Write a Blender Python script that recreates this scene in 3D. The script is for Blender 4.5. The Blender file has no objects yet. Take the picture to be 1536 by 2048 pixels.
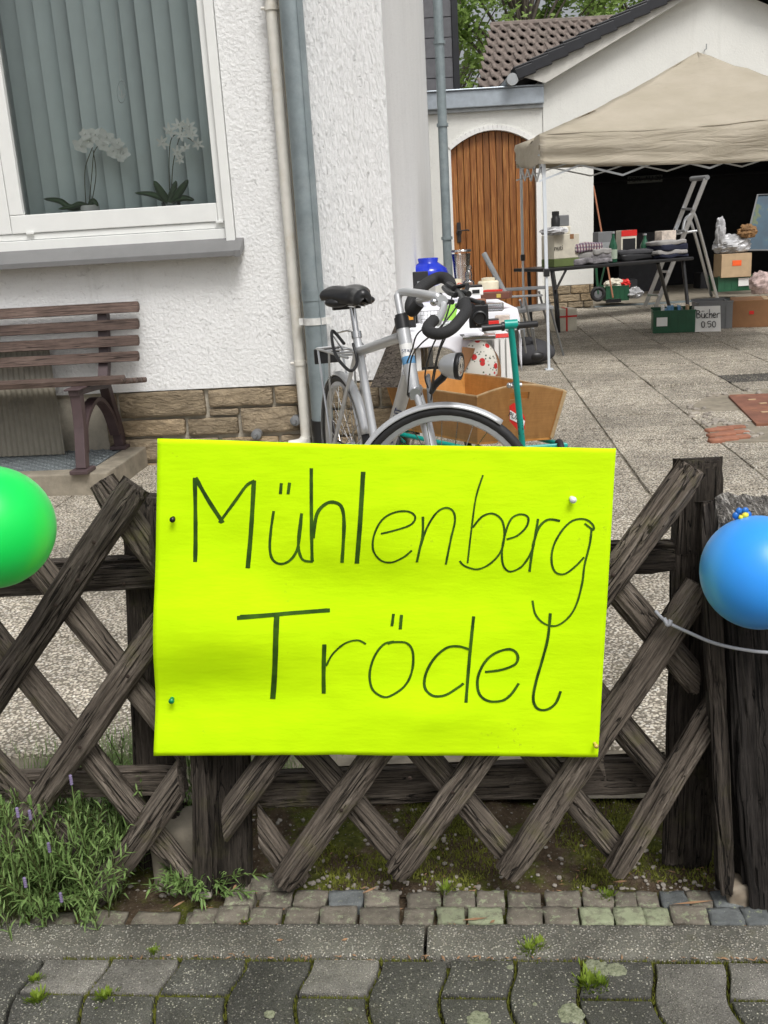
import bpy, bmesh, math, random
from math import sin, cos, pi, radians, tan, atan2, hypot
from mathutils import Vector, Matrix, noise
random.seed(7)
SC = bpy.context.scene
COL = SC.collection
# ------------------------------------------------------------------ camera
FOC, PW, PH = 1950.0, 1536, 2048
PITCH, ROLL, EYE = radians(15.7), radians(3.45), 1.25
CAM = Vector((0, 0, EYE))
fwd = Vector((0, cos(PITCH), -sin(PITCH)))
rt0 = Vector((1, 0, 0)); up0 = rt0.cross(fwd)
rt = rt0*cos(ROLL) - up0*sin(ROLL)
up = up0*cos(ROLL) + rt0*sin(ROLL)
cd = bpy.data.cameras.new('camera'); cam = bpy.data.objects.new('camera', cd); COL.objects.link(cam)
cam.matrix_world = Matrix(((rt.x, up.x, -fwd.x, 0), (rt.y, up.y, -fwd.y, 0), (rt.z, up.z, -fwd.z, EYE), (0, 0, 0, 1)))
cd.sensor_fit = 'VERTICAL'; cd.sensor_height = 36; cd.lens = 36*FOC/PH
cd.clip_start = 0.05; cd.clip_end = 500
SC.camera = cam
# ------------------------------------------------------------------ world, sun, exposure
SUN_EL, SUN_AZ = radians(56), radians(158)      # azimuth: where the light comes from, clockwise from +Y
w = bpy.data.worlds.new('World'); SC.world = w; w.use_nodes = True
nt = w.node_tree; nt.nodes.clear()
sky = nt.nodes.new('ShaderNodeTexSky'); sky.sky_type = 'NISHITA'; sky.sun_disc = False
sky.sun_elevation = SUN_EL; sky.sun_rotation = SUN_AZ; sky.air_density = 1.0; sky.dust_density = 6.0; sky.ozone_density = 1.0
hs = nt.nodes.new('ShaderNodeHueSaturation'); hs.inputs['Saturation'].default_value = 0.22
bg = nt.nodes.new('ShaderNodeBackground'); bg.inputs[1].default_value = 0.102
wo = nt.nodes.new('ShaderNodeOutputWorld')
nt.links.new(sky.outputs[0], hs.inputs['Color']); nt.links.new(hs.outputs[0], bg.inputs[0]); nt.links.new(bg.outputs[0], wo.inputs[0])
sl = bpy.data.lights.new('sun', 'SUN'); sl.energy = 1.4; sl.angle = radians(20); sl.color = (1, .985, .96)
so = bpy.data.objects.new('sun', sl); COL.objects.link(so)
sdir = Vector((sin(SUN_AZ)*cos(SUN_EL), cos(SUN_AZ)*cos(SUN_EL), sin(SUN_EL)))
so.rotation_euler = sdir.to_track_quat('Z', 'Y').to_euler(); so.location = (0, -5, 12)
SC.view_settings.view_transform = 'Standard'; SC.view_settings.look = 'None'
SC.view_settings.gamma = 1; SC.view_settings.use_curve_mapping = False
SC.view_settings.exposure = 0.36
# ------------------------------------------------------------------ where things stand
def ray(x, y): return (fwd*FOC + rt*(x-768) + up*(1024-y)).normalized()
def G(x, y, z=0.0):                       # point of the horizontal plane z
    d = ray(x, y); t = (z-EYE)/d.z; return CAM + d*t
def D(x, y, Y):                           # point at the distance Y
    d = ray(x, y); return CAM + d*(Y/d.y)
TH = radians(5.3)
U = Vector((cos(TH), -sin(TH), 0)); N = Vector((sin(TH), cos(TH), 0)); Z = Vector((0, 0, 1))
def VP(x, y, P0, n=N):
    d = ray(x, y); t = (Vector(P0)-CAM).dot(n)/d.dot(n); return CAM + d*t
FENCE = Vector((0, 1.65, 0))
def FP(x, y, off=0.0): return VP(x, y, FENCE + N*off)
HOUSE = Vector((-1.43, 5.81, 0))
def HP(x, y, off=0.0): return VP(x, y, HOUSE + N*off)
GY = 15.7
def UN(u, n, z=0.0): return U*u + N*n + Z*z
def toUN(P): return (P.dot(U), P.dot(N), P.z)
# ------------------------------------------------------------------ material helpers
MATS = {}
def newmat(name):
    m = bpy.data.materials.new(name); m.use_nodes = True; n = m.node_tree
    b = n.nodes['Principled BSDF']; MATS[name] = m
    return m, n, b
def nd(n, t, **k):
    x = n.nodes.new(t)
    for a, v in k.items():
        if a in x.inputs: x.inputs[a].default_value = v
        else: setattr(x, a, v)
    return x
def coords(n, kind='Object', scale=(1, 1, 1), rot=(0, 0, 0)):
    if kind == 'World': src = n.nodes.new('ShaderNodeNewGeometry').outputs['Position']
    else: src = n.nodes.new('ShaderNodeTexCoord').outputs[kind]
    mp = n.nodes.new('ShaderNodeMapping'); mp.inputs['Scale'].default_value = scale; mp.inputs['Rotation'].default_value = rot
    n.links.new(src, mp.inputs[0]); return mp.outputs[0]
def noi(n, co, scale, detail=3, rough=.6, dist=0):
    x = n.nodes.new('ShaderNodeTexNoise'); x.inputs['Scale'].default_value = scale; x.inputs['Detail'].default_value = detail
    x.inputs['Roughness'].default_value = rough; x.inputs['Distortion'].default_value = dist
    n.links.new(co, x.inputs['Vector']); return x.outputs['Fac']
def vor(n, co, scale, feature='F1', out='Distance', rnd=1):
    x = n.nodes.new('ShaderNodeTexVoronoi'); x.feature = feature; x.inputs['Scale'].default_value = scale; x.inputs['Randomness'].default_value = rnd
    n.links.new(co, x.inputs['Vector']); return x.outputs[out]
def ramp(n, src, stops, interp='LINEAR'):
    r = n.nodes.new('ShaderNodeValToRGB'); r.color_ramp.interpolation = interp
    e = r.color_ramp.elements
    while len(e) < len(stops): e.new(0.5)
    for k, (p, c) in enumerate(stops):
        e[k].position = p; e[k].color = (c, c, c, 1) if not hasattr(c, '__len__') else (*c, 1)
    n.links.new(src, r.inputs[0]); return r.outputs[0]
def mix(n, fac, a, b, mode='MIX'):
    x = n.nodes.new('ShaderNodeMix'); x.data_type = 'RGBA'; x.blend_type = mode
    for s, v in ((x.inputs[0], fac), (x.inputs[6], a), (x.inputs[7], b)):
        if hasattr(v, 'is_output'): n.links.new(v, s)
        elif hasattr(v, '__len__'): s.default_value = (*v, 1)
        else: s.default_value = v
    return x.outputs[2]
def math_(n, op, a, b=0.0):
    x = n.nodes.new('ShaderNodeMath'); x.operation = op
    for s, v in ((x.inputs[0], a), (x.inputs[1], b)):
        if hasattr(v, 'is_output'): n.links.new(v, s)
        else: s.default_value = v
    return x.outputs[0]
def bump(n, b, h, strength=.5, dist=.01, prev=None):
    x = n.nodes.new('ShaderNodeBump'); x.inputs['Strength'].default_value = strength; x.inputs['Distance'].default_value = dist
    n.links.new(h, x.inputs['Height'])
    if prev: n.links.new(prev, x.inputs['Normal'])
    n.links.new(x.outputs[0], b.inputs['Normal']); return x.outputs[0]
def simple(name, col, rough=.6, metal=0, bs=60, bstr=.08, var=.12, dirt=None, spec=.5, coords_kind='Object', alpha=None, trans=0):
    m, n, b = newmat(name)
    co = coords(n, coords_kind)
    f = noi(n, co, 9, 4, .65)
    lo = tuple(c*(1-var) for c in col); hi = tuple(min(1, c*(1+var)) for c in col)
    c = ramp(n, f, [(.3, lo), (.7, hi)])
    if dirt:
        c = mix(n, ramp(n, noi(n, co, 4, 6, .7), [(.52, 0), (.75, .7)]), c, dirt)
    n.links.new(c, b.inputs['Base Color'])
    b.inputs['Roughness'].default_value = rough; b.inputs['Metallic'].default_value = metal
    b.inputs['Specular IOR Level'].default_value = spec
    if bstr: bump(n, b, noi(n, co, bs, 3), bstr, .004)
    return m
# weathered timber, grain along local X
def wood(name, dark, mid, light, s=1.0, bstr=.9, green=0, rough=.85):
    m, n, b = newmat(name)
    co = coords(n, 'Object', (2.2*s, 42*s, 42*s))
    oi = n.nodes.new('ShaderNodeObjectInfo')
    ad = n.nodes.new('ShaderNodeVectorMath'); ad.operation = 'ADD'
    mu = n.nodes.new('ShaderNodeVectorMath'); mu.operation = 'SCALE'; mu.inputs[0].default_value = (31, 17, 9)
    n.links.new(oi.outputs['Random'], mu.inputs['Scale']); n.links.new(co, ad.inputs[0]); n.links.new(mu.outputs[0], ad.inputs[1])
    co = ad.outputs[0]
    f = noi(n, co, 2.0, 6, .72, .5); g = noi(n, co, 6.5, 4, .7, .2)
    md = tuple((a_+b_)/2 for a_, b_ in zip(dark, mid))
    c = ramp(n, f, [(.3, md), (.5, mid), (.72, light)])
    gr = ramp(n, g, [(.36, .3), (.54, 1)])
    c = mix(n, .8, c, gr, 'MULTIPLY')
    cm_ = n.nodes.new('ShaderNodeMapping'); cm_.inputs['Scale'].default_value = (.42, 1, 1); n.links.new(co, cm_.inputs[0]); ck = noi(n, cm_.outputs[0], 1.5, 2, .45, 0)
    ckl = ramp(n, math_(n, 'ABSOLUTE', math_(n, 'SUBTRACT', ck, .5)), [(.004, 1), (.015, 0)])
    c = mix(n, math_(n, 'MULTIPLY', ckl, .9), c, tuple(x_*.25 for x_ in dark))
    co2 = coords(n, 'Object')
    big = noi(n, co2, 7, 4, .6)
    c = mix(n, .6, c, ramp(n, big, [(.3, (.55, .5, .46)), (.65, (1.15, 1.1, 1.04))]), 'MULTIPLY')
    v = ramp(n, oi.outputs['Random'], [(0, .72), (1, 1.2)])
    c = mix(n, 1.0, c, v, 'MULTIPLY')
    if green:
        c = mix(n, ramp(n, noi(n, co2, 14, 5, .7), [(.56, 0), (.72, green)]), c, (.13, .13, .03))
    sp = ramp(n, vor(n, co2, 160), [(.0, 1), (.12, 0)])
    spm = math_(n, 'MULTIPLY', sp, ramp(n, noi(n, co2, 9, 2), [(.55, 0), (.7, .35)]))
    c = mix(n, spm, c, (.4, .4, .33))
    n.links.new(c, b.inputs['Base Color']); b.inputs['Roughness'].default_value = rough; b.inputs['Specular IOR Level'].default_value = .25
    p = bump(n, b, g, bstr, .003); p = bump(n, b, math_(n, 'SUBTRACT', 1.0, ckl), min(1, bstr*1.2), .005, p); bump(n, b, f, bstr, .005, p)
    return m
M_SLAT = wood('weathered_slat_wood', (.045, .038, .031), (.155, .132, .110), (.30, .265, .225), green=.4)
M_POST = wood('weathered_post_wood', (.018, .0155, .013), (.058, .049, .041), (.125, .108, .092), green=.15)
M_DARKPOST = wood('dark_stained_wood', (.012, .011, .0105), (.034, .030, .028), (.075, .067, .061))
M_TOPSLAT = wood('blackened_slat_wood', (.026, .022, .019), (.095, .082, .070), (.20, .175, .15), green=.1)
M_ENDGRAIN = wood('bleached_end_grain', (.05, .045, .04), (.2, .19, .17), (.42, .4, .37))
def eg2():
    m, n, b = newmat('streaked_end_grain'); co = coords(n, 'World', (1, .16, .16))
    f = noi(n, co, 130, 5, .7, .6); c = ramp(n, f, [(.36, (.02, .018, .016)), (.5, (.12, .11, .10)), (.66, (.48, .46, .42))])
    n.links.new(c, b.inputs['Base Color']); b.inputs['Roughness'].default_value = .9; bump(n, b, f, 1, .006); return m
M_ENDGRAIN2 = eg2()
def plaster(name, col, s1, s2, strg, stretch=(1, 1, 1)):
    m, n, b = newmat(name)
    co = coords(n, 'World', stretch)
    a = vor(n, co, s1, 'SMOOTH_F1'); f = noi(n, co, s2, 5, .7, 1.2)
    pits = ramp(n, noi(n, co, s2*.6, 4, .75, 2.0), [(.28, 0), (.40, 1)])
    h = math_(n, 'ADD', math_(n, 'MULTIPLY', f, .9), math_(n, 'ADD', math_(n, 'MULTIPLY', a, .5), math_(n, 'MULTIPLY', pits, .7)))
    c = ramp(n, noi(n, coords(n, 'World'), 1.6, 6, .65), [(.3, tuple(x*.93 for x in col)), (.7, col)])
    c = mix(n, pits, mix(n, .5, c, (.45, .45, .44)), c)
    c = mix(n, ramp(n, noi(n, coords(n, 'World', (7, 7, .5)), 1.3, 6, .7), [(.56, 0), (.78, .28)]), c, (.52, .52, .48))
    n.links.new(c, b.inputs['Base Color']); b.inputs['Roughness'].default_value = .9; b.inputs['Specular IOR Level'].default_value = .2
    bump(n, b, h, strg, .012)
    return m
M_PLASTER = plaster('white_rough_plaster', (.84, .845, .84), 55, 38, .62)
M_PLASTER2 = plaster('white_scraped_plaster', (.84, .845, .845), 75, 60, .8, (1, 1, .38))
M_PLASTER3 = plaster('white_garage_plaster', (.78, .78, .74), 40, 30, .35)
def aggregate(name, base, stones, scale, bstr=.8, moss=0, patch=(.55, .5), rough=.85, dens=.5, edge=.36, fine=(.45, 1.35)):
    m, n, b = newmat(name)
    co0 = coords(n, 'World'); dv = n.nodes.new('ShaderNodeVectorMath'); dv.operation = 'ADD'
    nz = n.nodes.new('ShaderNodeTexNoise'); nz.inputs['Scale'].default_value = scale*1.3; n.links.new(co0, nz.inputs['Vector'])
    sc_ = n.nodes.new('ShaderNodeVectorMath'); sc_.operation = 'SCALE'; sc_.inputs['Scale'].default_value = .5/scale; n.links.new(nz.outputs['Color'], sc_.inputs[0])
    n.links.new(co0, dv.inputs[0]); n.links.new(sc_.outputs[0], dv.inputs[1]); co = dv.outputs[0]
    d = vor(n, co, scale); cc = vor(n, co, scale, 'F1', 'Color')
    sep = n.nodes.new('ShaderNodeSeparateColor'); n.links.new(cc, sep.inputs[0])
    stone = ramp(n, sep.outputs[0], [(0, stones[0]), (.35, stones[1]), (.7, stones[2]), (1, stones[3])])
    msk = math_(n, 'MULTIPLY', ramp(n, d, [(edge, 1), (edge+.16, 0)]), ramp(n, sep.outputs[1], [(1-dens-.02, 0), (1-dens+.02, 1)], 'LINEAR'))
    c = mix(n, msk, base, stone)
    c = mix(n, 1, c, ramp(n, noi(n, co, 2.3, 6, .65), [(.3, patch[0]), (.68, 1.1)]), 'MULTIPLY')
    c = mix(n, .8, c, ramp(n, noi(n, co, 420, 3, .7), [(.34, fine[0]), (.66, fine[1])]), 'MULTIPLY')
    c = mix(n, .8, c, ramp(n, noi(n, co, 9, 7, .75), [(.34, patch[1]), (.6, 1.12)]), 'MULTIPLY')
    oi = n.nodes.new('ShaderNodeObjectInfo')
    c = mix(n, 1, c, ramp(n, oi.outputs['Random'], [(0, .80), (1, 1.08)]), 'MULTIPLY')
    if moss:
        c = mix(n, ramp(n, noi(n, co, 5, 7, .75), [(.58, 0), (.68, moss)]), c, (.10, .09, .03))
    n.links.new(c, b.inputs['Base Color']); b.inputs['Roughness'].default_value = rough; b.inputs['Specular IOR Level'].default_value = .3
    h = math_(n, 'MULTIPLY', math_(n, 'SUBTRACT', 1.0, d), msk)
    p = bump(n, b, h, bstr, .004); bump(n, b, noi(n, co, 260, 3), .35, .002, p)
    return m
STN = [(.80, .74, .62), (.68, .61, .49), (.50, .44, .36), (.86, .82, .73)]
M_SLAB = aggregate('exposed_aggregate_slab', (.215, .19, .15), STN, 105, .9, moss=.35, patch=(.66, .66), dens=.92, edge=.44, fine=(.66, 1.3))
M_DARKSLAB = aggregate('dark_exposed_slab', (.10, .095, .085), STN, 85, .8, moss=.2, dens=.3)
M_KERB = aggregate('washed_concrete_kerb', (.16, .155, .13), [(.66, .63, .54), (.45, .41, .34), (.34, .32, .28), (.72, .69, .62)], 230, .9, moss=.35, patch=(.62, .55), dens=.68)
M_PAVER = aggregate('dark_concrete_paver', (.10, .098, .086), [(.60, .58, .48), (.22, .2, .17), (.12, .12, .12), (.5, .48, .42)], 270, .6, moss=.15, patch=(.55, .55), dens=.40, fine=(.3, 1.7))
M_PAVERL = aggregate('worn_concrete_paver', (.20, .19, .17), [(.55, .52, .46), (.3, .27, .24), (.2, .19, .17), (.5, .47, .42)], 300, .7, moss=.15, patch=(.6, .6), dens=.5, fine=(.4, 1.5))
M_CONC = simple('old_concrete', (.26, .23, .18), .9, bs=90, bstr=.5, var=.25, dirt=(.12, .11, .08), spec=.2, coords_kind='World')
def cobblemat(name, col, lich):
    m, n, b = newmat(name)
    co = coords(n, 'World')
    c = ramp(n, noi(n, co, 30, 6, .7), [(.3, tuple(x*.6 for x in col)), (.7, tuple(x*1.25 for x in col))])
    c = mix(n, ramp(n, noi(n, co, 55, 6, .75), [(.6-lich*.16, 0), (.66-lich*.12, .85)]), c, (.27, .30, .19))
    c = mix(n, ramp(n, vor(n, co, 190), [(.05, .7), (.16, 0)]), c, (.42, .42, .36))
    oi = n.nodes.new('ShaderNodeObjectInfo')
    c = mix(n, 1, c, ramp(n, oi.outputs['Random'], [(0, .8), (1, 1.15)]), 'MULTIPLY')
    n.links.new(c, b.inputs['Base Color']); b.inputs['Roughness'].default_value = .85; b.inputs['Specular IOR Level'].default_value = .3
    p = bump(n, b, noi(n, co, 60, 5, .7), .7, .006); bump(n, b, noi(n, co, 300, 2), .3, .002, p)
    return m
M_COB = cobblemat('grey_granite_cobble', (.17, .15, .12), .4)
M_COBL = cobblemat('lichened_cobble', (.19, .19, .13), 1.2)
M_COBB = cobblemat('blue_grey_cobble', (.13, .14, .14), .1)
def soilmat():
    m, n, b = newmat('mossy_soil'); co = coords(n, 'World')
    c = ramp(n, noi(n, co, 24, 8, .75), [(.3, (.05, .034, .023)), (.55, (.13, .095, .062)), (.75, (.26, .21, .155))])
    c = mix(n, ramp(n, noi(n, co, 7, 6, .7), [(.47, 0), (.56, .9)]), c, ramp(n, noi(n, co, 60, 4), [(.3, (.04, .05, .01)), (.7, (.17, .19, .035))]))
    c = mix(n, ramp(n, vor(n, co, 110), [(.1, .8), (.25, 0)]), c, (.3, .27, .22))
    n.links.new(c, b.inputs['Base Color']); b.inputs['Roughness'].default_value = .95; b.inputs['Specular IOR Level'].default_value = .1
    p = bump(n, b, noi(n, co, 35, 6, .8), 1, .015); bump(n, b, noi(n, co, 160, 3, .8), 1, .006, p)
    return m
M_SOIL = soilmat()
def sandstone():
    m, n, b = newmat('sandstone'); co = coords(n, 'World', (1, 1, 2.6))
    oi = n.nodes.new('ShaderNodeObjectInfo')
    base = ramp(n, oi.outputs['Random'], [(0, (.32, .265, .19)), (.5, (.42, .35, .26)), (1, (.46, .36, .24))])
    c = mix(n, .9, base, ramp(n, noi(n, co, 9, 7, .7, .6), [(.3, (.6, .58, .55)), (.7, (1.3, 1.25, 1.15))]), 'MULTIPLY')
    n.links.new(c, b.inputs['Base Color']); b.inputs['Roughness'].default_value = .9; b.inputs['Specular IOR Level'].default_value = .2
    p = bump(n, b, noi(n, co, 11, 6, .65, 1), 1, .05); bump(n, b, noi(n, co, 70, 4), .6, .008, p)
    return m
M_STONE = sandstone()
M_MORTAR = simple('mortar', (.50, .46, .38), .95, bs=120, bstr=.5, var=.2, coords_kind='World', dirt=(.2, .18, .14))
M_PVC = simple('white_pvc', (.78, .79, .77), .35, var=.03, bstr=.02)
M_PIPEW = simple('yellowed_white_pipe', (.70, .68, .62), .4, var=.08, bstr=.03, dirt=(.5, .42, .3))
M_ZINC = simple('weathered_zinc', (.24, .285, .30), .5, metal=.35, var=.16, bstr=.05, dirt=(.33, .37, .38))
M_ZINCL = simple('light_zinc_sheet', (.42, .47, .52), .42, metal=.5, var=.12, bstr=.05)
M_SILL = simple('grey_aluminium_sill', (.19, .19, .19), .45, metal=.2, var=.06, bstr=.03)
M_GALV = simple('galvanised_steel', (.42, .44, .45), .45, metal=.6, var=.15, bstr=.05)
M_SILVER = simple('silver_bike_paint', (.60, .61, .62), .30, metal=.45, var=.05, bstr=0)
M_CHROME = simple('polished_steel', (.6, .6, .6), .18, metal=1, var=.05, bstr=0)
M_ALU = simple('brushed_aluminium', (.55, .56, .57), .35, metal=.8, var=.06, bstr=0)
M_RUBBER = simple('black_rubber', (.018, .018, .019), .6, var=.2, bstr=.15)
M_BLACK = simple('black_plastic', (.014, .014, .015), .38, var=.15, bstr=.04)
M_FOAM = simple('black_foam_grip', (.02, .02, .021), .75, bs=300, bstr=.4, var=.15)
M_SADDLE = simple('black_vinyl_saddle', (.015, .015, .016), .32, var=.1, bs=200, bstr=.08)
M_GREYPL = simple('grey_plastic', (.17, .175, .18), .5, var=.1)
M_CURT = None
M_TEAL = simple('teal_painted_tube', (.0, .33, .27), .3, var=.08, bstr=.02, dirt=(.01, .22, .18))
def ply(name, a, bb):
    m, n, b = newmat(name); co = coords(n, 'World', (4, 4, 1.5))
    c = ramp(n, noi(n, co, 5, 5, .65, .8), [(.3, a), (.7, bb)])
    c = mix(n, .5, c, ramp(n, noi(n, coords(n, 'World', (3, 3, 60)), 3, 3), [(.3, (.75, .75, .75)), (.7, (1.1, 1.1, 1.1))]), 'MULTIPLY')
    n.links.new(c, b.inputs['Base Color']); b.inputs['Roughness'].default_value = .38
    bump(n, b, noi(n, co, 30, 3), .06, .002); return m
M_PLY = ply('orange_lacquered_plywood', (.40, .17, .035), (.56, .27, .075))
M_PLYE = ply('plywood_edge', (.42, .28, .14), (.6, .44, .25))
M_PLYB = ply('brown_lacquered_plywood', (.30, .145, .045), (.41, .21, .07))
def boards():
    m, n, b = newmat('brown_stained_board'); co = coords(n, 'Object', (34, 34, 1.6))
    oi = n.nodes.new('ShaderNodeObjectInfo')
    ad = n.nodes.new('ShaderNodeVectorMath'); ad.operation = 'ADD'; n.links.new(co, ad.inputs[0])
    cb = n.nodes.new('ShaderNodeCombineXYZ'); n.links.new(math_(n, 'MULTIPLY', oi.outputs['Random'], 40), cb.inputs[0]); n.links.new(math_(n, 'MULTIPLY', oi.outputs['Random'], 23), cb.inputs[2])
    n.links.new(cb.outputs[0], ad.inputs[1])
    f = noi(n, ad.outputs[0], 1.4, 6, .68, .8)
    c = ramp(n, f, [(.3, (.13, .035, .007)), (.5, (.27, .10, .024)), (.72, (.50, .235, .07))])
    c = mix(n, 1, c, ramp(n, oi.outputs['Random'], [(0, .8), (1, 1.15)]), 'MULTIPLY')
    n.links.new(c, b.inputs['Base Color']); b.inputs['Roughness'].default_value = .45; bump(n, b, f, .3, .004); return m
M_GATE = boards()
M_BENCH = wood('brown_plastic_timber', (.092, .064, .054), (.138, .10, .086), (.19, .145, .126), s=.6, bstr=.15, rough=.55)
M_BIRON = simple('brown_cast_iron', (.075, .05, .052), .45, var=.15, bs=120, bstr=.15)
def canopymat():
    m, n, b = newmat('beige_canopy_cloth'); co = coords(n, 'World')
    c = ramp(n, noi(n, co, 3, 4), [(.3, (.50, .45, .355)), (.7, (.57, .515, .42))])
    n.links.new(c, b.inputs['Base Color']); b.inputs['Roughness'].default_value = .85; b.inputs['Specular IOR Level'].default_value = .15
    nb = bump(n, b, noi(n, coords(n, 'World', (.5, .5, 3)), 5, 4, .6, .8), .5, .05)
    tr = n.nodes.new('ShaderNodeBsdfTranslucent'); n.links.new(c, tr.inputs[0])
    ms = n.nodes.new('ShaderNodeMixShader'); ms.inputs[0].default_value = .28
    n.links.new(b.outputs[0], ms.inputs[1]); n.links.new(tr.outputs[0], ms.inputs[2])
    n.links.new(ms.outputs[0], n.nodes['Material Output'].inputs[0]); return m
M_CANOPY = canopymat()
def clearglass(name, tint=(.9, .95, .93), ior=1.5, base=.02, rough=.02):
    m, n, b = newmat(name); n.nodes.remove(b)
    t = n.nodes.new('ShaderNodeBsdfTransparent'); t.inputs[0].default_value = (*tint, 1)
    g = n.nodes.new('ShaderNodeBsdfGlossy'); g.inputs['Roughness'].default_value = rough
    fr = n.nodes.new('ShaderNodeFresnel'); fr.inputs[0].default_value = ior
    ms = n.nodes.new('ShaderNodeMixShader')
    n.links.new(math_(n, 'ADD', fr.outputs[0], base), ms.inputs[0]); n.links.new(t.outputs[0], ms.inputs[1]); n.links.new(g.outputs[0], ms.inputs[2])
    n.links.new(ms.outputs[0], n.nodes['Material Output'].inputs[0]); return m
M_PANE = clearglass('window_glass', (.972, .990, .987), 1.45, .012)
M_GLASS = clearglass('clear_glass', (.96, .98, .98), 1.5, .10, .08)
M_GREENGL = clearglass('green_bottle_glass', (.08, .22, .13), 1.5, .08, .05)
M_FILM = clearglass('clear_plastic_film', (.75, .77, .78), 1.6, .22, .18)
M_LEAF = simple('orchid_leaf', (.035, .085, .025), .35, var=.3)
M_PETAL = None
M_STEM = simple('plant_stem', (.06, .07, .02), .6, var=.3)
def leafmat(name, a, bb, tr_=.35):
    m, n, b = newmat(name); co = coords(n, 'World')
    c = ramp(n, noi(n, co, 14, 5, .8), [(.3, a), (.7, bb)])
    n.links.new(c, b.inputs['Base Color']); b.inputs['Roughness'].default_value = .55; b.inputs['Specular IOR Level'].default_value = .3
    tr = n.nodes.new('ShaderNodeBsdfTranslucent'); n.links.new(c, tr.inputs[0])
    ms = n.nodes.new('ShaderNodeMixShader'); ms.inputs[0].default_value = tr_
    n.links.new(b.outputs[0], ms.inputs[1]); n.links.new(tr.outputs[0], ms.inputs[2])
    n.links.new(ms.outputs[0], n.nodes['Material Output'].inputs[0]); return m
M_PETAL = leafmat('white_petal', (.88, .90, .84), (.97, .97, .93), .12)
M_LAV = leafmat('lavender_leaf', (.12, .22, .055), (.32, .46, .16), .3)
M_GRASS = leafmat('grass_blade', (.10, .17, .05), (.24, .33, .12))
M_TREE = leafmat('tree_leaf', (.16, .27, .06), (.38, .50, .16), .5)
M_MOSS = leafmat('moss_tuft', (.09, .10, .014), (.30, .32, .06), .2)
M_MOSSG = leafmat('joint_weed', (.13, .21, .02), (.26, .34, .04), .3)
M_PURPLE = simple('lavender_bud', (.20, .16, .28), .8, var=.3)
M_PEBBLE = simple('pale_gravel', (.30, .27, .23), .85, var=.3, coords_kind='World', bstr=.2, dirt=(.10, .085, .07))
M_TWIG = simple('dry_twig', (.26, .15, .08), .9, var=.4, coords_kind='World')
def lichenmat():
    m, n, b = newmat('pale_lichen'); co = coords(n, 'World')
    c = ramp(n, noi(n, co, 130, 6, .8), [(.36, (.11, .12, .075)), (.5, (.30, .32, .21)), (.66, (.46, .47, .35))])
    n.links.new(c, b.inputs['Base Color']); b.inputs['Roughness'].default_value = .95; bump(n, b, noi(n, co, 200, 5, .8), 1, .006); return m
M_LICHEN = lichenmat()
M_SHEET = None
M_INK = simple('dark_green_ink', (.028, .075, .0), .5, var=.5, bstr=0)
M_WHITE = simple('white_card', (.82, .82, .80), .7, var=.04)
M_CLOTH = simple('white_tablecloth', (.80, .80, .84), .8, bs=14, bstr=.25, var=.03)
M_CARD = simple('brown_cardboard', (.27, .135, .06), .8, var=.1)
M_CARDL = simple('pale_cardboard', (.46, .33, .20), .8, var=.1)
M_GREENC = simple('dark_green_plastic', (.015, .085, .04), .45, var=.15)
M_RED = simple('red_paint', (.62, .02, .015), .45, var=.1)
M_BLUEGL = simple('cobalt_blue_glass', (.012, .035, .48), .05, var=.1, bstr=0)
M_DARK = simple('dark_interior', (.012, .012, .014), .9, var=.3)  # on room and garage walls, near-black stands in for the shade inside
M_ROOFB = simple('black_roof_tile', (.014, .015, .019), .45, var=.2)
M_RTILE = simple('brown_grey_roof_tile', (.19, .155, .135), .9, bs=40, bstr=.4, var=.35, dirt=(.10, .10, .08), coords_kind='World')
M_SLATE = simple('grey_cladding', (.13, .13, .14), .7, var=.15)
M_RUST = simple('rusty_iron', (.20, .085, .055), .8, var=.25, dirt=(.38, .17, .08), bs=60, bstr=.5, coords_kind='World')
M_BRICK = simple('red_brick', (.30, .13, .08), .9, var=.3, bs=60, bstr=.5, coords_kind='World')
M_GREYC = simple('dark_grey_fabric', (.05, .05, .055), .9, bs=200, bstr=.4, var=.15)
M_PIN = {k: simple('pin_'+k, c, .25, var=.05, bstr=0) for k, c in dict(black=(.01, .01, .01), white=(.8, .8, .8), green=(.0, .22, .08), tan=(.6, .45, .1), yellow=(.8, .7, .05), blue=(.02, .15, .5)).items()}
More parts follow.
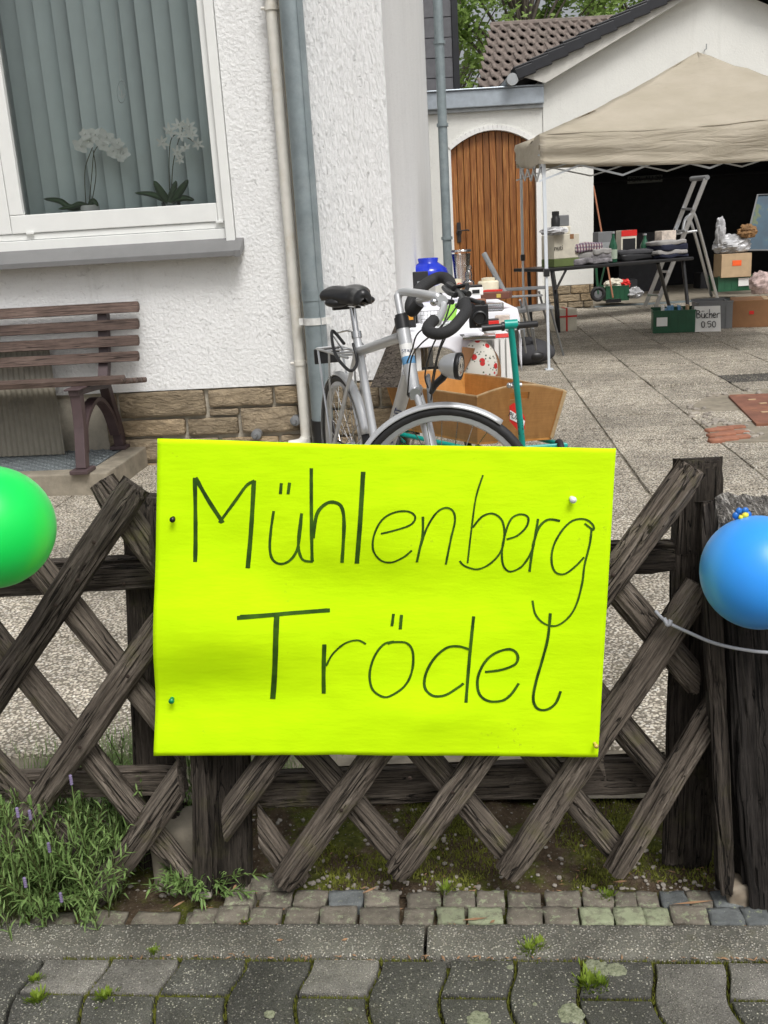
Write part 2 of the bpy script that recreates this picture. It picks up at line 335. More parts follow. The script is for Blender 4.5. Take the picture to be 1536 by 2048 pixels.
# ------------------------------------------------------------------ mesh helpers
ORG = {}
def link(o): COL.objects.link(o); return o
def thing(name, label, cat, loc, group=None):
    o = link(bpy.data.objects.new(name, None)); o.location = loc; o.empty_display_size = .05
    o['label'] = label; o['category'] = cat
    if group: o['group'] = group
    ORG[o] = Vector(loc); return o
def setting(name, loc=(0, 0, 0)):
    o = link(bpy.data.objects.new(name, None)); o.location = loc; o['kind'] = 'structure'; ORG[o] = Vector(loc); return o
def mk(name, VF, mat, parent=None, smooth=False, M=None, bev=0, label=None, cat=None, kind=None, group=None, org=None, solid=0, mats=None, fidx=None, sub=0):
    V, F = VF
    base = ORG[parent] if parent is not None else (Vector(org) if org is not None else Vector((0, 0, 0)))
    me = bpy.data.meshes.new(name)
    if M is None: V = [Vector(v)-base for v in V]
    me.from_pydata([tuple(v) for v in V], [], F); me.update()
    if mats:
        for q in mats: me.materials.append(q)
        me.polygons.foreach_set('material_index', fidx)
    else: me.materials.append(mat)
    if smooth:
        me.polygons.foreach_set('use_smooth', [True]*len(F))
        if smooth != 'all':
            try: me.set_sharp_from_angle(angle=radians(40))
            except Exception: pass
    o = link(bpy.data.objects.new(name, me))
    if parent is not None: o.parent = parent; ORG[o] = base
    else: o.location = base; ORG[o] = base
    if M is not None: o.matrix_basis = Matrix.Translation(-base if parent is not None else Vector((0, 0, 0))) @ M
    if bev:
        b = o.modifiers.new('bevel', 'BEVEL'); b.width = bev; b.segments = 2; b.limit_method = 'ANGLE'; b.harden_normals = False
    if solid:
        s_ = o.modifiers.new('solid', 'SOLIDIFY'); s_.thickness = solid
    if sub:
        s_ = o.modifiers.new('sub', 'SUBSURF'); s_.levels = sub; s_.render_levels = sub
    if label: o['label'] = label
    if cat: o['category'] = cat
    if kind: o['kind'] = kind
    if group: o['group'] = group
    return o
def join(parts):
    V, F = [], []
    for v, f in parts:
        k = len(V); V += [Vector(q) for q in v]; F += [tuple(i+k for i in q) for q in f]
    return V, F
BF = [(0, 3, 2, 1), (4, 5, 6, 7), (0, 1, 5, 4), (1, 2, 6, 5), (2, 3, 7, 6), (3, 0, 4, 7)]
def obox(o, a, b, c):                       # corner and three edge vectors
    o = Vector(o); a = Vector(a); b = Vector(b); c = Vector(c)
    if a.cross(b).dot(c) < 0: a, b = b, a
    return [o, o+a, o+a+b, o+b, o+c, o+a+c, o+a+b+c, o+b+c], BF
def box(cx, cy, z0, sx, sy, sz, rz=0.0):    # centre of the base
    a = Vector((cos(rz), sin(rz), 0)); b = Vector((-sin(rz), cos(rz), 0))
    return obox(Vector((cx, cy, z0))-a*sx/2-b*sy/2, a*sx, b*sy, Z*sz)
def prism(pts, vec):
    pts = [Vector(p) for p in pts]; vec = Vector(vec); n = len(pts)
    nrm = Vector((0, 0, 0))
    for i in range(n): nrm += pts[i].cross(pts[(i+1) % n])
    if nrm.dot(vec) > 0: pts = pts[::-1]
    V = pts+[p+vec for p in pts]
    F = [tuple(range(n)), tuple(range(2*n-1, n-1, -1))]+[(i, i+n, (i+1) % n+n, (i+1) % n) for i in range(n)]
    return V, F
def smooth_path(pts, k=5, closed=False):
    P = [Vector(p) for p in pts]; n = len(P); out = []
    rng = range(n if closed else n-1)
    for i in rng:
        if closed: a, b, c, d = P[i-1], P[i], P[(i+1) % n], P[(i+2) % n]
        else: a = P[max(i-1, 0)]; b = P[i]; c = P[i+1]; d = P[min(i+2, n-1)]
        for j in range(k):
            t = j/k
            out.append(.5*((2*b)+(c-a)*t+(2*a-5*b+4*c-d)*t*t+(3*b-a-3*c+d)*t**3))
    if not closed: out.append(P[-1])
    return out
def tube(pts, r, n=8, closed=False, sm=0, cap=True):
    P = smooth_path(pts, sm, closed) if sm else [Vector(p) for p in pts]
    m = len(P)
    if hasattr(r, '__len__'):
        R = [r[0]+(r[-1]-r[0])*0 for _ in range(m)]
        for i in range(m):
            t = i/(m-1)*(len(r)-1); k = min(int(t), len(r)-2); R[i] = r[k]+(r[k+1]-r[k])*(t-k)
    else: R = [r]*m
    T = [((P[(i+1) % m]-P[i-1]) if closed else (P[min(i+1, m-1)]-P[max(i-1, 0)])).normalized() for i in range(m)]
    nrm = T[0].orthogonal().normalized(); V = []; F = []
    for i in range(m):
        nrm = (nrm-T[i]*nrm.dot(T[i])).normalized(); bn = T[i].cross(nrm)
        for j in range(n):
            a = 2*pi*j/n; V.append(P[i]+(nrm*cos(a)+bn*sin(a))*R[i])
    for i in range(m if closed else m-1):
        for j in range(n):
            a = i*n+j; b = i*n+(j+1) % n; c = ((i+1) % m)*n+(j+1) % n; d = ((i+1) % m)*n+j
            F.append((a, b, c, d))
    if cap and not closed: F.append(tuple(range(n-1, -1, -1))); F.append(tuple((m-1)*n+j for j in range(n)))
    return V, F
def lathe(prof, loc, n=20, axis=Z, squash=1):
    axis = Vector(axis).normalized(); a1 = axis.orthogonal().normalized(); b1 = axis.cross(a1); loc = Vector(loc)
    V, F = [], []
    for r, h in prof:
        for j in range(n):
            t = 2*pi*j/n; V.append(loc+axis*h+(a1*cos(t)+b1*sin(t)*squash)*max(r, 1e-5))
    for i in range(len(prof)-1):
        for j in range(n): F.append((i*n+j, i*n+(j+1) % n, (i+1)*n+(j+1) % n, (i+1)*n+j))
    F.append(tuple(range(n-1, -1, -1))); k = (len(prof)-1)*n; F.append(tuple(k+j for j in range(n)))
    return V, F
def ball(c, rx, ry=None, rz=None, n=14, m=9):
    ry = ry or rx; rz = rz or rx; c = Vector(c); V = []; F = []
    for i in range(m+1):
        a = -pi/2+pi*i/m
        for j in range(n):
            t = 2*pi*j/n; V.append(c+Vector((rx*max(cos(a), 1e-4)*cos(t), ry*max(cos(a), 1e-4)*sin(t), rz*sin(a))))
    for i in range(m):
        for j in range(n): F.append((i*n+j, i*n+(j+1) % n, (i+1)*n+(j+1) % n, (i+1)*n+j))
    return V, F
def gridm(fn, nu, nv):
    V = [fn(i/nu, j/nv) for j in range(nv+1) for i in range(nu+1)]
    F = [(j*(nu+1)+i, j*(nu+1)+i+1, (j+1)*(nu+1)+i+1, (j+1)*(nu+1)+i) for j in range(nv) for i in range(nu)]
    return V, F
ICO = None
def pebble(c, r, rnd, flat=.7):
    global ICO
    if ICO is None:
        bm = bmesh.new(); bmesh.ops.create_icosphere(bm, subdivisions=1, radius=1)
        ICO = ([v.co.copy() for v in bm.verts], [tuple(v.index for v in f.verts) for f in bm.faces]); bm.free()
    s = Vector((rnd.uniform(.7, 1.3), rnd.uniform(.7, 1.3), flat*rnd.uniform(.7, 1.2)))*r
    an = rnd.uniform(0, 6.3); ca, sa = cos(an), sin(an)
    return [Vector((c[0]+(v.x*s.x*ca-v.y*s.y*sa), c[1]+(v.x*s.x*sa+v.y*s.y*ca), c[2]+v.z*s.z)) for v in ICO[0]], ICO[1]
def lumpy_box(sx, sy, sz, amp, seed, nx=6, ny=5, nz=3, rnd=.25):   # base centre at 0, rounded, uneven
    bm = bmesh.new(); bmesh.ops.create_cube(bm, size=1)
    bmesh.ops.subdivide_edges(bm, edges=bm.edges[:], cuts=nx, use_grid_fill=True)
    V = []
    for v in bm.verts:
        p = v.co*2; q = Vector((abs(p.x)**6, abs(p.y)**6, abs(p.z)**6)); L = (q.x+q.y+q.z)**(1/6)
        p = p/max(L, 1e-6)*(1-rnd)+p*rnd if rnd else p
        p = Vector((p.x*sx/2, p.y*sy/2, p.z*sz/2))
        nv = noise.noise_vector(p*(14/max(sx, sy)*.25)+Vector((seed*3.7, seed, 0)))
        p += nv*amp
        V.append(p+Vector((0, 0, sz/2)))
    F = [tuple(v.index for v in f.verts) for f in bm.faces]; bm.free()
    return V, F
def frame(o, x, y, z):
    return Matrix(((x.x, y.x, z.x, o.x), (x.y, y.y, z.y, o.y), (x.z, y.z, z.z, o.z), (0, 0, 0, 1)))
# ================================================================== SETTING: ground, pavement, kerb, cobbles, yard
rnd = random.Random(3)
ground = mk('ground', gridm(lambda a, b: UN(-60+120*a, -20+160*b, -.075), 4, 4), M_CONC, kind='structure')
soil = mk('garden_soil', gridm(lambda a, b: (lambda u, n: UN(u, n, -.022+.022*noise.noise(Vector((u*5, n*5, 0)))+.012*noise.noise(Vector((u*19, n*19, 3)))))(-2.4+4.6*a, 1.655+.36*b), 220, 34), M_SOIL, kind='structure', smooth='all')
# yard of exposed aggregate slabs
M_JOINT = simple('sandy_joint', (.17, .15, .115), .95, var=.5, coords_kind='World', bs=90, bstr=.5, dirt=(.05, .055, .02))
yard = setting('yard_paving')
ybase = mk('joint_bed', gridm(lambda a, b: UN(-4+14*a, 1.99+16*b, -.008), 2, 2), M_JOINT, yard, kind='structure')
def px_of(P):
    v = Vector(P)-CAM; f = v.dot(fwd)
    return (768+FOC*v.dot(rt)/f, 1024-FOC*v.dot(up)/f) if f > .1 else (1e9, 1e9)
SLU, SLN = .6, .4
slab_me = []
cells = []
for i in range(-8, 16):
    for j in range(-9, 27):
        u0 = 1.45+i*SLU; n0 = 5.0+j*SLN
        if n0 < 1.95: continue
        cu, cn = u0+SLU/2, n0+SLN/2
        if cn > 5.65 and cu+SLU/2 < -.42: continue
        P = UN(cu, cn); x, y = px_of(P)
        if not (-700 < x < 2700 and y < 2600): continue
        if P.y > 15.5: continue
        cells.append((cn, cu, u0, n0))
cells.sort(key=lambda q_: (0 if -150 < px_of(UN(q_[1], q_[0]))[0] < 1690 else 1, q_[0]))
darkc = set()
tgt = UN(*toUN(Vector((3.0, 7.6, 0)))[:2])
far = []
for k, (cn, cu, u0, n0) in enumerate(cells):
    P = UN(cu, cn); rr = random.Random(k*13+5)
    dz = rr.uniform(-.004, .004)
    m = M_DARKSLAB if (abs(P.x-3.0) < .42 and abs(P.y-7.75) < .35) else M_SLAB
    if k < 298:
        if len(slab_me) < 5:
            vf = lumpy_box(SLU-.004, SLN-.004, .045, .0012, len(slab_me), 4, 4, 1, .85)
            o = mk('slab', vf, M_SLAB, yard, smooth=True, M=Matrix.Translation(UN(cu, cn, dz-.043)) @ Matrix.Rotation(-TH, 4, 'Z')); slab_me.append(o.data)
        else:
            me = slab_me[k % 5]
            if m is M_DARKSLAB: me = me.copy(); me.materials.clear(); me.materials.append(m)
            o = link(bpy.data.objects.new('slab', me)); o.parent = yard
            o.matrix_basis = Matrix.Translation(UN(cu, cn, dz-.043)) @ Matrix.Rotation(-TH+(pi if k % 2 else 0), 4, 'Z') @ Matrix.Rotation(rr.uniform(-.006, .006), 4, 'X') @ Matrix.Rotation(rr.uniform(-.004, .004), 4, 'Y')
    else: far.append(obox(UN(u0+.005, n0+.005, -.04), U*(SLU-.01), N*(SLN-.01), Z*(.04+dz)))
if far: mk('far_slabs', join(far), M_SLAB, yard, kind='stuff')
# pavement of wavy interlocking pavers
pave = setting('pavement')
KF = 1.472                                # front line of the kerb
mk('joint_bed', gridm(lambda a, b: UN(-3+6*a, .2+1.27*b, -.024), 2, 2), M_SOIL, pave, kind='structure')
bx = [-205, -65, 72, 208, 347, 481, 614, 752, 888, 1022, 1155, 1300, 1444, 1580, 1715]
ub = [toUN(G(x, 1930))[0] for x in bx]
stp = (ub[-1]-ub[0])/(len(ub)-1)
while ub[0] > -1.3: ub.insert(0, ub[0]-stp); bx.insert(0, -999)
while ub[-1] < 1.3: ub.append(ub[-1]+stp); bx.append(9999)
shortc = {72: 1, 208: 1, 347: 1, 614: 1, 888: 1, 1155: 1, 1444: 1}
lightc = {72: (0,), 208: (0,), 614: (0,), 1300: (0,), 1444: (0,), 1155: ()}
L = .19
def wav(n, k): return .0085*sin((n-KF)*2*pi/.17+2.3)+.002*noise.noise(Vector((n*9, k*3.1, 0)))
for c in range(len(ub)-1):
    half = bx[c] in shortc or (bx[c] in (-999, 9999) and c % 2)
    n1 = KF-.008; first = True; row = 0
    while n1 > .75:
        ln = .088 if (half and first) else L
        n0 = n1-ln; g = .0033
        ns = [n0+g+(n1-n0-2*g)*t/10 for t in range(11)]
        lf = [UN(ub[c]+g+wav(q, c), q) for q in ns]; rg = [UN(ub[c+1]-g+wav(q, c+1), q) for q in ns]
        top = lf+rg[::-1]; cen = sum(top, Vector())/len(top)
        tl = random.Random(c*7+row); dz = tl.uniform(-.002, .002)
        nn = len(top); V = []
        for s_, z in ((1, -.05), (1, -.006), (.985, -.0015), (.955, 0.0)):
            V += [cen+(p-cen)*s_+Z*(z+dz) for p in top]
        V.append(cen+Z*dz); F = []
        for r_ in range(3):
            for i in range(nn): F.append((r_*nn+i, r_*nn+(i+1) % nn, (r_+1)*nn+(i+1) % nn, (r_+1)*nn+i))
        F += [(3*nn+i, 3*nn+(i+1) % nn, 4*nn) for i in range(nn)]
        F = [f[::-1] for f in F]
        light = row in lightc.get(bx[c], ())
        o = mk('paver', (V, F), M_PAVERL if light else M_PAVER, pave, smooth='all')
        n1 = n0; first = False; row += 1
# kerb
kerb = setting('kerb')
kj = [-2.4, -1.35, toUN(G(345, 1870))[0]-.55, toUN(G(852, 1870))[0], toUN(G(852, 1870))[0]+1.0, 2.2]
for a, b in zip(kj[:-1], kj[1:]):
    def kt(s, t, a=a, b=b):
        u = a+.003+(b-a-.006)*s
        prof = [(0, -.05), (0, -.004), (.006, .002), (.02, .003), (.045, .003), (.07, .003), (.08, .002), (.0845, -.005), (.0845, -.05)]
        k = t*8; i = min(int(k), 7); f = k-i
        q = prof[i][0]+(prof[i+1][0]-prof[i][0])*f; z = prof[i][1]+(prof[i+1][1]-prof[i][1])*f
        return UN(u, KF+q+.003*noise.noise(Vector((u*16, q*20, 1))), z+.003*noise.noise(Vector((u*20, q*40, 5))))
    mk('kerbstone', gridm(kt, 60, 8), M_KERB, kerb, smooth='all')
# two rows of cobbles
cob = setting('cobble_edging')
mk('joint_bed', gridm(lambda a, b: UN(-2.4+4.6*a, 1.556+.125*b, -.02+.006*noise.noise(Vector((a*90, b*5, 0)))), 120, 4), M_SOIL, cob, kind='structure')
row2 = [(385, 435), (437, 497), (502, 562), (572, 637), (642, 712), (720, 798), (808, 866), (875, 930), (937, 1005), (1015, 1083), (1087, 1155), (1160, 1224), (1228, 1286), (1288, 1338), (1340, 1412), (1415, 1482), (1484, 1534), (1538, 1600), (1606, 1670)]
row1 = [(455, 510), (525, 585), (592, 655), (660, 727), (731, 798), (815, 881), (888, 950), (954, 1008), (1015, 1080), (1090, 1160), (1165, 1225), (1228, 1270), (1273, 1314), (1320, 1370), (1373, 1418), (1422, 1476), (1515, 1570)]
extra = [(508, 548, 1752), (552, 590, 1748), (460, 504, 1760)]
def cobble(uc, nc, su, sn, k, mat, h=0.0):
    r_ = random.Random(k)
    vf = lumpy_box(su+.003, sn+.002, .045, .0035, k, 5, 5, 2, .86)
    mk('cobble', vf, mat, cob, smooth='all', M=Matrix.Translation(UN(uc, nc, -.042+h+r_.uniform(-.003, .003))) @ Matrix.Rotation(-TH+r_.uniform(-.07, .07), 4, 'Z') @ Matrix.Rotation(r_.uniform(-.04, .04), 4, 'X'))
kk = 0
for rowl, yy, n0, n1 in ((row2, 1825, 1.559, 1.603), (row1, 1790, 1.606, 1.650)):
    for a, b in rowl:
        kk += 1
        ua = toUN(G(a, yy))[0]; uz = toUN(G(b, yy))[0]
        mt = M_COBL if (yy == 1825 and 1155 < a < 1300) or (yy == 1825 and a in (937, 875)) else (M_COBB if a > 1400 or (yy == 1790 and a in (660, 1320)) else M_COB)
        cobble((ua+uz)/2, (n0+n1)/2+rnd.uniform(-.002, .002), uz-ua-.002, n1-n0-.001, kk, mt)
for a, b, y in extra:
    kk += 1; ua = toUN(G(a, y))[0]; uz = toUN(G(b, y))[0]; cobble((ua+uz)/2, 1.675, uz-ua, .045, kk, M_COB, -.004)
for i in range(8):
    kk += 1; cobble(-.50-i*.105-.04, 1.58, .085, .045, kk, M_COB, -.012)
# ================================================================== HOUSE
NH = HOUSE.dot(N)
def hu(x, y): return toUN(HP(x, y))[0]
def hz(x, y): return HP(x, y).z
UC = toUN(HP(795, 600))[0]; UP = toUN(HP(636, 600))[0]
hs_ = thing('house', 'white plastered house with sandstone base, large window and drainpipes on the left', 'house', UN(-3, NH))
UFR = hu(473, 480); UFL = -3.9                       # window opening
ZW0, ZW1 = hz(470, 487)-.0, 3.05
ZB = .452
def wallbox(name, u0, u1, z0, z1, off, mat, depth=.3): return mk(name, obox(UN(u0, NH+off, z0), U*(u1-u0), N*depth, Z*(z1-z0)), mat, hs_)
mk('wall', join([obox(UN(-6, NH, ZB), U*(UP+6.0), N*.3, Z*(ZW0-ZB)), obox(UN(UFR, NH, ZW0), U*(UP-UFR), N*.3, Z*(6-ZW0)), obox(UN(-6, NH, ZW1), U*(UFR+6), N*.3, Z*(6-ZW1)), obox(UN(-6, NH, ZW0), U*(UFL+6), N*.3, Z*(ZW1-ZW0))]), M_PLASTER, hs_)
mk('wall', obox(UN(UP, NH-.045, ZB+.01), U*(UC-UP), N*.35, Z*(5.55-.01)), M_PLASTER2, hs_)
NS = NH+7.9
mk('side_wall', obox(UN(UC-.3, NH+.305, ZB+.01), U*.297, N*(7.9-.305), Z*5.55), M_PLASTER, hs_)
mk('back_wall', obox(UN(-6, NS, 0), U*(6+UC-.01), N*.3, Z*6), M_PLASTER, hs_)
mk('roof', obox(UN(-6.5, NH-.5, 6.003), U*(UC+6.9), N*9.2, Z*.2), M_ROOFB, hs_)
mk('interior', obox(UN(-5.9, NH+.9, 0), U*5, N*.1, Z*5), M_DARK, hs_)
# stone base
sb = mk('stone_base', join([obox(UN(-6, NH+.03, -.05), U*(UP+6), N*.25, Z*(ZB+.045)), obox(UN(UP, NH-.012, -.05), U*(UC-UP-.02), N*.3, Z*(ZB+.055)), obox(UN(UC-.3, NH+.3, -.05), U*.27, N*7.5, Z*(ZB+.055))]), M_MORTAR, hs_)
def stone(u0, u1, z0, z1, off, k, nrm=None):
    su, sz = u1-u0-.014, z1-z0-.014
    vf = lumpy_box(su, sz, .05, .006, k*3, 6, 3, 1, .8)
    cx = (u0+u1)/2; cz = (z0+z1)/2
    if nrm is None: M = frame(UN(cx, NH+off+.04, cz), U, Z, -N)
    else: M = frame(UN(UC-.045, cx, cz), N, Z, U)
    mk('stone', vf, M_STONE, sb, smooth='all', M=Matrix.Translation(ORG[hs_]*0) @ M)
k = 0
for (x0, x1, y0, y1) in [(236, 412, 781, 836), (415, 548, 775, 814), (548, 600, 771, 809), (417, 479, 816, 832), (481, 600, 812, 866), (243, 372, 838, 874), (374, 478, 834, 871), (243, 330, 876, 922), (332, 440, 875, 915), (442, 560, 872, 912), (562, 612, 868, 908), (216, 234, 785, 842), (216, 240, 845, 905), (243, 380, 924, 960), (382, 500, 918, 956), (502, 612, 914, 950)]:
    xm, ym = (x0+x1)/2, (y0+y1)/2; k += 1
    stone(hu(x0, ym), hu(x1, ym), max(hz(xm, y1), -.03), min(hz(xm, y0), ZB), 0, k)
for z0, z1, cuts in ((.0, .14, (0, .16, .36, .5)), (.14, .30, (0, .27, .5)), (.30, .455, (0, .12, .33, .5))):
    for a, b in zip(cuts[:-1], cuts[1:]):
        k += 1; stone(UP+a, min(UP+b, UC), z0, z1, -.045, k)
for z0, z1, sft in ((.0, .15, 0), (.15, .30, .2), (.30, .455, .1)):
    q = NH+.02+sft
    while q < NH+7:
        k += 1; stone(q, q+.42, z0, z1, 0, k, 1); q += .42
stl = random.Random(5)
for z0, z1 in ((.0, .15), (.15, .30), (.30, .455)):     # hidden part left of the bench
    q = hu(216, 850)
    while q > -4:
        w_ = stl.uniform(.28, .5); k += 1
        if q < -2.6: stone(q-w_, q, z0, z1, 0, k)
        q -= w_
# cellar light panel behind the bench
cp = thing('cellar_panel', 'ribbed beige corrugated plastic panel covering the cellar window behind the bench', 'panel', UN(-2.4, NH-.02, .12))
CPM = simple('beige_corrugated_plastic', (.27, .25, .20), .35, var=.1, dirt=(.09, .085, .07))
uR = hu(105, 680); uR2 = hu(150, 890)
mk('sheet', gridm(lambda a, b: UN(-3.2+((uR+(uR2-uR)*(1-b))+3.2)*a, NH-.16-.0+.10*b+.006*sin(a*150), .125+.62*b), 160, 2), CPM, cp, smooth='all')
mk('rim', tube([UN(-3.2, NH-.055, .75), UN(uR, NH-.055, .75)], .012, 6), M_ALU, cp)
# window
def wparts(name, x0, x1, z0, z1, off, dep, mat, par, bev=.004): return mk(name, obox(UN(x0, NH+off, z0), U*(x1-x0), N*dep, Z*(z1-z0)), mat, par, bev=bev)
uA = hu(457, 430); uPR = hu(432, 410); uPL = hu(43, 425); uSL = hu(20, 450)
zS0 = hz(250, 455); zP0 = hz(250, 417)
wf = wparts('window', UFR-.055, UFR-.004, ZW0-.02, ZW1, -.022, .1, M_PVC, hs_)          # guide rail right; holds the rest as sub-parts
wparts('frame', UFL, UFR-.057, hz(250, 468), zS0, .022, .07, M_PVC, wf)
wparts('frame', UFL, UFR-.057, hz(250, 492), hz(250, 469), .004, .1, M_PVC, wf)
wparts('sash', uPR, UFR-.058, zS0+.002, ZW1, .01, .06, M_PVC, wf)
wparts('sash', uSL, uPR-.002, zS0+.002, zP0, .012, .06, M_PVC, wf)
wparts('sash', uSL, uPL, zP0+.002, ZW1, .0125, .06, M_PVC, wf)
wparts('sash', uSL-.13, uSL-.004, zS0+.002, ZW1, .014, .06, M_PVC, wf)
wparts('pane', uPL, uPR, zP0, ZW1, .045, .006, M_PANE, wf, 0)
wparts('pane', UFL, uSL-.14, zP0, ZW1, .047, .006, M_PANE, wf, 0)
for xx in (58, 438):
    yy = 466 if xx < 100 else 443
    c = HP(xx, yy, -.01); mk('drain_cap', obox(c-U*.022-Z*.008+N*.02, U*.044, -N*.012, Z*.014), M_PVC, wf, bev=.002)
zs1 = hz(250, 489)
mk('sill', prism([UN(UFL, NH+.02, zs1+.01), UN(UFL, NH+.02, zs1-.05), UN(UFL, NH-.115, zs1-.098), UN(UFL, NH-.125, zs1-.098), UN(UFL, NH-.125, zs1-.068)], U*(UFR-UFL+.01)), M_SILL, wf, bev=.002)
mk('sill_end', prism([UN(UFR+.008, NH+.0, zs1-.0), UN(UFR+.008, NH-.0, zs1-.06), UN(UFR+.008, NH-.13, zs1-.104), UN(UFR+.008, NH-.13, zs1-.066), UN(UFR+.008, NH-.07, zs1-.035)], U*.035), M_SILL, wf, bev=.002)
# room reveal
mk('window_ledge', obox(UN(UFL, NH+.1, ZW0-.1), U*(UFR-UFL), N*.5, Z*.125), M_WHITE, hs_)
mk('reveal', obox(UN(UFR-.05, NH+.101, ZW0), U*.3, N*.6, Z*2), M_WHITE, hs_)
# vertical blind
vb = thing('vertical_blind', 'pale green-grey vertical blind hanging behind the window with white orchids', 'blind', UN(-2.2, NH+.35, 2.9))
M_BLIND = simple('blind_fabric', (.70, .80, .80), .8, var=.03, bs=120, bstr=.15)
x = -3.8; kb = 0; prev = None
br = random.Random(2)
while x < UFR-.02:
    rot = radians(36+br.uniform(-6, 6)) if kb % 4 else radians(52)
    wdt = .117; c, s = cos(rot), sin(rot)
    def bf(a, b, x=x, c=c, s=s, kb=kb):
        q = (a-.5)*wdt; cur = -.016*(1-(2*a-1)**2)
        z = 1.34+1.7*b; q2 = q+.002*noise.noise(Vector((kb, z*2, 0)))
        return UN(x+q2*c-cur*s, NH+.33+q2*s+cur*c, z)
    mk('blind_slat', gridm(bf, 6, 8), M_BLIND, vb, smooth='all'); x += .098+br.uniform(-.003, .003); kb += 1
mk('head_rail', obox(UN(-3.9, NH+.28, 3.0), U*(UFR+3.8), N*.1, Z*.05), M_WHITE, vb)
# small window hanging
wd = thing('window_ornament', 'small clear glass ornament hanging on a thread in the window between the orchids', 'ornament', VP(243, 150, UN(0, NH+.07)))
Pn = UN(0, NH+.07)
mk('thread', tube([VP(232, 20, Pn), VP(241, 160, Pn)], .0008, 5), M_WHITE, wd)
mk('oval', tube([VP(243+9*cos(a), 184+22*sin(a), Pn) for a in [i*pi/8 for i in range(16)]], .0022, 6, True), M_GLASS, wd)
mk('motif', join([tube([VP(237+6*i, 172+8*((i*7) % 3), Pn), VP(240+4*i, 182+6*((i*5) % 3), Pn)], .002, 5) for i in range(3)]+[tube([VP(238, 190, Pn), VP(244, 197, Pn), VP(249, 189, Pn)], .0018, 5)]), M_WHITE, wd)
# orchids
def orchid(loc_px, label, flowers, leaves, stems, seed):
    P0 = UN(0, NH+.17); L0 = VP(*loc_px, P0)
    t = thing('orchid', label, 'orchid', (L0.x, L0.y, 1.40))
    r_ = random.Random(seed)
    zl = ZW0+.028
    mk('pot', lathe([(.035, 0), (.05, .05), (.055, L0.z-zl+.01), (.048, L0.z-zl+.012), (.045, L0.z-zl-.02)], (L0.x, L0.y, zl), 18), M_GLASS if seed == 2 else M_WHITE, t, smooth=True)
    for i, st in enumerate(stems):
        mk('stem', tube([VP(a, b, P0+N*.01*i) for a, b in st], .0028, 6, sm=5), M_STEM, t, smooth=True)
    for i, (pts, wd_) in enumerate(leaves):
        C_ = smooth_path([VP(a, b, P0-N*(.02+.02*(j if i % 2 else 0))) for j, (a, b) in enumerate(pts)], 5)
        m_ = len(C_)
        def lf(a, b, C_=C_, m_=m_, wd_=wd_):
            k_ = b*(m_-1); j = min(int(k_), m_-2); p = C_[j].lerp(C_[j+1], k_-j); T_ = (C_[j+1]-C_[j]).normalized()
            sd = T_.cross(N).normalized(); ww = wd_*(sin(pi*min(1, b*.86+.14))**.6)
            return p+sd*(a-.5)*ww*2+N*(-.012+.03*abs(a-.5)) 
        mk('leaf', gridm(lf, 4, 14), M_LEAF, t, smooth='all', solid=.002)
    for i, (a, b, s_) in enumerate(flowers):
        c = VP(a, b, P0-N*r_.uniform(.03, .08)); fv = []; s_ *= 1.3
        tilt = Vector((r_.uniform(-.2, .7), -1, r_.uniform(.1, .7))).normalized()
        ax = tilt.orthogonal().normalized(); ay = tilt.cross(ax)
        for q in range(5 if seed == 1 else 6):
            an = q*2*pi/(5 if seed == 1 else 6)+r_.uniform(-.2, .2)+i; d_ = ax*cos(an)+ay*sin(an); e_ = tilt.cross(d_)
            Lp = s_*r_.uniform(.85, 1.1); Wp = Lp*(.42 if seed == 1 else .2)
            pts = []
            def pf(a2, b2):
                ww = Wp*sin(pi*min(1, .1+b2*.9))**.7
                return c+d_*Lp*b2+e_*(a2-.5)*2*ww+tilt*(Lp*.25*b2*b2-.1*Lp)
            fv.append(gridm(pf, 3, 5))
        fv.append(ball(c+tilt*.004, s_*.14, n=8, m=5))
        mk('flower', join(fv), M_PETAL, t, smooth='all')
orchid((180, 415), 'white orchid with broad rounded petals and arching stem, left one in the window',
       [(162, 292, .04), (178, 283, .036), (190, 270, .04), (212, 275, .045), (205, 290, .035), (225, 303, .04), (235, 287, .032), (246, 306, .035), (170, 268, .03), (240, 316, .025)],
       [([(178, 412), (140, 415), (120, 402), (88, 398)], .018), ([(182, 414), (160, 408), (145, 413), (118, 418)], .014), ([(178, 414), (186, 402), (196, 412)], .016)],
       [[(172, 412), (170, 340), (186, 290), (184, 262)], [(178, 412), (184, 345), (190, 300), (215, 285), (245, 305)], [(182, 412), (192, 350), (186, 300)]], 1)
orchid((342, 408), 'white orchid with narrow star-shaped petals and broad leaves, right one in the window',
       [(325, 285, .032), (340, 262, .036), (357, 250, .032), (378, 252, .035), (384, 268, .03), (362, 270, .03), (396, 288, .032), (370, 295, .028), (355, 305, .03), (360, 318, .028), (376, 262, .03)],
       [([(336, 405), (320, 395), (300, 388), (270, 386)], .016), ([(336, 404), (322, 385), (308, 362)], .024), ([(338, 404), (345, 385), (352, 362)], .02), ([(342, 404), (358, 385), (376, 360)], .022), ([(342, 405), (365, 396), (388, 400)], .016)],
       [[(340, 400), (338, 330), (342, 280), (360, 268), (390, 285)], [(343, 400), (345, 340), (352, 300), (365, 255)]], 2)
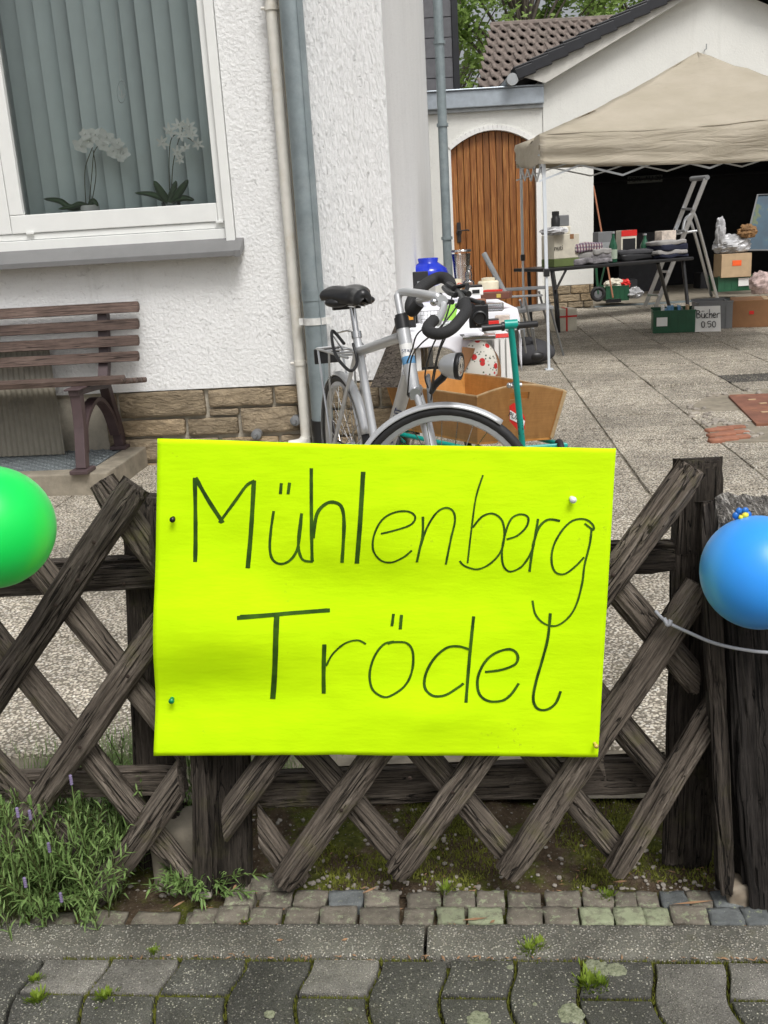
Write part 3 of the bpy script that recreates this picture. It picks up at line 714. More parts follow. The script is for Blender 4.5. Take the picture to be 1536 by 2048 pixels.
# drainpipes on the front
def pipe_px(x0, y0, x1, y1, off, r, par, name='drainpipe', mat=M_ZINC, n=20):
    P0 = UN(0, NH+off); a = VP(x0, y0, P0); b = VP(x1, y1, P0)
    return mk(name, tube([a, b], r, n), mat, par, smooth=True)
zp = HP(627, 600, -.13); dp = mk('drainpipe', tube([Vector((zp.x, zp.y, 6)), Vector((zp.x, zp.y, hz(640, 905)))], .062, 24), M_ZINC, hs_, smooth=True)
mk('seam', tube([Vector((zp.x+.035, zp.y-.055, 6)), Vector((zp.x+.035, zp.y-.055, .1))], .004, 6), M_ZINC, dp)
for y_ in (590, 870):
    q = HP(627, y_, -.13); mk('sleeve', tube([Vector((zp.x, zp.y, q.z-.03)), Vector((zp.x, zp.y, q.z+.03))], .066, 24), M_ZINC, dp, smooth=True)
q = HP(627, 642, -.13); mk('bracket', join([tube([Vector((zp.x, zp.y, q.z-.019)), Vector((zp.x, zp.y, q.z+.019))], .0675, 24), box(zp.x-.075, zp.y, q.z-.018, .03, .03, .036), box(zp.x+.075, zp.y, q.z-.018, .03, .03, .036)]), simple('scuffed_white_band', (.62, .62, .60), .6, var=.3, dirt=(.3, .3, .3)), dp, smooth=True)
mk('shoe', tube([Vector((zp.x, zp.y, .26)), Vector((zp.x, zp.y, .05)), Vector((zp.x+.01, zp.y-.05, -.05))], .07, 20), M_BLACK, dp, smooth=True)
wp_ = [HP(x_, y_, -.07) for x_, y_ in ((538, 20), (541, 60))]
wx = HP(590, 600, -.06); r_w = .031
bz = hz(600, 862)
wp = mk('waste_pipe', tube([Vector((wx.x, wx.y, 6)), Vector((wx.x, wx.y, bz+.03)), Vector((wx.x+.0, wx.y-.02, bz-.02)), Vector((wx.x-.03, wx.y-.03, bz-.055)), Vector((wx.x-.10, wx.y-.03, bz-.065))], r_w, 18, sm=5), M_PIPEW, hs_, smooth=True)
for y_ in (12, 726):
    q = HP(590, y_, -.06); mk('pipe_clip', join([tube([Vector((wx.x, wx.y, q.z-.013)), Vector((wx.x, wx.y, q.z+.013))], r_w+.005, 18), tube([Vector((wx.x-.055, wx.y, q.z)), Vector((wx.x+.055, wx.y, q.z))], .008, 8), tube([Vector((wx.x, wx.y, q.z)), Vector((wx.x, wx.y+.06, q.z))], .006, 8)]), M_PIPEW, wp, smooth=True)
mk('seal_strip', obox(UN(toUN(zp)[0]-.082, NH-.05, ZB), U*.02, N*.048, Z*5.5), M_MORTAR, hs_)
for x_, y_ in ((512, 870), (590, 842)):
    c = HP(x_, y_, -.06); mk('vent_cap', lathe([(.03, 0), (.03, .05), (.012, .055), (.012, .09)], c+N*.05, 14, -N), M_GREYPL, hs_, smooth=True)
# far corner downpipe
fp = D(885, 250, 13.35)
fd = mk('drainpipe', tube([Vector((fp.x, fp.y, 5.5)), Vector((fp.x, fp.y, .0))], .06, 16), M_ZINC, hs_, smooth=True)
for y_ in (85, 250, 477):
    q = D(885, y_, 13.35); mk('bracket', tube([Vector((fp.x, fp.y, q.z-.02)), Vector((fp.x, fp.y, q.z+.02))], .075, 16), M_ZINC, fd, smooth=True)
# doorstep slab with grate under the bench
st = thing('doorstep', 'concrete step with a metal tread grate under the brown bench', 'step', UN(-2, NH-.6))
sr = G(215, 945, .12); uR_ = toUN(sr)[0]; nF = toUN(sr)[1]
mk('concrete', join([obox(UN(-4, nF, -.03), U*(uR_+4), N*.12, Z*.15), obox(UN(uR_-.13, nF+.121, -.03), U*.13, N*(NH-nF-.125), Z*.15), obox(UN(-4, nF+.121, -.03), U*(uR_-.131+4), N*(NH-nF-.125), Z*.125)]), M_CONC, st, bev=.008)
gr = []
M_GRATE = simple('galvanised_tread', (.26, .29, .30), .5, metal=.5, var=.2, bstr=.1)
gn0, gn1 = nF+.125, NH-.04
gx = uR_-.14
i = 0
while gx-i*.035 > -3.0:
    u_ = gx-i*.035
    gr.append(obox(UN(u_, gn0, .098), -U*.006, N*(gn1-gn0), Z*.018)); i += 1
j = 0
while gn0+j*.03 < gn1:
    gr.append(obox(UN(gx, gn0+j*.03, .1), U*(-3.0-gx), N*.006, Z*.017)); j += 1
mk('grate', join(gr), M_GRATE, st)
i = 0
bmp = []
while gx-.0175-i*.035 > -2.9:
    j = 0
    while gn0+.015+j*.06 < gn1:
        bmp.append(ball(UN(gx-.0175-i*.035, gn0+.015+j*.06+(.03 if i % 2 else 0), .113), .012, .009, .008, 6, 4)); j += 1
    i += 1
mk('tread_studs', join(bmp), M_GRATE, st, kind='stuff')
# ================================================================== GATE WALL, GARAGE, NEIGHBOURS
X_ = Vector((1, 0, 0)); Y_ = Vector((0, 1, 0))
def GP(x, y, Yd=GY): return D(x, y, Yd)
ga = thing('garage', 'white gabled garage with wide open dark doorway behind the beige canopy', 'garage', (2.77, GY, 0))
xl = GP(1087, 300).x; xo = GP(1187, 450).x; xr = 8.2
ap = GP(1417, -40); eL = GP(1087, 132); 
slope = (ap.z-eL.z)/(ap.x-eL.x); xR = ap.x*2-xl
def roofz(x): return ap.z-abs(x-ap.x)*slope
ZL = 2.45
mk('wall', join([prism([(xl, GY, .36), (xo, GY, .36), (xo, GY, roofz(xo)), (xl, GY, roofz(xl))], Y_*.3),
   prism([(xo, GY, ZL), (xr, GY, ZL), (xr, GY, roofz(xr)), (ap.x, GY, ap.z), (xo, GY, roofz(xo))], Y_*.3),
   prism([(xr, GY, .36), (xR+.6, GY, .36), (xR+.6, GY, roofz(xR+.6)), (xr, GY, roofz(xr))], Y_*.3),
   obox((xl, GY+.301, 0), (.3, 0, 0), (0, 3.9, 0), (0, 0, roofz(xl)-.15)), obox((xR+.3, GY+.301, 0), (.3, 0, 0), (0, 3.9, 0), (0, 0, roofz(xR+.3)-.2))]), M_PLASTER3, ga)
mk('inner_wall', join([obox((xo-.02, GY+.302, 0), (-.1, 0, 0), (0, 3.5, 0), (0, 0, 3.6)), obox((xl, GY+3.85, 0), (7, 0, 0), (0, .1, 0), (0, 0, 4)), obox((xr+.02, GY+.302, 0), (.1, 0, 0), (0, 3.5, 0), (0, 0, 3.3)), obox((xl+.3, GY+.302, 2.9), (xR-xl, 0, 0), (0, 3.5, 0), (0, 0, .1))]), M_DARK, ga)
gb = mk('stone_base', join([obox((xl+.003, GY+.03, -.05), (xo-xl-.005, 0, 0), (0, .25, 0), (0, 0, .408)), obox((xr, GY+.03, -.05), (1, 0, 0), (0, .25, 0), (0, 0, .408))]), M_MORTAR, ga)
k = 500
for z0, z1, cuts in ((.0, .10, (0, .35, .6)), (.10, .22, (0, .2, .55)), (.22, .36, (0, .4, .7))):
    cs = [xl+c for c in cuts]+[xo]
    for a, b in zip(cs[:-1], cs[1:]):
        k += 1; vf = lumpy_box(b-a-.015, z1-z0-.015, .05, .006, k, 6, 3, 1, .8)
        mk('stone', vf, M_STONE, gb, smooth='all', M=Matrix.Translation(-Vector((0, 0, 0))) @ frame(Vector(((a+b)/2, GY+.035, (z0+z1)/2)), X_, Z, -Y_))
mk('floor', obox((xo-.05, GY-.02, -.05), (xr-xo+.1, 0, 0), (0, 3.8, 0), (0, 0, .075)), M_CONC, ga)
mk('threshold', obox((xo, GY-.12, -.05), (xr-xo, 0, 0), (0, .099, 0), (0, 0, .065)), M_ZINC, ga)
# roof planes: slabs with overhang, stepped verge tiles, gutter
ov = .35
sl_ = Vector((1, 0, slope)).normalized(); nr = Vector((-slope, 0, 1)).normalized()
base = Vector((xl-.42, GY-.28, roofz(xl)-.42*slope+.02))
Lr = (ap.x-(xl-.42))*math.sqrt(1+slope*slope)
mk('roof', join([obox(base+nr*.05, sl_*Lr, Y_*4.4, nr*.07), obox(Vector((ap.x, base.y, base.z+Lr*sl_.z))+nr*.05, Vector((1, 0, -slope)).normalized()*Lr, Y_*4.4, Vector((slope, 0, 1)).normalized()*.07)]), M_ROOFB, ga)
mk('barge_board', join([prism([base+Y_*.06-Z*.10+X_*.42, base+Y_*.06+sl_*Lr-Z*.10, base+Y_*.06+sl_*Lr+nr*.045, base+Y_*.06+nr*.045], Y_*.03), obox(base+Y_*.09-nr*.0+Z*.0, sl_*Lr, Y_*.19, nr*.04)]), simple('cream_painted_board', (.55, .54, .50), .6, var=.1), ga)
nt_ = 12
for i in range(nt_):
    p = base+sl_*(Lr*i/nt_)+nr*(.02)+Y_*(-.02)
    mk('verge_tile', obox(p-nr*.06, sl_*(Lr/nt_*1.06)-nr*.03, Y_*.06, nr*.15), M_ROOFB, ga, bev=.01)
    mk('ridge_edge_tile', obox(p+nr*.092+Y_*.001, sl_*(Lr/nt_*1.05)-nr*.03, Y_*.35, nr*.03), M_ROOFB, ga, bev=.008)
gt = base-X_*.02-Z*.03
mk('gutter', join([gridm(lambda a, b: Vector((gt.x-.05+.085*cos(pi+pi*a), gt.y+4.3*b, gt.z+.02+.085*sin(pi+pi*a))), 8, 1), lathe([(.085, 0), (.085, .01)], (gt.x-.05, gt.y-.01, gt.z+.0), 16, Y_)]), M_GALV, ga, smooth=True, solid=.004)
mk('soffit', obox(base+X_*.0+Y_*.12-Z*.06, X_*.42+Z*.42*slope, Y_*4.2, Z*.03), M_SLATE, ga)
hk = GP(1409, 100); mk('wall_hook', tube([hk+Y_*.0, hk-Y_*.08, hk-Y_*.08+Z*.07], .008, 6), M_GALV, ga)
# faint things on the back wall of the garage
bw = GY+3.8
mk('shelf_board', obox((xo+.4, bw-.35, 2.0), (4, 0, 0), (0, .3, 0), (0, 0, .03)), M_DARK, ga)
# plate lettering
def text(name, s, P, size, mat, par, xd=X_, nd_=-Y_, ext=.0005):
    cu = bpy.data.curves.new(name, 'FONT'); cu.body = s; cu.size = size; cu.extrude = ext; cu.align_x = 'CENTER'; cu.align_y = 'CENTER'
    t_ = bpy.data.objects.new(name, cu); COL.objects.link(t_)
    dg = bpy.context.evaluated_depsgraph_get(); me = bpy.data.meshes.new_from_object(t_.evaluated_get(dg)); bpy.data.objects.remove(t_)
    V = [v.co.copy() for v in me.vertices]; F = [tuple(p.vertices) for p in me.polygons]; bpy.data.meshes.remove(me)
    yd = nd_.cross(xd)
    V = [Vector(P)+xd*v.x+yd*v.y+nd_*v.z for v in V]
    return mk(name, (V, F), mat, par)
c = D(1290, 358, GY+3.6); M_DIM = simple('dimmed_plate_paint', (.16, .17, .16), .8, var=.2)  # plate colour dimmed so it stays faint in the dark garage
np_ = thing('number_plate', 'faint old number plate hanging in the dark back of the garage', 'plate', c)
mk('plate', obox(c+Vector((-.33, 0, -.07)), (.66, 0, 0), (0, .01, 0), (0, 0, .13)), M_DIM, np_)
text('lettering', 'PDK  AU 20', c-Y_*.003, .12, M_DARK, np_)
# gate wall with arched board gate
gw = thing('gate_wall', 'low white wall with arched opening and zinc capping between house and garage', 'wall', (1.9, GY, 0))
gx0 = GP(905, 400).x; gx1 = GP(1073, 400).x; zt = GP(985, 214).z
xm_ = (gx0+gx1)/2; hw = (gx1-gx0)/2; zsp = GP(903, 300).z; zap = GP(985, 260).z
def arch(x, e=0): return zsp+(zap-zsp)*(1-((x-xm_)/(hw+e))**2)+e
def archwall(x0, x1, ztop, y, dep, e=0):
    top = [Vector((x0, y, ztop)), Vector((x1, y, ztop))]
    ar = [Vector((gx1-(gx1-gx0)*i/20, y, arch(gx1-(gx1-gx0)*i/20))) for i in range(21)]
    V, F = [], []
    parts = [obox((x0, y, -.03), (gx0-x0, 0, 0), (0, dep, 0), (0, 0, ztop+.03)), obox((gx1, y, -.03), (x1-gx1, 0, 0), (0, dep, 0), (0, 0, ztop+.03))]
    for a, b in zip(ar[:-1], ar[1:]):
        parts.append(prism([b, a, Vector((a.x, y, ztop)), Vector((b.x, y, ztop))], Y_*dep))
    return join(parts)
mk('wall', archwall(.3, xl-.003, zt, GY+.02, .25), M_PLASTER3, gw)
tr = [Vector((gx0, GY-.005, 0)), Vector((gx0, GY-.005, zsp))]+[Vector((gx0+(gx1-gx0)*i/20, GY-.005, arch(gx0+(gx1-gx0)*i/20))) for i in range(1, 20)]+[Vector((gx1, GY-.005, zsp)), Vector((gx1, GY-.005, 0))]
ms_ = []
for a, b in zip(tr[:-1], tr[1:]):
    d_ = (b-a).normalized(); s_ = Vector((-d_.z, 0, d_.x)) 
    ms_.append(prism([a, b, b+s_*.07, a+s_*.07], Y_*.024))
mk('arch_trim', join(ms_), M_WHITE, gw)
zc = GP(985, 180).z
mk('capping', join([obox((.3, GY-.10, zt+.002), (2.45, 0, 0), (0, .45, 0), (0, 0, zc-zt)), obox((.3, GY-.13, zc+.003), (2.45, 0, 0), (0, .5, 0), (0, 0, .025))]), M_ZINCL, gw, bev=.01)
mk('lip', obox((.3, GY-.03, zt-.05), (2.45, 0, 0), (0, .045, 0), (0, 0, .048)), M_GALV, gw)
gt_ = thing('arched_gate', 'arched brown gate of vertical boards with an iron handle in the white wall', 'gate', (xm_, GY+.1, 0))
nb_ = 13
for i in range(nb_):
    a = gx0+(gx1-gx0)*i/nb_+.004; b = gx0+(gx1-gx0)*(i+1)/nb_-.004
    top = [Vector((a+(b-a)*t/4, GY+.1, arch(a+(b-a)*t/4)-.004)) for t in range(5)]
    V, F = prism([Vector((a, GY+.1, .04))]+[Vector((b, GY+.1, .04))]+top[::-1], Y_*.03)
    c_ = Vector(((a+b)/2, GY+.1, 1.2)); V = [v-c_ for v in V]
    mk('board', (V, F), M_GATE, gt_, M=Matrix.Translation(c_), bev=.006)
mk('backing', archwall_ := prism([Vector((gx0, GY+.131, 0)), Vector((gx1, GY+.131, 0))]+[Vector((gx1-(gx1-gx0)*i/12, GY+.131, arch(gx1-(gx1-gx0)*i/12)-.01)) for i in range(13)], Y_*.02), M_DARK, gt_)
c = D(918, 465, GY+.09); M_IRON = simple('dark_iron', (.05, .045, .045), .5, metal=.6)
mk('handle', join([lathe([(.02, 0), (.045, .004), (.045, .01), (.02, .014)], c, 14, -Y_), obox(c+Vector((-.03, -.01, -.15)), (.06, 0, 0), (0, .012, 0), (0, 0, .3)), tube([c-Y_*.02+Z*.02, c-Y_*.06+Z*.02, c+Vector((.13, -.06, .03)), c+Vector((.15, -.06, .01))], .011, 8, sm=3)]), M_IRON, gt_, smooth=True)
# dark clad building behind the gate wall
xb = D(917, 100, 17.2).x; xb0 = D(905, 100, 17.2).x
cb_ = thing('clad_building', 'dark grey clad building edge rising behind the gate wall beside the house corner', 'building', (.5, 17.2, 0))
mk('wall', obox((-3, 17.2, 0), (xb0+3, 0, 0), (0, 4, 0), (0, 0, 7)), M_SLATE, cb_)
mk('corner_post', obox((xb0+.002, 17.15, 0), (xb-xb0, 0, 0), (0, 4, 0), (0, 0, 7)), M_ROOFB, cb_)
for i in range(20): mk('cladding_panel', obox((-3, 17.18, .4+i*.3), (xb0+2.995, 0, 0), (0, .019, 0), (0, 0, .285)), M_SLATE, cb_)
# neighbour's tiled roof
nr_ = thing('tiled_roof_house', 'neighbouring house with a weathered brown tiled roof under the trees', 'house', (4, 21, 0))
e0 = D(958, 178, 20); e1 = D(986, 52, 22.5); 
mk('wall', obox((e0.x+.3, 20.5, 0), (6, 0, 0), (0, 6, 0), (0, 0, e0.z-.05)), M_PLASTER3, nr_)
rws = 8; cw = .205
dirn = (e1-e0); dirz = Vector((0, dirn.y, dirn.z)); stp_ = dirz/rws; nn_ = Vector((0, -dirn.z, dirn.y)).normalized()
def tilem():
    V, F = [], []
    for j in range(2):
        for i in range(9):
            x = i/8; h = .035*sin(x*2*pi+.6)+.01
            V.append(Vector((x*cw*1.06, 0, 0))+stp_*(j*1.12)+nn_*(h+(.035 if j == 0 else .0)))
    k0 = len(V)
    for i in range(9): V.append(V[i]-nn_*.03)
    for i in range(8): F += [(i, i+1, 9+i+1, 9+i), (k0+i, k0+i+1, i+1, i)]
    return V, F
tm = None
for r_ in range(rws):
    for c_ in range(16):
        P = Vector((e0.x+dirn.x*r_/rws+c_*cw, e0.y, e0.z))+stp_*r_
        if tm is None: o = mk('roof_tile', tilem(), M_RTILE, nr_, smooth='all', M=Matrix.Translation(P)); tm = o.data
        else:
            o = link(bpy.data.objects.new('roof_tile', tm)); o.parent = nr_; o.matrix_basis = Matrix.Translation(P-ORG[nr_]+nn_*random.uniform(-.006, .006))
mk('roof_deck', prism([e0-nn_*.06, e0-nn_*.06+X_*3.7, e1-nn_*.06+X_*3.4, e1-nn_*.06], -nn_*.08), M_SLATE, nr_)
mk('ridge', tube([e1+Z*.0-X_*.05, e1+X_*3.4], .08, 8), M_RTILE, nr_, smooth=True)
mk('verge', prism([e0-X_*.03, e1-X_*.03, e1+X_*.03, e0+X_*.03], nn_*.03-Z*.03), M_RTILE, nr_)
# trees
def tree(name, label, base, h, crown, nclump, nleaf, seed, lsz=.10, group=None):
    r_ = random.Random(seed); t = thing(name, label, 'tree', base, group)
    B = Vector(base); cc = B+Vector((0, 0, h*.66))
    tp = [B, B+Vector((.1, 0, h*.3)), B+Vector((-.1, .1, h*.6)), B+Vector((.1, 0, h*.93))]
    limbs = []
    trk = tube(tp, [.22, .17, .11, .03], 10, sm=5)
    cl = []
    for i in range(nclump):
        a = r_.uniform(0, 2*pi); q = r_.uniform(-1, 1); rr = r_.uniform(.45, 1)**.5
        s = math.sqrt(1-q*q)
        c = cc+Vector((crown[0]*s*cos(a)*rr, crown[1]*s*sin(a)*rr, crown[2]*q*rr))
        cl.append(c)
        if i % 2 == 0:
            st_ = B+Vector((0, 0, max(h*.25, min(h*.85, (c.z-B.z)*.62))))
            limbs.append(tube([st_, st_.lerp(c, .5)+Vector((0, 0, .25)), c], [.06, .035, .008], 6, sm=3))
    mk('trunk', join([trk]+limbs), simple('bark_'+str(seed), (.09, .075, .06), .95, var=.3, bs=30, bstr=.7), t, smooth='all')
    V, F = [], []
    for c in cl:
        R = r_.uniform(.35, .85)
        for _ in range(nleaf):
            d = Vector((r_.gauss(0, 1), r_.gauss(0, 1), r_.gauss(0, .7)))*R*.5
            p = c+d; a = Vector((r_.gauss(0, 1), r_.gauss(0, 1), r_.gauss(0, .6))).normalized(); b = a.cross(Vector((r_.gauss(0, 1), r_.gauss(0, 1), 1))).normalized()
            s = lsz*r_.uniform(.6, 1.3); k_ = len(V)
            V += [p-a*s, p+b*s*.5+a*.1*s, p+a*s, p-b*s*.5]; F.append((k_, k_+1, k_+2, k_+3))
    mk('crown', (V, F), M_TREE, t)
tree('deciduous_tree', 'light green leafy tree behind the tiled roof, sky showing through its crown', (4.6, 29, 0), 11.5, (3.0, 1.6, 4.4), 85, 150, 11, .10)
tree('deciduous_tree', 'leafy tree farther back on the left, between dark cladding and tiled roof', (2.9, 33, 0), 10.5, (2.2, 1.2, 4.4), 44, 150, 12, .10)
tree('deciduous_tree', 'darker leafy tree above the ridge of the garage roof', (8.6, 31, 0), 12.5, (2.6, 1.6, 4.2), 50, 150, 13, .11)
# ================================================================== CANOPY
cn = thing('pop_up_canopy', 'beige pop-up canopy with sloping roof and valance standing in front of the garage', 'canopy', (3.4, 10.3, 0))
A0 = D(1079, 268, 8.83); A1 = D(1031, 290, 11.7); A2 = D(1790, 208, 8.5); AP = D(1395, 105, 10.2)
A3 = Vector((D(1640, 300, 11.6).x, 11.6, A1.z)); zv0 = D(1080, 328, 8.83).z
hip = lambda P, Q, t, s: P.lerp(Q, t)-Z*(s*sin(pi*t))
def panel(P, Q, T, nu=24, nv=14, seed=0):
    def f(a, b):
        L_ = hip(P, T, b, .045); R_ = hip(Q, T, b, .045); p = L_.lerp(R_, a)
        p += Z*(-.05*sin(pi*a)*(1-b)+.012*noise.noise(Vector((a*9, b*16, seed)))*(1-b*.6)+.02*noise.noise(Vector((a*3+b*5, b*9, seed+4)))); return p
    return gridm(f, nu, nv)
for P, Q, s_ in ((A0, A2, 1), (A2, A3, 2), (A3, A1, 3), (A1, A0, 4)):
    mk('roof_panel', panel(P, Q, AP, seed=s_), M_CANOPY, cn, smooth='all', solid=.002)
def valance(P, Q, h0, h1, seed):
    def f(a, b):
        p = P.lerp(Q, a)-Z*(.05*sin(pi*a)); dr = h0+(h1-h0)*a
        o_ = (Q-P).cross(Z).normalized()
        return p-Z*dr*b+o_*(.012*sin(a*11+b*3+seed)*b+.03*noise.noise(Vector((a*5+b*1.6, b*3.5, seed))))-Z*.012*noise.noise(Vector((a*6, 0, seed)))*b
    return gridm(f, 60, 8)
hv = A0.z-zv0
for P, Q, s_, a_, b_ in ((A0, A2, 1, hv, .36), (A2, A3, 2, .3, .3), (A3, A1, 3, .25, .25), (A1, A0, 4, .2, hv)):
    mk('valance', valance(P, Q, a_, b_, s_), M_CANOPY, cn, smooth='all', solid=.002)
M_LEGW = simple('white_powder_coated_leg', (.62, .66, .70), .35, var=.05, bstr=0)
def leg(Ptop, foot, name='leg', r=.0155):
    o = mk(name, join([tube([Ptop, Ptop.lerp(foot, .55)], r*1.25, 4), tube([Ptop.lerp(foot, .52), foot], r, 4)]), M_LEGW, cn)
    m_ = Ptop.lerp(foot, .56); mk('joint', box(m_.x, m_.y, m_.z-.04, .05, .05, .07), M_BLACK, o, bev=.006)
    mk('foot_plate', box(foot.x, foot.y, .002, .07, .07, .012), M_LEGW, o)
leg(A0-Z*.05+Vector((.04, .06, 0)), G(1098, 740)+Z*.01); leg(A1-Z*.05+Vector((.05, -.05, 0)), Vector((A1.x+.05, A1.y-.05, .01)))
leg(A2-Z*.05, Vector((A2.x, A2.y, .01))); leg(A3-Z*.05, Vector((A3.x, A3.y, .01)))
def truss(P, Q, n_=4):
    out = []
    for i in range(n_):
        a = P.lerp(Q, i/n_); b = P.lerp(Q, (i+1)/n_); 
        out.append(tube([a-Z*(.16 if i % 2 else .38), b-Z*(.38 if i % 2 else .16)], .011, 4)); out.append(tube([a-Z*(.38 if i % 2 else .16)+Y_*.03, b-Z*(.16 if i % 2 else .38)+Y_*.03], .011, 4))
    return join(out)
for P, Q in ((A0+Y_*.06, A2+Y_*.06), (A1, A3), (A0+Y_*.06+X_*.05, A1+X_*.05)): mk('truss', truss(P, Q, 4), M_LEGW, cn)
# ================================================================== BENCH
bn = thing('bench', 'brown slatted park bench on the concrete step under the window', 'bench', (G(170, 945, .12).x-.8, 5.5, .12))
bR = toUN(G(246, 758, .60)); bn0 = bR[1]; bu = bR[0]
BL = 1.75
def bslat(p, upv, w_, t_, u1, extra=0.0):     # p: (n,z) of the lower front edge
    c = UN(u1-BL/2, p[0], p[1]); yv = (N*upv[0]+Z*upv[1]).normalized(); zv = U.cross(yv)
    vf = lumpy_box(BL, w_, t_, 0.0, 1, 3, 3, 1, .93)
    mk('slat', vf, M_BENCH, bn, smooth=True, M=frame(c+yv*w_/2, U, yv, zv))
ub_ = HP(281, 690, -.12); ubk = toUN(ub_)[0]
for y0, y1, off in ((603, 624, -.06), (637, 658, -.085), (670, 691, -.11), (702, 722, -.135)):
    q0 = HP(281, y1, off); q1 = HP(281, y0, off); z0 = q0.z; z1 = q1.z
    bslat((toUN(q0)[0]*0+NH+off, z0), (.18, 1), z1-z0, .03, toUN(q0)[0])
for i in range(5):
    bslat((bn0+i*.082, .572-.010*i), (1, -.10 if i else .2), .068, .03, bu+(.0 if i == 0 else .005))
for du in (-.25, -1.45):
    lu = bu+du
    ff = toUN(G(170, 945, .12))[1]; rb = toUN(G(220, 898, .12))[1]
    F0 = UN(lu, ff, .12); 
    def ll(pts, w_, nm='leg'):
        pts = smooth_path([UN(lu, a, b) for a, b in pts], 6); V = []; Fs = []
        for i, p in enumerate(pts):
            T_ = (pts[min(i+1, len(pts)-1)]-pts[max(i-1, 0)]).normalized(); s_ = T_.cross(U).normalized()
            ww = w_*(1+.25*abs(i/(len(pts)-1)-.5)*2)
            V += [p-s_*ww/2-U*.028, p+s_*ww/2-U*.028, p+s_*ww/2+U*.028, p-s_*ww/2+U*.028]
        m_ = len(pts)
        for i in range(m_-1):
            for j in range(4): Fs.append((i*4+j, i*4+(j+1) % 4, (i+1)*4+(j+1) % 4, (i+1)*4+j))
        Fs += [(3, 2, 1, 0), tuple(range(m_*4-4, m_*4))]
        return V, Fs
    nf = ff
    mk('leg', join([ll([(nf+.07, .565), (nf+.065, .42), (nf+.04, .28), (nf+.01, .14)], .05), obox(UN(lu-.05, nf-.06, .121), U*.1, N*.13, Z*.022), obox(UN(lu-.045, nf+.01, .562), U*.09, N*.12, Z*.010)]), M_BIRON, bn, bev=.004)
    mk('leg', join([ll([(rb-.13, .56), (rb-.08, .42), (rb-.02, .28), (rb+.01, .14)], .05), obox(UN(lu-.05, rb-.05, .121), U*.1, N*.12, Z*.022)]), M_BIRON, bn, bev=.004)
    mk('brace', ll([(nf+.05, .22), (nf+.11, .38), ((nf+rb)/2, .47), (rb-.14, .38), (rb-.05, .22)], .022), M_BIRON, bn)
    mk('seat_support', ll([(nf+.03, .552), (rb-.12, .525)], .03), M_BIRON, bn)
    mk('back_support', ll([(rb-.13, .53), (NH-.088, .70), (NH-.022, .94)], .045), M_BIRON, bn)
# ================================================================== FENCE
def timber(name, par, A, B, wd, h, mat, half=True, seed=0, cutA=None, cutB=None, crk=.0035, rough_end=.006, nseg=None, nr=26):
    """A,B world centres of the back face line; width wd across, h toward the street; half round or square."""
    A = Vector(A); B = Vector(B); X = (B-A).normalized(); Lg = (B-A).length
    zv = -N; zv = (zv-X*zv.dot(X)).normalized(); yv = zv.cross(X)
    ns = nseg or max(20, int(Lg/.013)); V = []; Fs = []
    prof = []
    for i in range(nr):
        t = i/(nr-1)
        if half:
            a = pi*t; prof.append((cos(a)*wd/2, (sin(a)**.8)*h, sin(a), cos(a)))
        else:
            k = t*4*.9999   # rounded rectangle front: up, across, down
            a = pi*t; e = .28
            cx = math.copysign(abs(cos(a))**e, cos(a)); sx = abs(sin(a))**e
            prof.append((cx*wd/2, sx*h, sx, cx))
    for s in range(ns+1):
        x = Lg*s/ns
        end = min(s, ns-s)
        bow = .0035*noise.noise(Vector((x*4, seed*5.1, 0)))
        wv = 1+.05*noise.noise(Vector((x*6, seed*3.3, 9)))
        for i, (y, z, nz, ny) in enumerate(prof):
            arc = (i/(nr-1))*(wd+h)*1.3
            n1 = noise.noise(Vector((x*3.2+seed*7, arc*75+.9*noise.noise(Vector((x*7, 0, seed))), seed*2.2)))
            n2 = noise.noise(Vector((x*2.0+seed*3, arc*28+.7*noise.noise(Vector((x*5, 3, seed))), seed*1.3+20)))
            d = -crk*max(0, 1-abs(n1)*5)-crk*2.1*max(0, 1-abs(n2)*9)+.0016*noise.noise(Vector((x*9, arc*30, seed)))
            if end < 3: d -= .0018*(3-end)
            xx = x+(rough_end*noise.noise(Vector((arc*120, seed, s))) if end == 0 else 0)
            V.append(Vector((xx, y*wv+ny*d+bow, max(z+nz*d, 0.0002*i % .001))))
        V.append(Vector((x, -wd/2*wv+bow, 0))); V.append(Vector((x, wd/2*wv+bow, 0)))
    m_ = nr+2
    for s in range(ns):
        for i in range(m_):
            a = s*m_+i; b = s*m_+(i+1) % m_; Fs.append((a, a+m_, b+m_, b))
    M = frame(A, X, yv, zv)
    c0 = Vector((0, 0, h*.4)); k0 = len(V)
    V += [Vector((0-.002, 0, h*.45)), Vector((Lg+.002, 0, h*.45))]
    for i in range(m_): Fs.append((k0, i, (i+1) % m_)); Fs.append((k0+1, ns*m_+(i+1) % m_, ns*m_+i))
    # vertical end cuts, world planes
    if cutA is not None or cutB is not None:
        bm = bmesh.new(); vs = [bm.verts.new(v) for v in V]; bm.verts.ensure_lookup_table()
        for f in Fs:
            try: bm.faces.new([vs[i] for i in f])
            except ValueError: pass
        Mi = M.inverted()
        for cut, sgn in ((cutA, -1), (cutB, 1)):
            if cut is None: continue
            u_c, tilt = cut; nn = (U+Z*tilt).normalized()*sgn; P = U*u_c+N*FENCE.dot(N)
            pl = Mi @ P; pn = (Mi.to_3x3() @ nn)
            r_ = bmesh.ops.bisect_plane(bm, geom=bm.verts[:]+bm.edges[:]+bm.faces[:], plane_co=pl, plane_no=pn, clear_outer=True)
            ed = [g for g in r_['geom_cut'] if isinstance(g, bmesh.types.BMEdge)]
            bmesh.ops.holes_fill(bm, edges=ed)
        bm.verts.index_update(); V = [v.co.copy() for v in bm.verts]; Fs = [tuple(v.index for v in f.verts) for f in bm.faces]; bm.free()
    return mk(name, (V, Fs), mat, par, smooth=True, M=M)
PXM = 1950/1.76
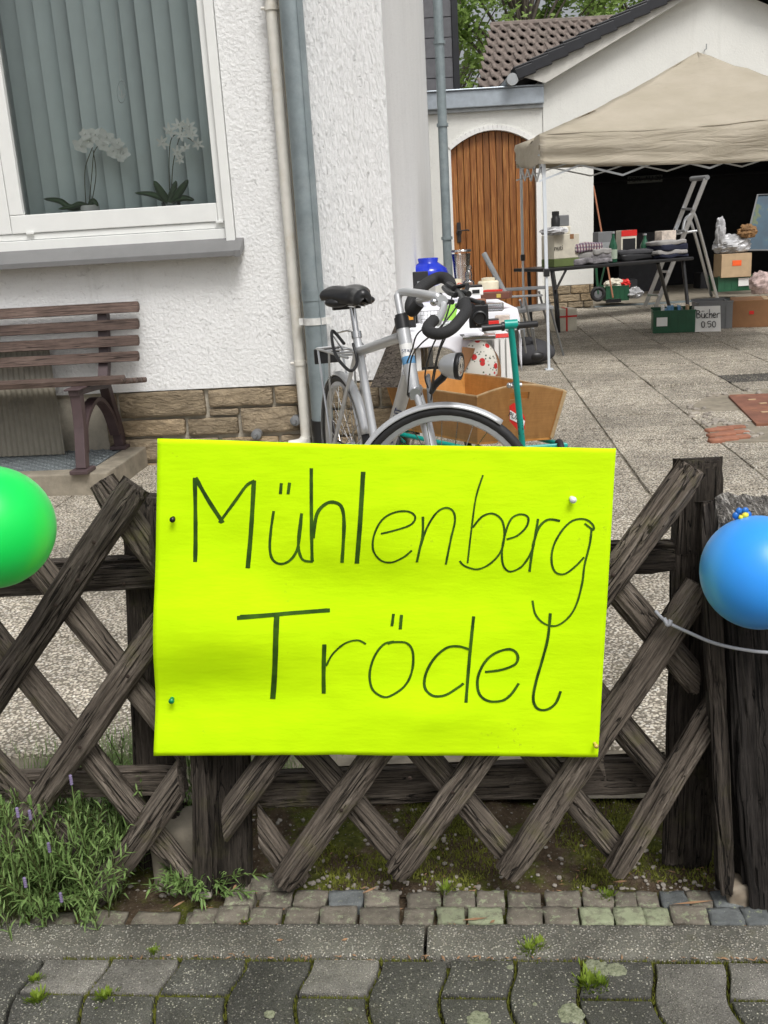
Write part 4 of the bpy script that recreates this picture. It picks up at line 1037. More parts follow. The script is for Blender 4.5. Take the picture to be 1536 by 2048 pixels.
def fline(p, q, off): return FP(*p, off), FP(*q, off)
def fu(x, y): return toUN(FP(x, y))[0]
fA = thing('lattice_fence', 'weathered rustic lattice fence panel left of the sign with lavender at its foot', 'fence', UN(-.8, 1.68))
fB = thing('lattice_fence', 'weathered rustic lattice fence panel carrying the yellow sign', 'fence', UN(.1, 1.68))
cutL = (fu(376, 1600), 0.02); cutM0 = (fu(447, 1600), 0.0); cutM1 = (fu(1407, 1500), -.04)
fr_off, bk_off = .0, .034                # back faces: front layer at +.0 (bulges toward the street), back layer at +.034
Wd, Hh = .054, .030
def fs(par, a, b, w_=Wd, front=True, seed=1, cA=None, cB=None, mat=M_SLAT, **kw):
    A, B = fline(a, b, fr_off if front else bk_off)
    return timber('slat', par, A, B, w_, Hh, mat, True, seed, cA, cB, **kw)
fs(fA, (-60, 1470), (273, 968), .056, seed=1, mat=M_TOPSLAT)
fs(fA, (-20, 1745), (430, 1090), .056, seed=2, cB=cutL)
fs(fA, (188, 1806), (420, 1475), .056, seed=3, cB=cutL)
fs(fA, (-250, 1420), (50, 985), .056, seed=4, mat=M_TOPSLAT)
fs(fA, (-300, 1800), (-100, 1520), .056, seed=5)
fs(fA, (203, 962), (460, 1315), .055, False, 6, cB=cutL)
fs(fA, (-35, 985), (460, 1605), .052, False, 7, cB=cutL)
fs(fA, (-60, 1205), (440, 1830), .052, False, 8, cB=(fu(385, 1700), .02))
fs(fA, (-80, 1440), (215, 1765), .052, False, 9)
fs(fA, (-160, 1540), (10, 1760), .052, False, 10)
fs(fB, (385, 1735), (930, 975), .056, seed=21, cA=cutM0)
fs(fB, (566, 1764), (1145, 965), .055, seed=22, crk=.006)
fs(fB, (793, 1744), (1384, 933), .055, seed=23, crk=.0045)
fs(fB, (1015, 1745), (1400, 1168), .055, seed=24, cB=cutM1)
fs(fB, (1230, 1742), (1440, 1395), .050, seed=25, cB=cutM1, crk=.007)
fs(fB, (375, 1770), (700, 1305), .05, seed=26, cA=(fu(447, 1900), 0), crk=.006) if False else None
fs(fB, (380, 1450), (600, 1762), .052, False, 30, cA=(fu(507, 1600), 0))
fs(fB, (420, 1280), (812, 1722), .052, False, 31, cA=cutM0)
fs(fB, (420, 1010), (1028, 1715), .052, False, 32, cA=cutM0)
fs(fB, (640, 985), (1240, 1708), .052, False, 33)
fs(fB, (850, 985), (1345, 1572), .052, False, 34)
fs(fB, (1070, 985), (1400, 1370), .052, False, 35, cB=(fu(1385, 1300), -.04))
def rail(par, a, b, w_, seed, mat, off=.090, h=.026):
    A, B = fline(a, b, off); return timber('rail', par, A, B, w_, h, mat, False, seed, nr=22)
rail(fA, (-160, 1166), (385, 1133), .066, 41, M_TOPSLAT)
rail(fA, (-160, 1572), (374, 1552), .062, 42, M_SLAT)
rail(fB, (448, 1128), (1345, 1110), .062, 43, M_POST)
rail(fB, (500, 1575), (1330, 1540), .078, 44, M_SLAT)
def post(name, par, x0, x1, x2, x3, y0, y1, off, dep, mat, seed, **kw):
    a = FP((x0+x1)/2, y0, off+dep); b = FP((x2+x3)/2, y1, off+dep)
    w_ = (FP(x3, y1, off+dep)-FP(x2, y1, off+dep)).length
    return timber(name, par, b, a, w_, dep, mat, False, seed, nr=34, **kw)
post('post', fA, 262, 345, 285, 372, 985, 1730, .094, .05, M_POST, 51)
post('post', fB, 1352, 1436, 1330, 1418, 915, 1722, .094, .04, M_POST, 52)
post('post_board', fB, 1340, 1400, 1322, 1365, 1110, 1728, .088, .005, M_POST, 53)
ft = mk('footing', lumpy_box(.12, .10, .16, .004, 5, 5, 4, 3, .6), M_CONC, fA, smooth='all', M=Matrix.Translation(UN(fu(338, 1740), 1.745, -.05)))
# nails
def nail(par, x, y, off): 
    c = FP(x, y, off); return mk('nail', lathe([(.0, 0), (.0035, .0005), (.004, .002), (.002, .003)], c, 8, -N), MATS.get('nail_iron') or simple('nail_iron', (.05, .035, .028), .6, metal=.5), par, smooth=True)
for x, y in ((156, 1160), (188, 1084), (112, 1210), (256, 1352), (160, 1494), (298, 1643), (683, 1620), (905, 1584), (1226, 1150), (820, 1555)): nail(fA if x < 400 else fB, x, y, -.0305)
for x, y in ((248, 1167),): nail(fA, x, y, .062)
# splinter under the sign
mk('splinter', prism([FP(1190, 1512, -.004), FP(1206, 1515, -.006), FP(1214, 1568, -.002)], N*.003), M_SLAT, fB)
# middle post
fp_ = thing('fence_post', 'short broad dark fence post with a split strip nailed to it, below the sign', 'post', UN(fu(450, 1780), 1.66))
post('strip', fp_, 378, 420, 392, 430, 1150, 1785, -.012, .03, M_POST, 61, crk=.006)
post('board', fp_, 415, 500, 428, 506, 1150, 1785, .020, .045, M_POST, 62)
# big gate post at the right
bp = thing('gate_post', 'very broad dark wooden gate post with bleached top behind the blue balloon', 'post', UN(fu(1500, 1780), 1.66))
post('strip', bp, 1383, 1432, 1432, 1467, 1002, 1775, -.045, .03, M_POST, 63)
M_BIG = M_DARKPOST
a = FP(1434, 1005, -.03); b = FP(1466, 1790, -.03)
post('board', bp, 1433, 1580, 1464, 1640, 1034, 1800, -.05, .10, M_DARKPOST, 64, nseg=70)
tf = [FP(1437, 1036, -.049), FP(1590, 1040, -.049), FP(1590, 1000, .052), FP(1430, 984, .052)]
def capf(a, b):
    p = tf[0].lerp(tf[1], a).lerp(tf[3].lerp(tf[2], a), b); q = min(a*14, 1, b*8+.25)
    return p+Z*(.0025*noise.noise(Vector((a*50, b*5, 3)))+.006*noise.noise(Vector((a*9, b*3, 8)))-.010*(1-q))
cv, cf_ = gridm(capf, 80, 16); nv_ = len(cv)
cv += [Vector((v.x, v.y, tf[0].z-.03)) for v in cv]
per = [i for i in range(81)]+[81*k+80 for k in range(1, 17)]+[81*16+i for i in range(79, -1, -1)]+[81*k for k in range(15, 0, -1)]
cf_ += [(per[k], per[k-1], per[k-1]+nv_, per[k]+nv_) for k in range(len(per))]
mk('weathered_top', (cv, cf_), M_ENDGRAIN2, bp, smooth=True)
ct = random.Random(9); spl = []
for i in range(420):
    s = ct.random(); t = ct.random()**1.2; p = capf(s, t)
    d = (-N*.8-Z*.3+U*ct.uniform(-.25, .25)).normalized()*ct.uniform(.006, .016); w_ = U*ct.uniform(.0008, .002)
    spl.append(([p-w_+Z*.001, p+w_+Z*.001, p+Z*.0018+d*.5, p+d+Z*.0005], [(0, 1, 2), (1, 3, 2), (3, 0, 2)]))
mk('weathered_fibres', join(spl), M_ENDGRAIN, bp, kind='stuff')
def endfib(par, x0, y0, x1, y1, off, n_, seed, L_=.012):
    r_ = random.Random(seed); sp = []
    for i in range(n_):
        p = FP(x0+(x1-x0)*r_.random(), y0+(y1-y0)*r_.random()+3, off+r_.uniform(-.012, .012))
        d = (Z*r_.uniform(.6, 1)+U*r_.uniform(-.1, .5)).normalized()*r_.uniform(.004, L_); w_ = U*r_.uniform(.001, .0025)
        sp.append(([p-w_-Z*.012, p+w_-Z*.012, p+N*.003-Z*.01, p+d], [(0, 1, 3), (1, 2, 3), (2, 0, 3)]))
    mk('frayed_end', join(sp), M_POST, par, kind='stuff')
endfib(fA, 250, 972, 285, 984, -.01, 70, 1); endfib(fB, 1356, 925, 1390, 938, -.01, 70, 2); endfib(fB, 1395, 918, 1434, 922, .11, 60, 3)
# ================================================================== SIGN
SOFF = -.040
cor = dict(tl=FP(315, 877, SOFF), tr=FP(1232, 897, SOFF), bl=FP(307, 1512, SOFF), br=FP(1196, 1514, SOFF))
def sheet_disp(s, t):
    d = .004*sin(pi*s)*0+.010*math.exp(-((s-.12)/.20)**2-((t-.42)/.16)**2)-.007*math.exp(-((s-.13)/.28)**2-((t-.20)/.12)**2)
    d += .009*math.exp(-((s-.45)/.22)**2-((t-.88)/.25)**2)-.004*math.exp(-((s-.5)/.3)**2-((t-.55)/.1)**2)+.004*math.exp(-((s-.62)/.12)**2-((t-.14)/.07)**2)
    d += .006*(1-t)*sin(s*pi)+.0015*noise.noise(Vector((s*6, t*5, 2)))+.0006*noise.noise(Vector((s*18, t*14, 4)))+.008*max(0, t-.9)**1.0*sin(s*pi)
    return d
def sheet(s, t, e=0.0):
    p = cor['bl'].lerp(cor['br'], s).lerp(cor['tl'].lerp(cor['tr'], s), t)
    p += Z*(.009*sin(pi*s)*(1-t))
    return p-N*(sheet_disp(s, t)*1.8+e)
def sheetmat():
    m, n, b = newmat('fluorescent_yellow_card'); co = coords(n, 'Object')
    c = ramp(n, noi(n, co, 5, 5, .6), [(.3, (.60, .98, .0)), (.7, (.66, 1.0, .002))])
    dm = math_(n, 'MULTIPLY', ramp(n, noi(n, co, 90, 3, .7), [(.62, 0), (.70, 1)]), ramp(n, noi(n, co, 6, 2), [(.56, 0), (.68, .5)]))
    c = mix(n, dm, c, (.35, .50, .02))
    n.links.new(c, b.inputs['Base Color']); b.inputs['Roughness'].default_value = .75; b.inputs['Specular IOR Level'].default_value = .15
    bump(n, b, noi(n, coords(n, 'Object', (1, 1, 4)), 14, 3), .10, .01); return m
M_SHEET = sheetmat()
sg = thing('poster', 'large fluorescent yellow poster with handwritten lettering pinned to the fence', 'poster', cor['bl'].lerp(cor['br'], .5))
so_ = mk('card', gridm(lambda a, b: sheet(a, b), 90, 66), M_SHEET, sg, smooth='all'); 
sm_ = so_.modifiers.new('s', 'SOLIDIFY'); sm_.thickness = .0012; sm_.offset = 0
def inv_sheet(x, y):
    P = FP(x, y, SOFF); e1_ = None; s = t = .5
    for _ in range(6):
        p = cor['bl'].lerp(cor['br'], s).lerp(cor['tl'].lerp(cor['tr'], s), t)
        ds = (cor['br']-cor['bl']).lerp(cor['tr']-cor['tl'], t); dt = (cor['tl'].lerp(cor['tr'], s)-cor['bl'].lerp(cor['br'], s))
        r_ = P-p; s += r_.dot(ds)/ds.dot(ds); t += r_.dot(dt)/dt.dot(dt)
    return s, t
strokes = [
 ((148,155),(150,300),(150,430),12),((150,155),(190,225),(240,303),12),((345,163),(318,180),(285,225),(228,303),9),((343,162),(335,300),(322,452),13),
 ((408,262),(398,330),(395,390),(405,425),(430,438),(460,426),(484,390),(495,330),(500,268),8),((500,268),(489,350),(492,400),(505,425),(535,430),8),
 ((433,170),(430,206),9),((460,168),(455,206),9),((531,120),(532,280),(533,430),10),((537,350),(550,270),(580,235),(610,231),(632,250),(638,310),(630,434),10),
 ((700,130),(690,300),(678,437),13),
 ((757,335),(810,322),(855,305),(868,280),(845,262),(800,265),(760,290),(735,340),(732,390),(755,425),(790,433),(830,415),(857,392),6),
 ((893,280),(892,340),(882,390),(873,433),7),((885,380),(905,320),(935,270),(965,252),(990,262),(997,295),(985,350),(975,400),(967,442),6),
 ((1088,145),(1065,220),(1050,330),(1038,438),5),((1055,318),(1085,282),(1120,272),(1150,295),(1158,345),(1145,400),(1110,440),(1070,458),(1030,448),(1012,430),6),
 ((1165,357),(1200,345),(1230,315),(1235,285),(1210,275),(1180,290),(1160,340),(1150,400),(1155,445),(1175,465),(1205,455),(1225,435),(1245,400),(1255,370),6),
 ((1268,290),(1258,350),(1248,400),(1240,465),7),((1250,380),(1270,320),(1300,293),(1340,297),7),
 ((1420,305),(1448,325),(1446,308),(1420,291),(1380,297),(1345,330),(1318,380),(1312,430),(1325,465),(1355,470),(1390,445),(1418,415),6),
 ((1443,320),(1437,370),(1420,440),(1412,500),(1395,565),(1370,610),(1330,640),(1290,635),(1260,605),(1250,560),6),
 ((292,606),(440,600),(590,593),12),((302,599),(440,596),(582,589),5),((419,605),(414,740),(402,888),16),((573,702),(570,790),(570,868),12),((578,775),(600,735),(640,700),(680,690),(708,703),6),
 ((800,695),(765,705),(735,745),(720,800),(728,850),(760,875),(790,872),(835,840),(858,790),(860,730),(840,700),(800,697),(778,703),7),
 ((797,605),(792,645),8),((823,608),(819,655),9),
 ((1045,720),(1010,710),(970,715),(930,750),(903,800),(899,845),(925,870),(965,868),(1005,845),(1025,830),8),((1058,612),(1045,740),(1033,890),9),
 ((1095,793),(1150,785),(1195,765),(1200,735),(1175,718),(1130,730),(1095,760),(1072,810),(1075,860),(1105,885),(1150,885),(1180,865),(1205,830),8),
 ((1308,600),(1300,680),(1280,760),(1260,830),(1252,880),(1265,910),(1295,915),(1325,895),(1342,855),8)]
m, n, b = newmat('marker_ink'); co = coords(n, 'Object', (1, 1, 1))
c = ramp(n, noi(n, co, 25, 3, .6), [(.35, (.012, .05, .001)), (.65, (.05, .14, .002))]); n.links.new(c, b.inputs['Base Color']); b.inputs['Roughness'].default_value = .45; M_INK = m
for idx, st in enumerate(strokes):
    wz = st[-1]; pts = [inv_sheet(300+x/1.634, 860+y/1.634) for x, y in st[:-1]]
    P3 = smooth_path([Vector((s*.77, t*.60, 0)) for s, t in pts], 7); V = []; Fs = []
    for i, p in enumerate(P3):
        T_ = (P3[min(i+1, len(P3)-1)]-P3[max(i-1, 0)]).normalized(); nn = Vector((-T_.y, T_.x, 0))
        hw_ = wz/1.634/PXM/2*(1+.18*noise.noise(Vector((i*.3, idx, 0))))*1.08
        for k_ in (-1, -.33, .33, 1):
            q = p+nn*hw_*k_; V.append(sheet(q.x/.77, q.y/.60, .0011+.00002*idx))
    for i in range(len(P3)-1):
        for k_ in range(3): Fs.append((i*4+k_, i*4+k_+1, (i+1)*4+k_+1, (i+1)*4+k_))
    mk('pen_stroke', (V, Fs), M_INK, sg)
for (x, y), kx, r_ in (((347, 1036), 'black', .0052), ((1143, 997), 'white', .006), ((342, 1402), 'green', .0055), ((1189, 1486), 'tan', .0042)):
    s, t = inv_sheet(x, y); c = sheet(s, t)
    mk('push_pin', lathe([(.0, -.001), (r_*.7, .0), (r_*.75, .002), (r_*.45, .004), (r_*.5, .008), (r_, .010), (r_*.95, .013), (0, .0145)], c, 12, -N+U*.15), M_PIN[kx], sg, smooth='all')
# ================================================================== BALLOONS, CORD
def rubber(name, c1, c2):
    m, n, b = newmat(name); co = coords(n, 'Object')
    b.inputs['Base Color'].default_value = (*c1, 1); b.inputs['Roughness'].default_value = .34; b.inputs['Sheen Weight'].default_value = .15
    b.inputs['Subsurface Weight'].default_value = .35; b.inputs['Subsurface Radius'].default_value = (.02, .03, .03); b.inputs['Subsurface Scale'].default_value = .5
    return m
def balloon(label, cpx, Yd, r, col, axis, seed):
    c = D(cpx[0], cpx[1], Yd); ax = Vector(axis).normalized()
    t = thing('balloon', label, 'balloon', c)
    prof = []
    for i in range(33):
        a = -pi/2+pi*i/32; rr = cos(a)*r; hh = sin(a)*r*(1.08 if a > 0 else 1.0)
        if a > .5: rr *= 1-.10*((a-.5)/1.07)**1.5
        prof.append((rr, hh))
    mk('skin', lathe(prof, c, 48, ax), rubber('balloon_rubber_'+str(seed), *col), t, smooth='all')
    k_ = c+ax*r*1.08
    mk('knot', join([lathe([(.004, -.002), (.007, .004), (.004, .009), (.008, .014), (.011, .018)], k_, 12, ax)]), MATS['balloon_rubber_'+str(seed)], t, smooth='all')
    return t, c
bg_, cg = balloon('bright green balloon at the left edge in front of the fence', (-15, 1055), 1.50, .0975, ((.0, .72, .10), (0, .6, .1)), (-.7, .6, .3), 1)
bb_, cb2 = balloon('blue balloon pinned to the broad gate post at the right edge', (1517, 1146), 1.47, .0905, ((.03, .33, .95), (0, .2, .9)), (.1, .95, .3), 2)
c = D(1484, 1030, 1.50); mk('rosette', join([ball(c+Vector((.010*cos(a), 0, .008*sin(a))), .006, .004, .006, 8, 5) for a in [i*pi/3 for i in range(6)]]), M_PIN['blue'], bb_, smooth='all')
mk('pin_head', join([ball(c-Y_*.006+Vector((.003, 0, .001)), .006, .004, .005, 8, 5), ball(c-Y_*.006+Vector((-.004, 0, -.002)), .004, .004, .004, 8, 5)]), M_PIN['yellow'], bb_, smooth='all')
M_CORD = simple('grey_white_cable', (.42, .43, .46), .5, var=.08, bstr=0)
cdp = [FP(1311, 1222, -.012), FP(1326, 1238, -.028), FP(1345, 1250, -.040), FP(1380, 1266, -.056), FP(1425, 1285, -.062), FP(1480, 1298, -.064), FP(1545, 1305, -.066), FP(1640, 1300, -.058), FP(1700, 1290, .02)]
cr = thing('cable', 'grey-white cable tied round a fence slat and running right below the blue balloon', 'cable', cdp[1])
mk('cord', tube(cdp, .0030, 10, sm=6), M_CORD, cr, smooth='all')
mk('knot', join([tube([FP(1328, 1236, -.035), FP(1336, 1250, -.042), FP(1342, 1240, -.04)], .004, 8, sm=4), tube([FP(1320, 1232, -.02), FP(1312, 1222, -.01)], .0015, 6)]), M_CORD, cr, smooth='all')
# ================================================================== BICYCLE
_a = D(866, 1006, 3.40); AX = Vector((_a.x, _a.y, 0))
E_ = Vector((.32, -.947, 0)).normalized(); LT = Vector((-E_.y, E_.x, 0))*-1      # LT: rider's right... side vector
S_ = Vector((.992, -.11, 0)).normalized(); SLt = Vector((S_.y, -S_.x, 0))
WR = .335
def Bk(x, z, y=0.0): return AX-E_*1.04+E_*x+LT*y+Z*z
def axis_(z): return Bk(1.04-(z-.335)*.364, z)
def Sk(f, z, l=0.0): return axis_(z)+S_*f+SLt*l
bk = thing('bicycle', 'silver trekking bicycle with black butterfly handlebar parked behind the poster', 'bicycle', Bk(.5, 0))
def wheel(C_, d, side, nm):
    w_ = thing_part = mk(nm, tube([C_+(d*cos(a)+Z*sin(a))*(WR-.018) for a in [i*2*pi/56 for i in range(56)]], .0185, 12, True), M_RUBBER, bk, smooth='all')
    prof = [(-.012, -.014), (.004, -.012), (.004, .012), (-.012, .014), (-.018, 0)]
    V, F = [], []
    for i in range(56):
        a = i*2*pi/56; rd = d*cos(a)+Z*sin(a)
        for r_, s_ in prof: V.append(C_+rd*(WR-.036+r_)+side*s_)
    for i in range(56):
        for j in range(5): F.append((i*5+j, i*5+(j+1) % 5, ((i+1) % 56)*5+(j+1) % 5, ((i+1) % 56)*5+j))
    mk('rim', (V, F), M_ALU, w_, smooth=True)
    sp = []
    for i in range(32):
        a = i*2*pi/32; a2 = a+(.5 if i % 4 < 2 else -.5); sd = side*(.028 if i % 2 else -.028)
        sp.append(tube([C_+(d*cos(a2)+Z*sin(a2))*.03+sd, C_+(d*cos(a)+Z*sin(a))*(WR-.046)], .0019, 4, cap=False))
    mk('spokes', join(sp), M_CHROME, w_, kind='stuff')
    mk('hub', lathe([(.01, -.055), (.012, -.045), (.032, -.035), (.02, -.02), (.02, .02), (.032, .035), (.012, .045), (.01, .055)], C_, 16, side), M_ALU, w_, smooth=True)
    mk('reflector', obox(C_+d*.2-side*.004, d*.04, side*.008, Z*.03), simple('orange_reflector', (.7, .25, .02), .3, bstr=0) if nm == 'wheel' and 'orange_reflector' not in MATS else MATS.get('orange_reflector'), w_)
    return w_
FC = axis_(.335)+S_*.045; RC = Bk(0, .335)
wheel(FC, S_, SLt, 'wheel'); wheel(RC, E_, LT, 'wheel')
def guard(C_, d, side, a0, a1, nm='mudguard', w_=.046, R=None):
    R = R or WR+.014
    def f(a, b):
        t = a0+(a1-a0)*a; x = (b-.5)*w_; return C_+(d*cos(t)+Z*sin(t))*(R-.010*(2*b-1)**2*1.6)+side*x
    return mk(nm, gridm(f, 36, 6), M_SILVER, bk, smooth='all', solid=.002)
guard(FC, S_, SLt, radians(52), radians(195)); guard(RC, E_, LT, radians(20), radians(205))
# frame
fr = [tube([Bk(.80, .895), Bk(.30, .80)], .020, 14), tube([Bk(.865, .77), Bk(.47, .31)], .026, 14), tube([Bk(.47, .29), Bk(.262, .86)], .018, 14),
      tube([axis_(.70), axis_(.93)], .024, 16), tube([Bk(.47, .29, .03), Bk(.0, .335, .065)], .010, 8), tube([Bk(.47, .29, -.03), Bk(.0, .335, -.065)], .010, 8),
      tube([Bk(.29, .80, .015), Bk(.0, .335, .065)], .009, 8), tube([Bk(.29, .80, -.015), Bk(.0, .335, -.065)], .009, 8), lathe([(.03, -.04), (.03, .04)], Bk(.47, .29), 14, LT)]
mk('frame', join(fr), M_SILVER, bk, smooth=True)
mk('head_cup', join([tube([axis_(.925), axis_(.965)], .027, 16), tube([axis_(.96), axis_(.975)], .022, 16), tube([axis_(.69), axis_(.702)], .027, 16)]), M_BLACK, bk, smooth=True)
mk('head_decal', join([tube([axis_(.80), axis_(.826)], .0246, 16)]), simple('pale_blue_decal', (.13, .32, .55), .4, bstr=0), bk, smooth=True)
mk('head_band', tube([axis_(.8265), axis_(.87)], .0246, 16), M_WHITE, bk, smooth=True)
hd_ = axis_(.848)+(-Y_)*.0252
text('lettering', 'STAR', axis_(.848)+(CAM-axis_(.848)).normalized()*.0258, .017, simple('navy_print', (.03, .05, .15), .4, bstr=0), bk, xd=(CAM-axis_(.848)).cross(Z).normalized()*-1, nd_=((CAM-axis_(.848))*Vector((1, 1, 0))).normalized())
# lettering on the down tube
dA, dB = Bk(.50, .345), Bk(.84, .74); dd_ = (dB-dA).normalized(); vn = (CAM-dA); vn = (vn-dd_*vn.dot(dd_)).normalized()
text('lettering', 'STARLIGHT', dA.lerp(dB, .55)+vn*.0268, .040, MATS['navy_print'], bk, xd=dd_, nd_=vn)
# fork with springs
for sg_ in (-1, 1):
    mk('fork_leg', join([tube([Sk(.02, .64, .048*sg_), Sk(.030, .5, .05*sg_), Sk(.045, .335, .052*sg_)], [.019, .016, .012], 12), tube([Sk(.012, .70, .046*sg_), Sk(.02, .63, .048*sg_)], .0135, 12)]), M_SILVER, bk, smooth=True)
mk('fork_crown', join([tube([Sk(.008, .705, -.06), Sk(.008, .705, .06)], .021, 10), tube([axis_(.68), axis_(.74)], .02, 12)]), M_ALU, bk, smooth=True)
mk('rim_brake', join([tube([Sk(.05, .65, .05*s_), Sk(.055, .70, .045*s_), Sk(.06, .76, .02*s_)], .007, 8) for s_ in (-1, 1)]+[box(*Sk(.045, .635, .035*s_), .03, .02, .02) for s_ in (-1, 1)]+[tube([Sk(.06, .76, -.02), Sk(.06, .76, .03)], .004, 6)]), M_GREYPL, bk, smooth=True)
# seat post, saddle
mk('seat_post', join([tube([Bk(.262, .86), Bk(.225, .985)], .0135, 12), lathe([(.022, -.012), (.022, .016)], Bk(.262, .862), 14, (Bk(.225, .985)-Bk(.262, .862)).normalized()), tube([Bk(.15, .985, .022), Bk(.33, .985, .022)], .004, 6), tube([Bk(.15, .985, -.022), Bk(.33, .985, -.022)], .004, 6)]), M_CHROME, bk, smooth=True)
def saddle(a, b):
    x = a  # 0 rear..1 nose
    hw_ = .028+.088*(1-x)**1.6+.0*x if x < .97 else .02
    hw_ = .034+(.112-.034)*max(0, 1-(x/.62))**.75 if x < .62 else .034-.006*(x-.62)
    if x < .08: hw_ *= .72+3.5*x
    if x > .93: hw_ *= max(.25, (1-x)/.07)**.5
    t = (b*2-1); ang = t*pi*.62
    y = sin(ang)*hw_/sin(pi*.5) if abs(ang) < pi/2 else math.copysign(hw_*(1-.18*(abs(ang)-pi/2)), t)
    z = 1.052+.012*(1-x)**2+.0-(1-cos(ang))*.040-(.010 if .3 < x < .6 else 0)*0+.006*sin(x*pi*2)
    z -= .010*math.exp(-(t/.16)**2)*(x < .5)
    if x < .001 or x > .999: y *= .05; z = 1.02
    return Bk(.112+.285*x, z, y*1.06)
mk('saddle', gridm(saddle, 30, 24), M_SADDLE, bk, smooth='all', solid=.006)
mk('saddle_shell', join([ball(Bk(.20, 1.0, .055), .055, .05, .022), ball(Bk(.20, 1.0, -.055), .055, .05, .022), ball(Bk(.27, 1.005, 0), .05, .04, .02), box(*Bk(.145, .965), .12, .03, .04, atan2(LT.y, LT.x))]), M_BLACK, bk, smooth='all')
# rack
rk = []
for s_ in (-.055, .055): rk.append(tube([Bk(.24, .77, s_*.7), Bk(.18, .775, s_), Bk(-.18, .775, s_), Bk(-.2, .77, s_*.8)], .006, 8))
rk += [tube([Bk(x_, .775, -.055), Bk(x_, .775, .055)], .005, 6) for x_ in (-.19, -.05, .08, .18)]
for s_ in (-.07, .07): rk += [tube([Bk(-.16, .775, s_*.8), Bk(0, .345, s_)], .005, 6), tube([Bk(.02, .775, s_*.8), Bk(0, .345, s_)], .005, 6)]
mk('luggage_rack', join(rk), M_ALU, bk, smooth=True)
mk('rack_spring_clip', tube([Bk(.22, .80, .05), Bk(.05, .86, .045), Bk(-.04, .85, 0), Bk(.05, .86, -.045), Bk(.22, .80, -.05)], .004, 6, sm=4), M_CHROME, bk, smooth=True)
mk('light_bracket', obox(Bk(-.205, .70, -.062), LT*.124, -E_*.012, Z*.07), M_BLACK, bk, bev=.004)
mk('rear_light', join([obox(Bk(-.218, .715, -.045), LT*.03, -E_*.008, Z*.018), obox(Bk(-.218, .715, .005), LT*.05, -E_*.008, Z*.02)]), M_CHROME, bk, bev=.002)
lk = []
mk('cable_lock', tube([Bk(.24, .83, .05), Bk(.16, .88, .075), Bk(.30, .80, .11), Bk(.42, .74, .09), Bk(.34, .76, .03), Bk(.27, .83, .02)], .007, 8, sm=6), M_BLACK, bk, smooth=True)
# cranks, pedals, chain
cr_ = Bk(.47, .29)
mk('chainring', lathe([(.03, .04), (.088, .042), (.09, .045), (.088, .048), (.03, .05)], cr_, 32, LT), M_GREYPL, bk, smooth=True)
mk('chain', join([tube([Bk(.47, .378, .045), Bk(0, .375, .045)], .005, 5), tube([Bk(.47, .202, .045), Bk(0, .295, .045)], .005, 5)]), M_BLACK, bk)
for s_, an in ((1, radians(200)), (-1, radians(20))):
    e = cr_+E_*cos(an)*.17+Z*sin(an)*.17+LT*.075*s_
    mk('crank', tube([cr_+LT*.06*s_, e], [.014, .010], 8), M_ALU, bk, smooth=True)
    pd = mk('pedal', obox(e+LT*.02*s_-E_*.045-Z*.012, E_*.09, LT*.085*s_, Z*.024), M_BLACK, bk, bev=.004)
    mk('pedal_reflector', obox(e+LT*.03*s_-E_*.048-Z*.006, E_*.003, LT*.06*s_, Z*.012), MATS['orange_reflector'], pd)
    mk('pedal_reflector', obox(e+LT*.03*s_+E_*.0455-Z*.006, E_*.003, LT*.06*s_, Z*.012), MATS['orange_reflector'], pd)
mk('kickstand', tube([Bk(.05, .30, -.06), Bk(-.05, .02, -.2)], .009, 8), M_BLACK, bk, smooth=True)
mk('derailleur', join([ball(Bk(.02, .27, .07), .02, .02, .035, 8, 6), tube([Bk(.02, .29, .075), Bk(.03, .19, .07)], .009, 8)]), M_BLACK, bk, smooth=True)
# stem and butterfly handlebar
mk('stem', join([tube([axis_(.96), axis_(1.045)], .0135, 12), tube([axis_(1.035), axis_(1.035)+S_*.02+Z*.02, D(868, 592, 3.43), D(880, 600, 3.42)], .015, 12, sm=4), lathe([(.021, -.022), (.021, .022)], D(883, 602, 3.41), 14, Y_)]), M_SILVER, bk, smooth=True)
hbf = [D(888, 606, 3.40), D(880, 618, 3.28), D(872, 640, 3.16), D(862, 655, 3.10)]
hb_far = [D(888, 600, 3.42), D(900, 590, 3.56), D(906, 578, 3.66), D(905, 572, 3.70)]
mk('handlebar', join([tube([D(838, 600, 3.62), D(852, 596, 3.52), D(868, 592, 3.46), D(880, 600, 3.42), D(888, 612, 3.38), D(884, 625, 3.28), D(874, 645, 3.16)], .0125, 12, sm=6)]), M_SILVER, bk, smooth=True)
mk('grip', tube([D(838, 606, 3.66), D(824, 622, 3.68), D(822, 606, 3.72), D(838, 580, 3.78), D(862, 562, 3.84), D(882, 555, 3.84), D(897, 561, 3.80), D(903, 576, 3.74)], .0225, 14, sm=6), M_FOAM, bk, smooth=True)
mk('grip', tube([D(868, 640, 3.12), D(857, 652, 3.08), D(857, 662, 3.05), D(876, 668, 3.02), D(900, 660, 3.02), D(920, 640, 3.06), D(932, 622, 3.12), D(930, 605, 3.2)], .0185, 14, sm=6), M_FOAM, bk, smooth=True)
mk('bar_end', join([tube([D(903, 574, 3.74), D(912, 580, 3.6), D(922, 590, 3.4), D(930, 604, 3.2)], .011, 10, sm=4)]), M_BLACK, bk, smooth=True)
lv = []
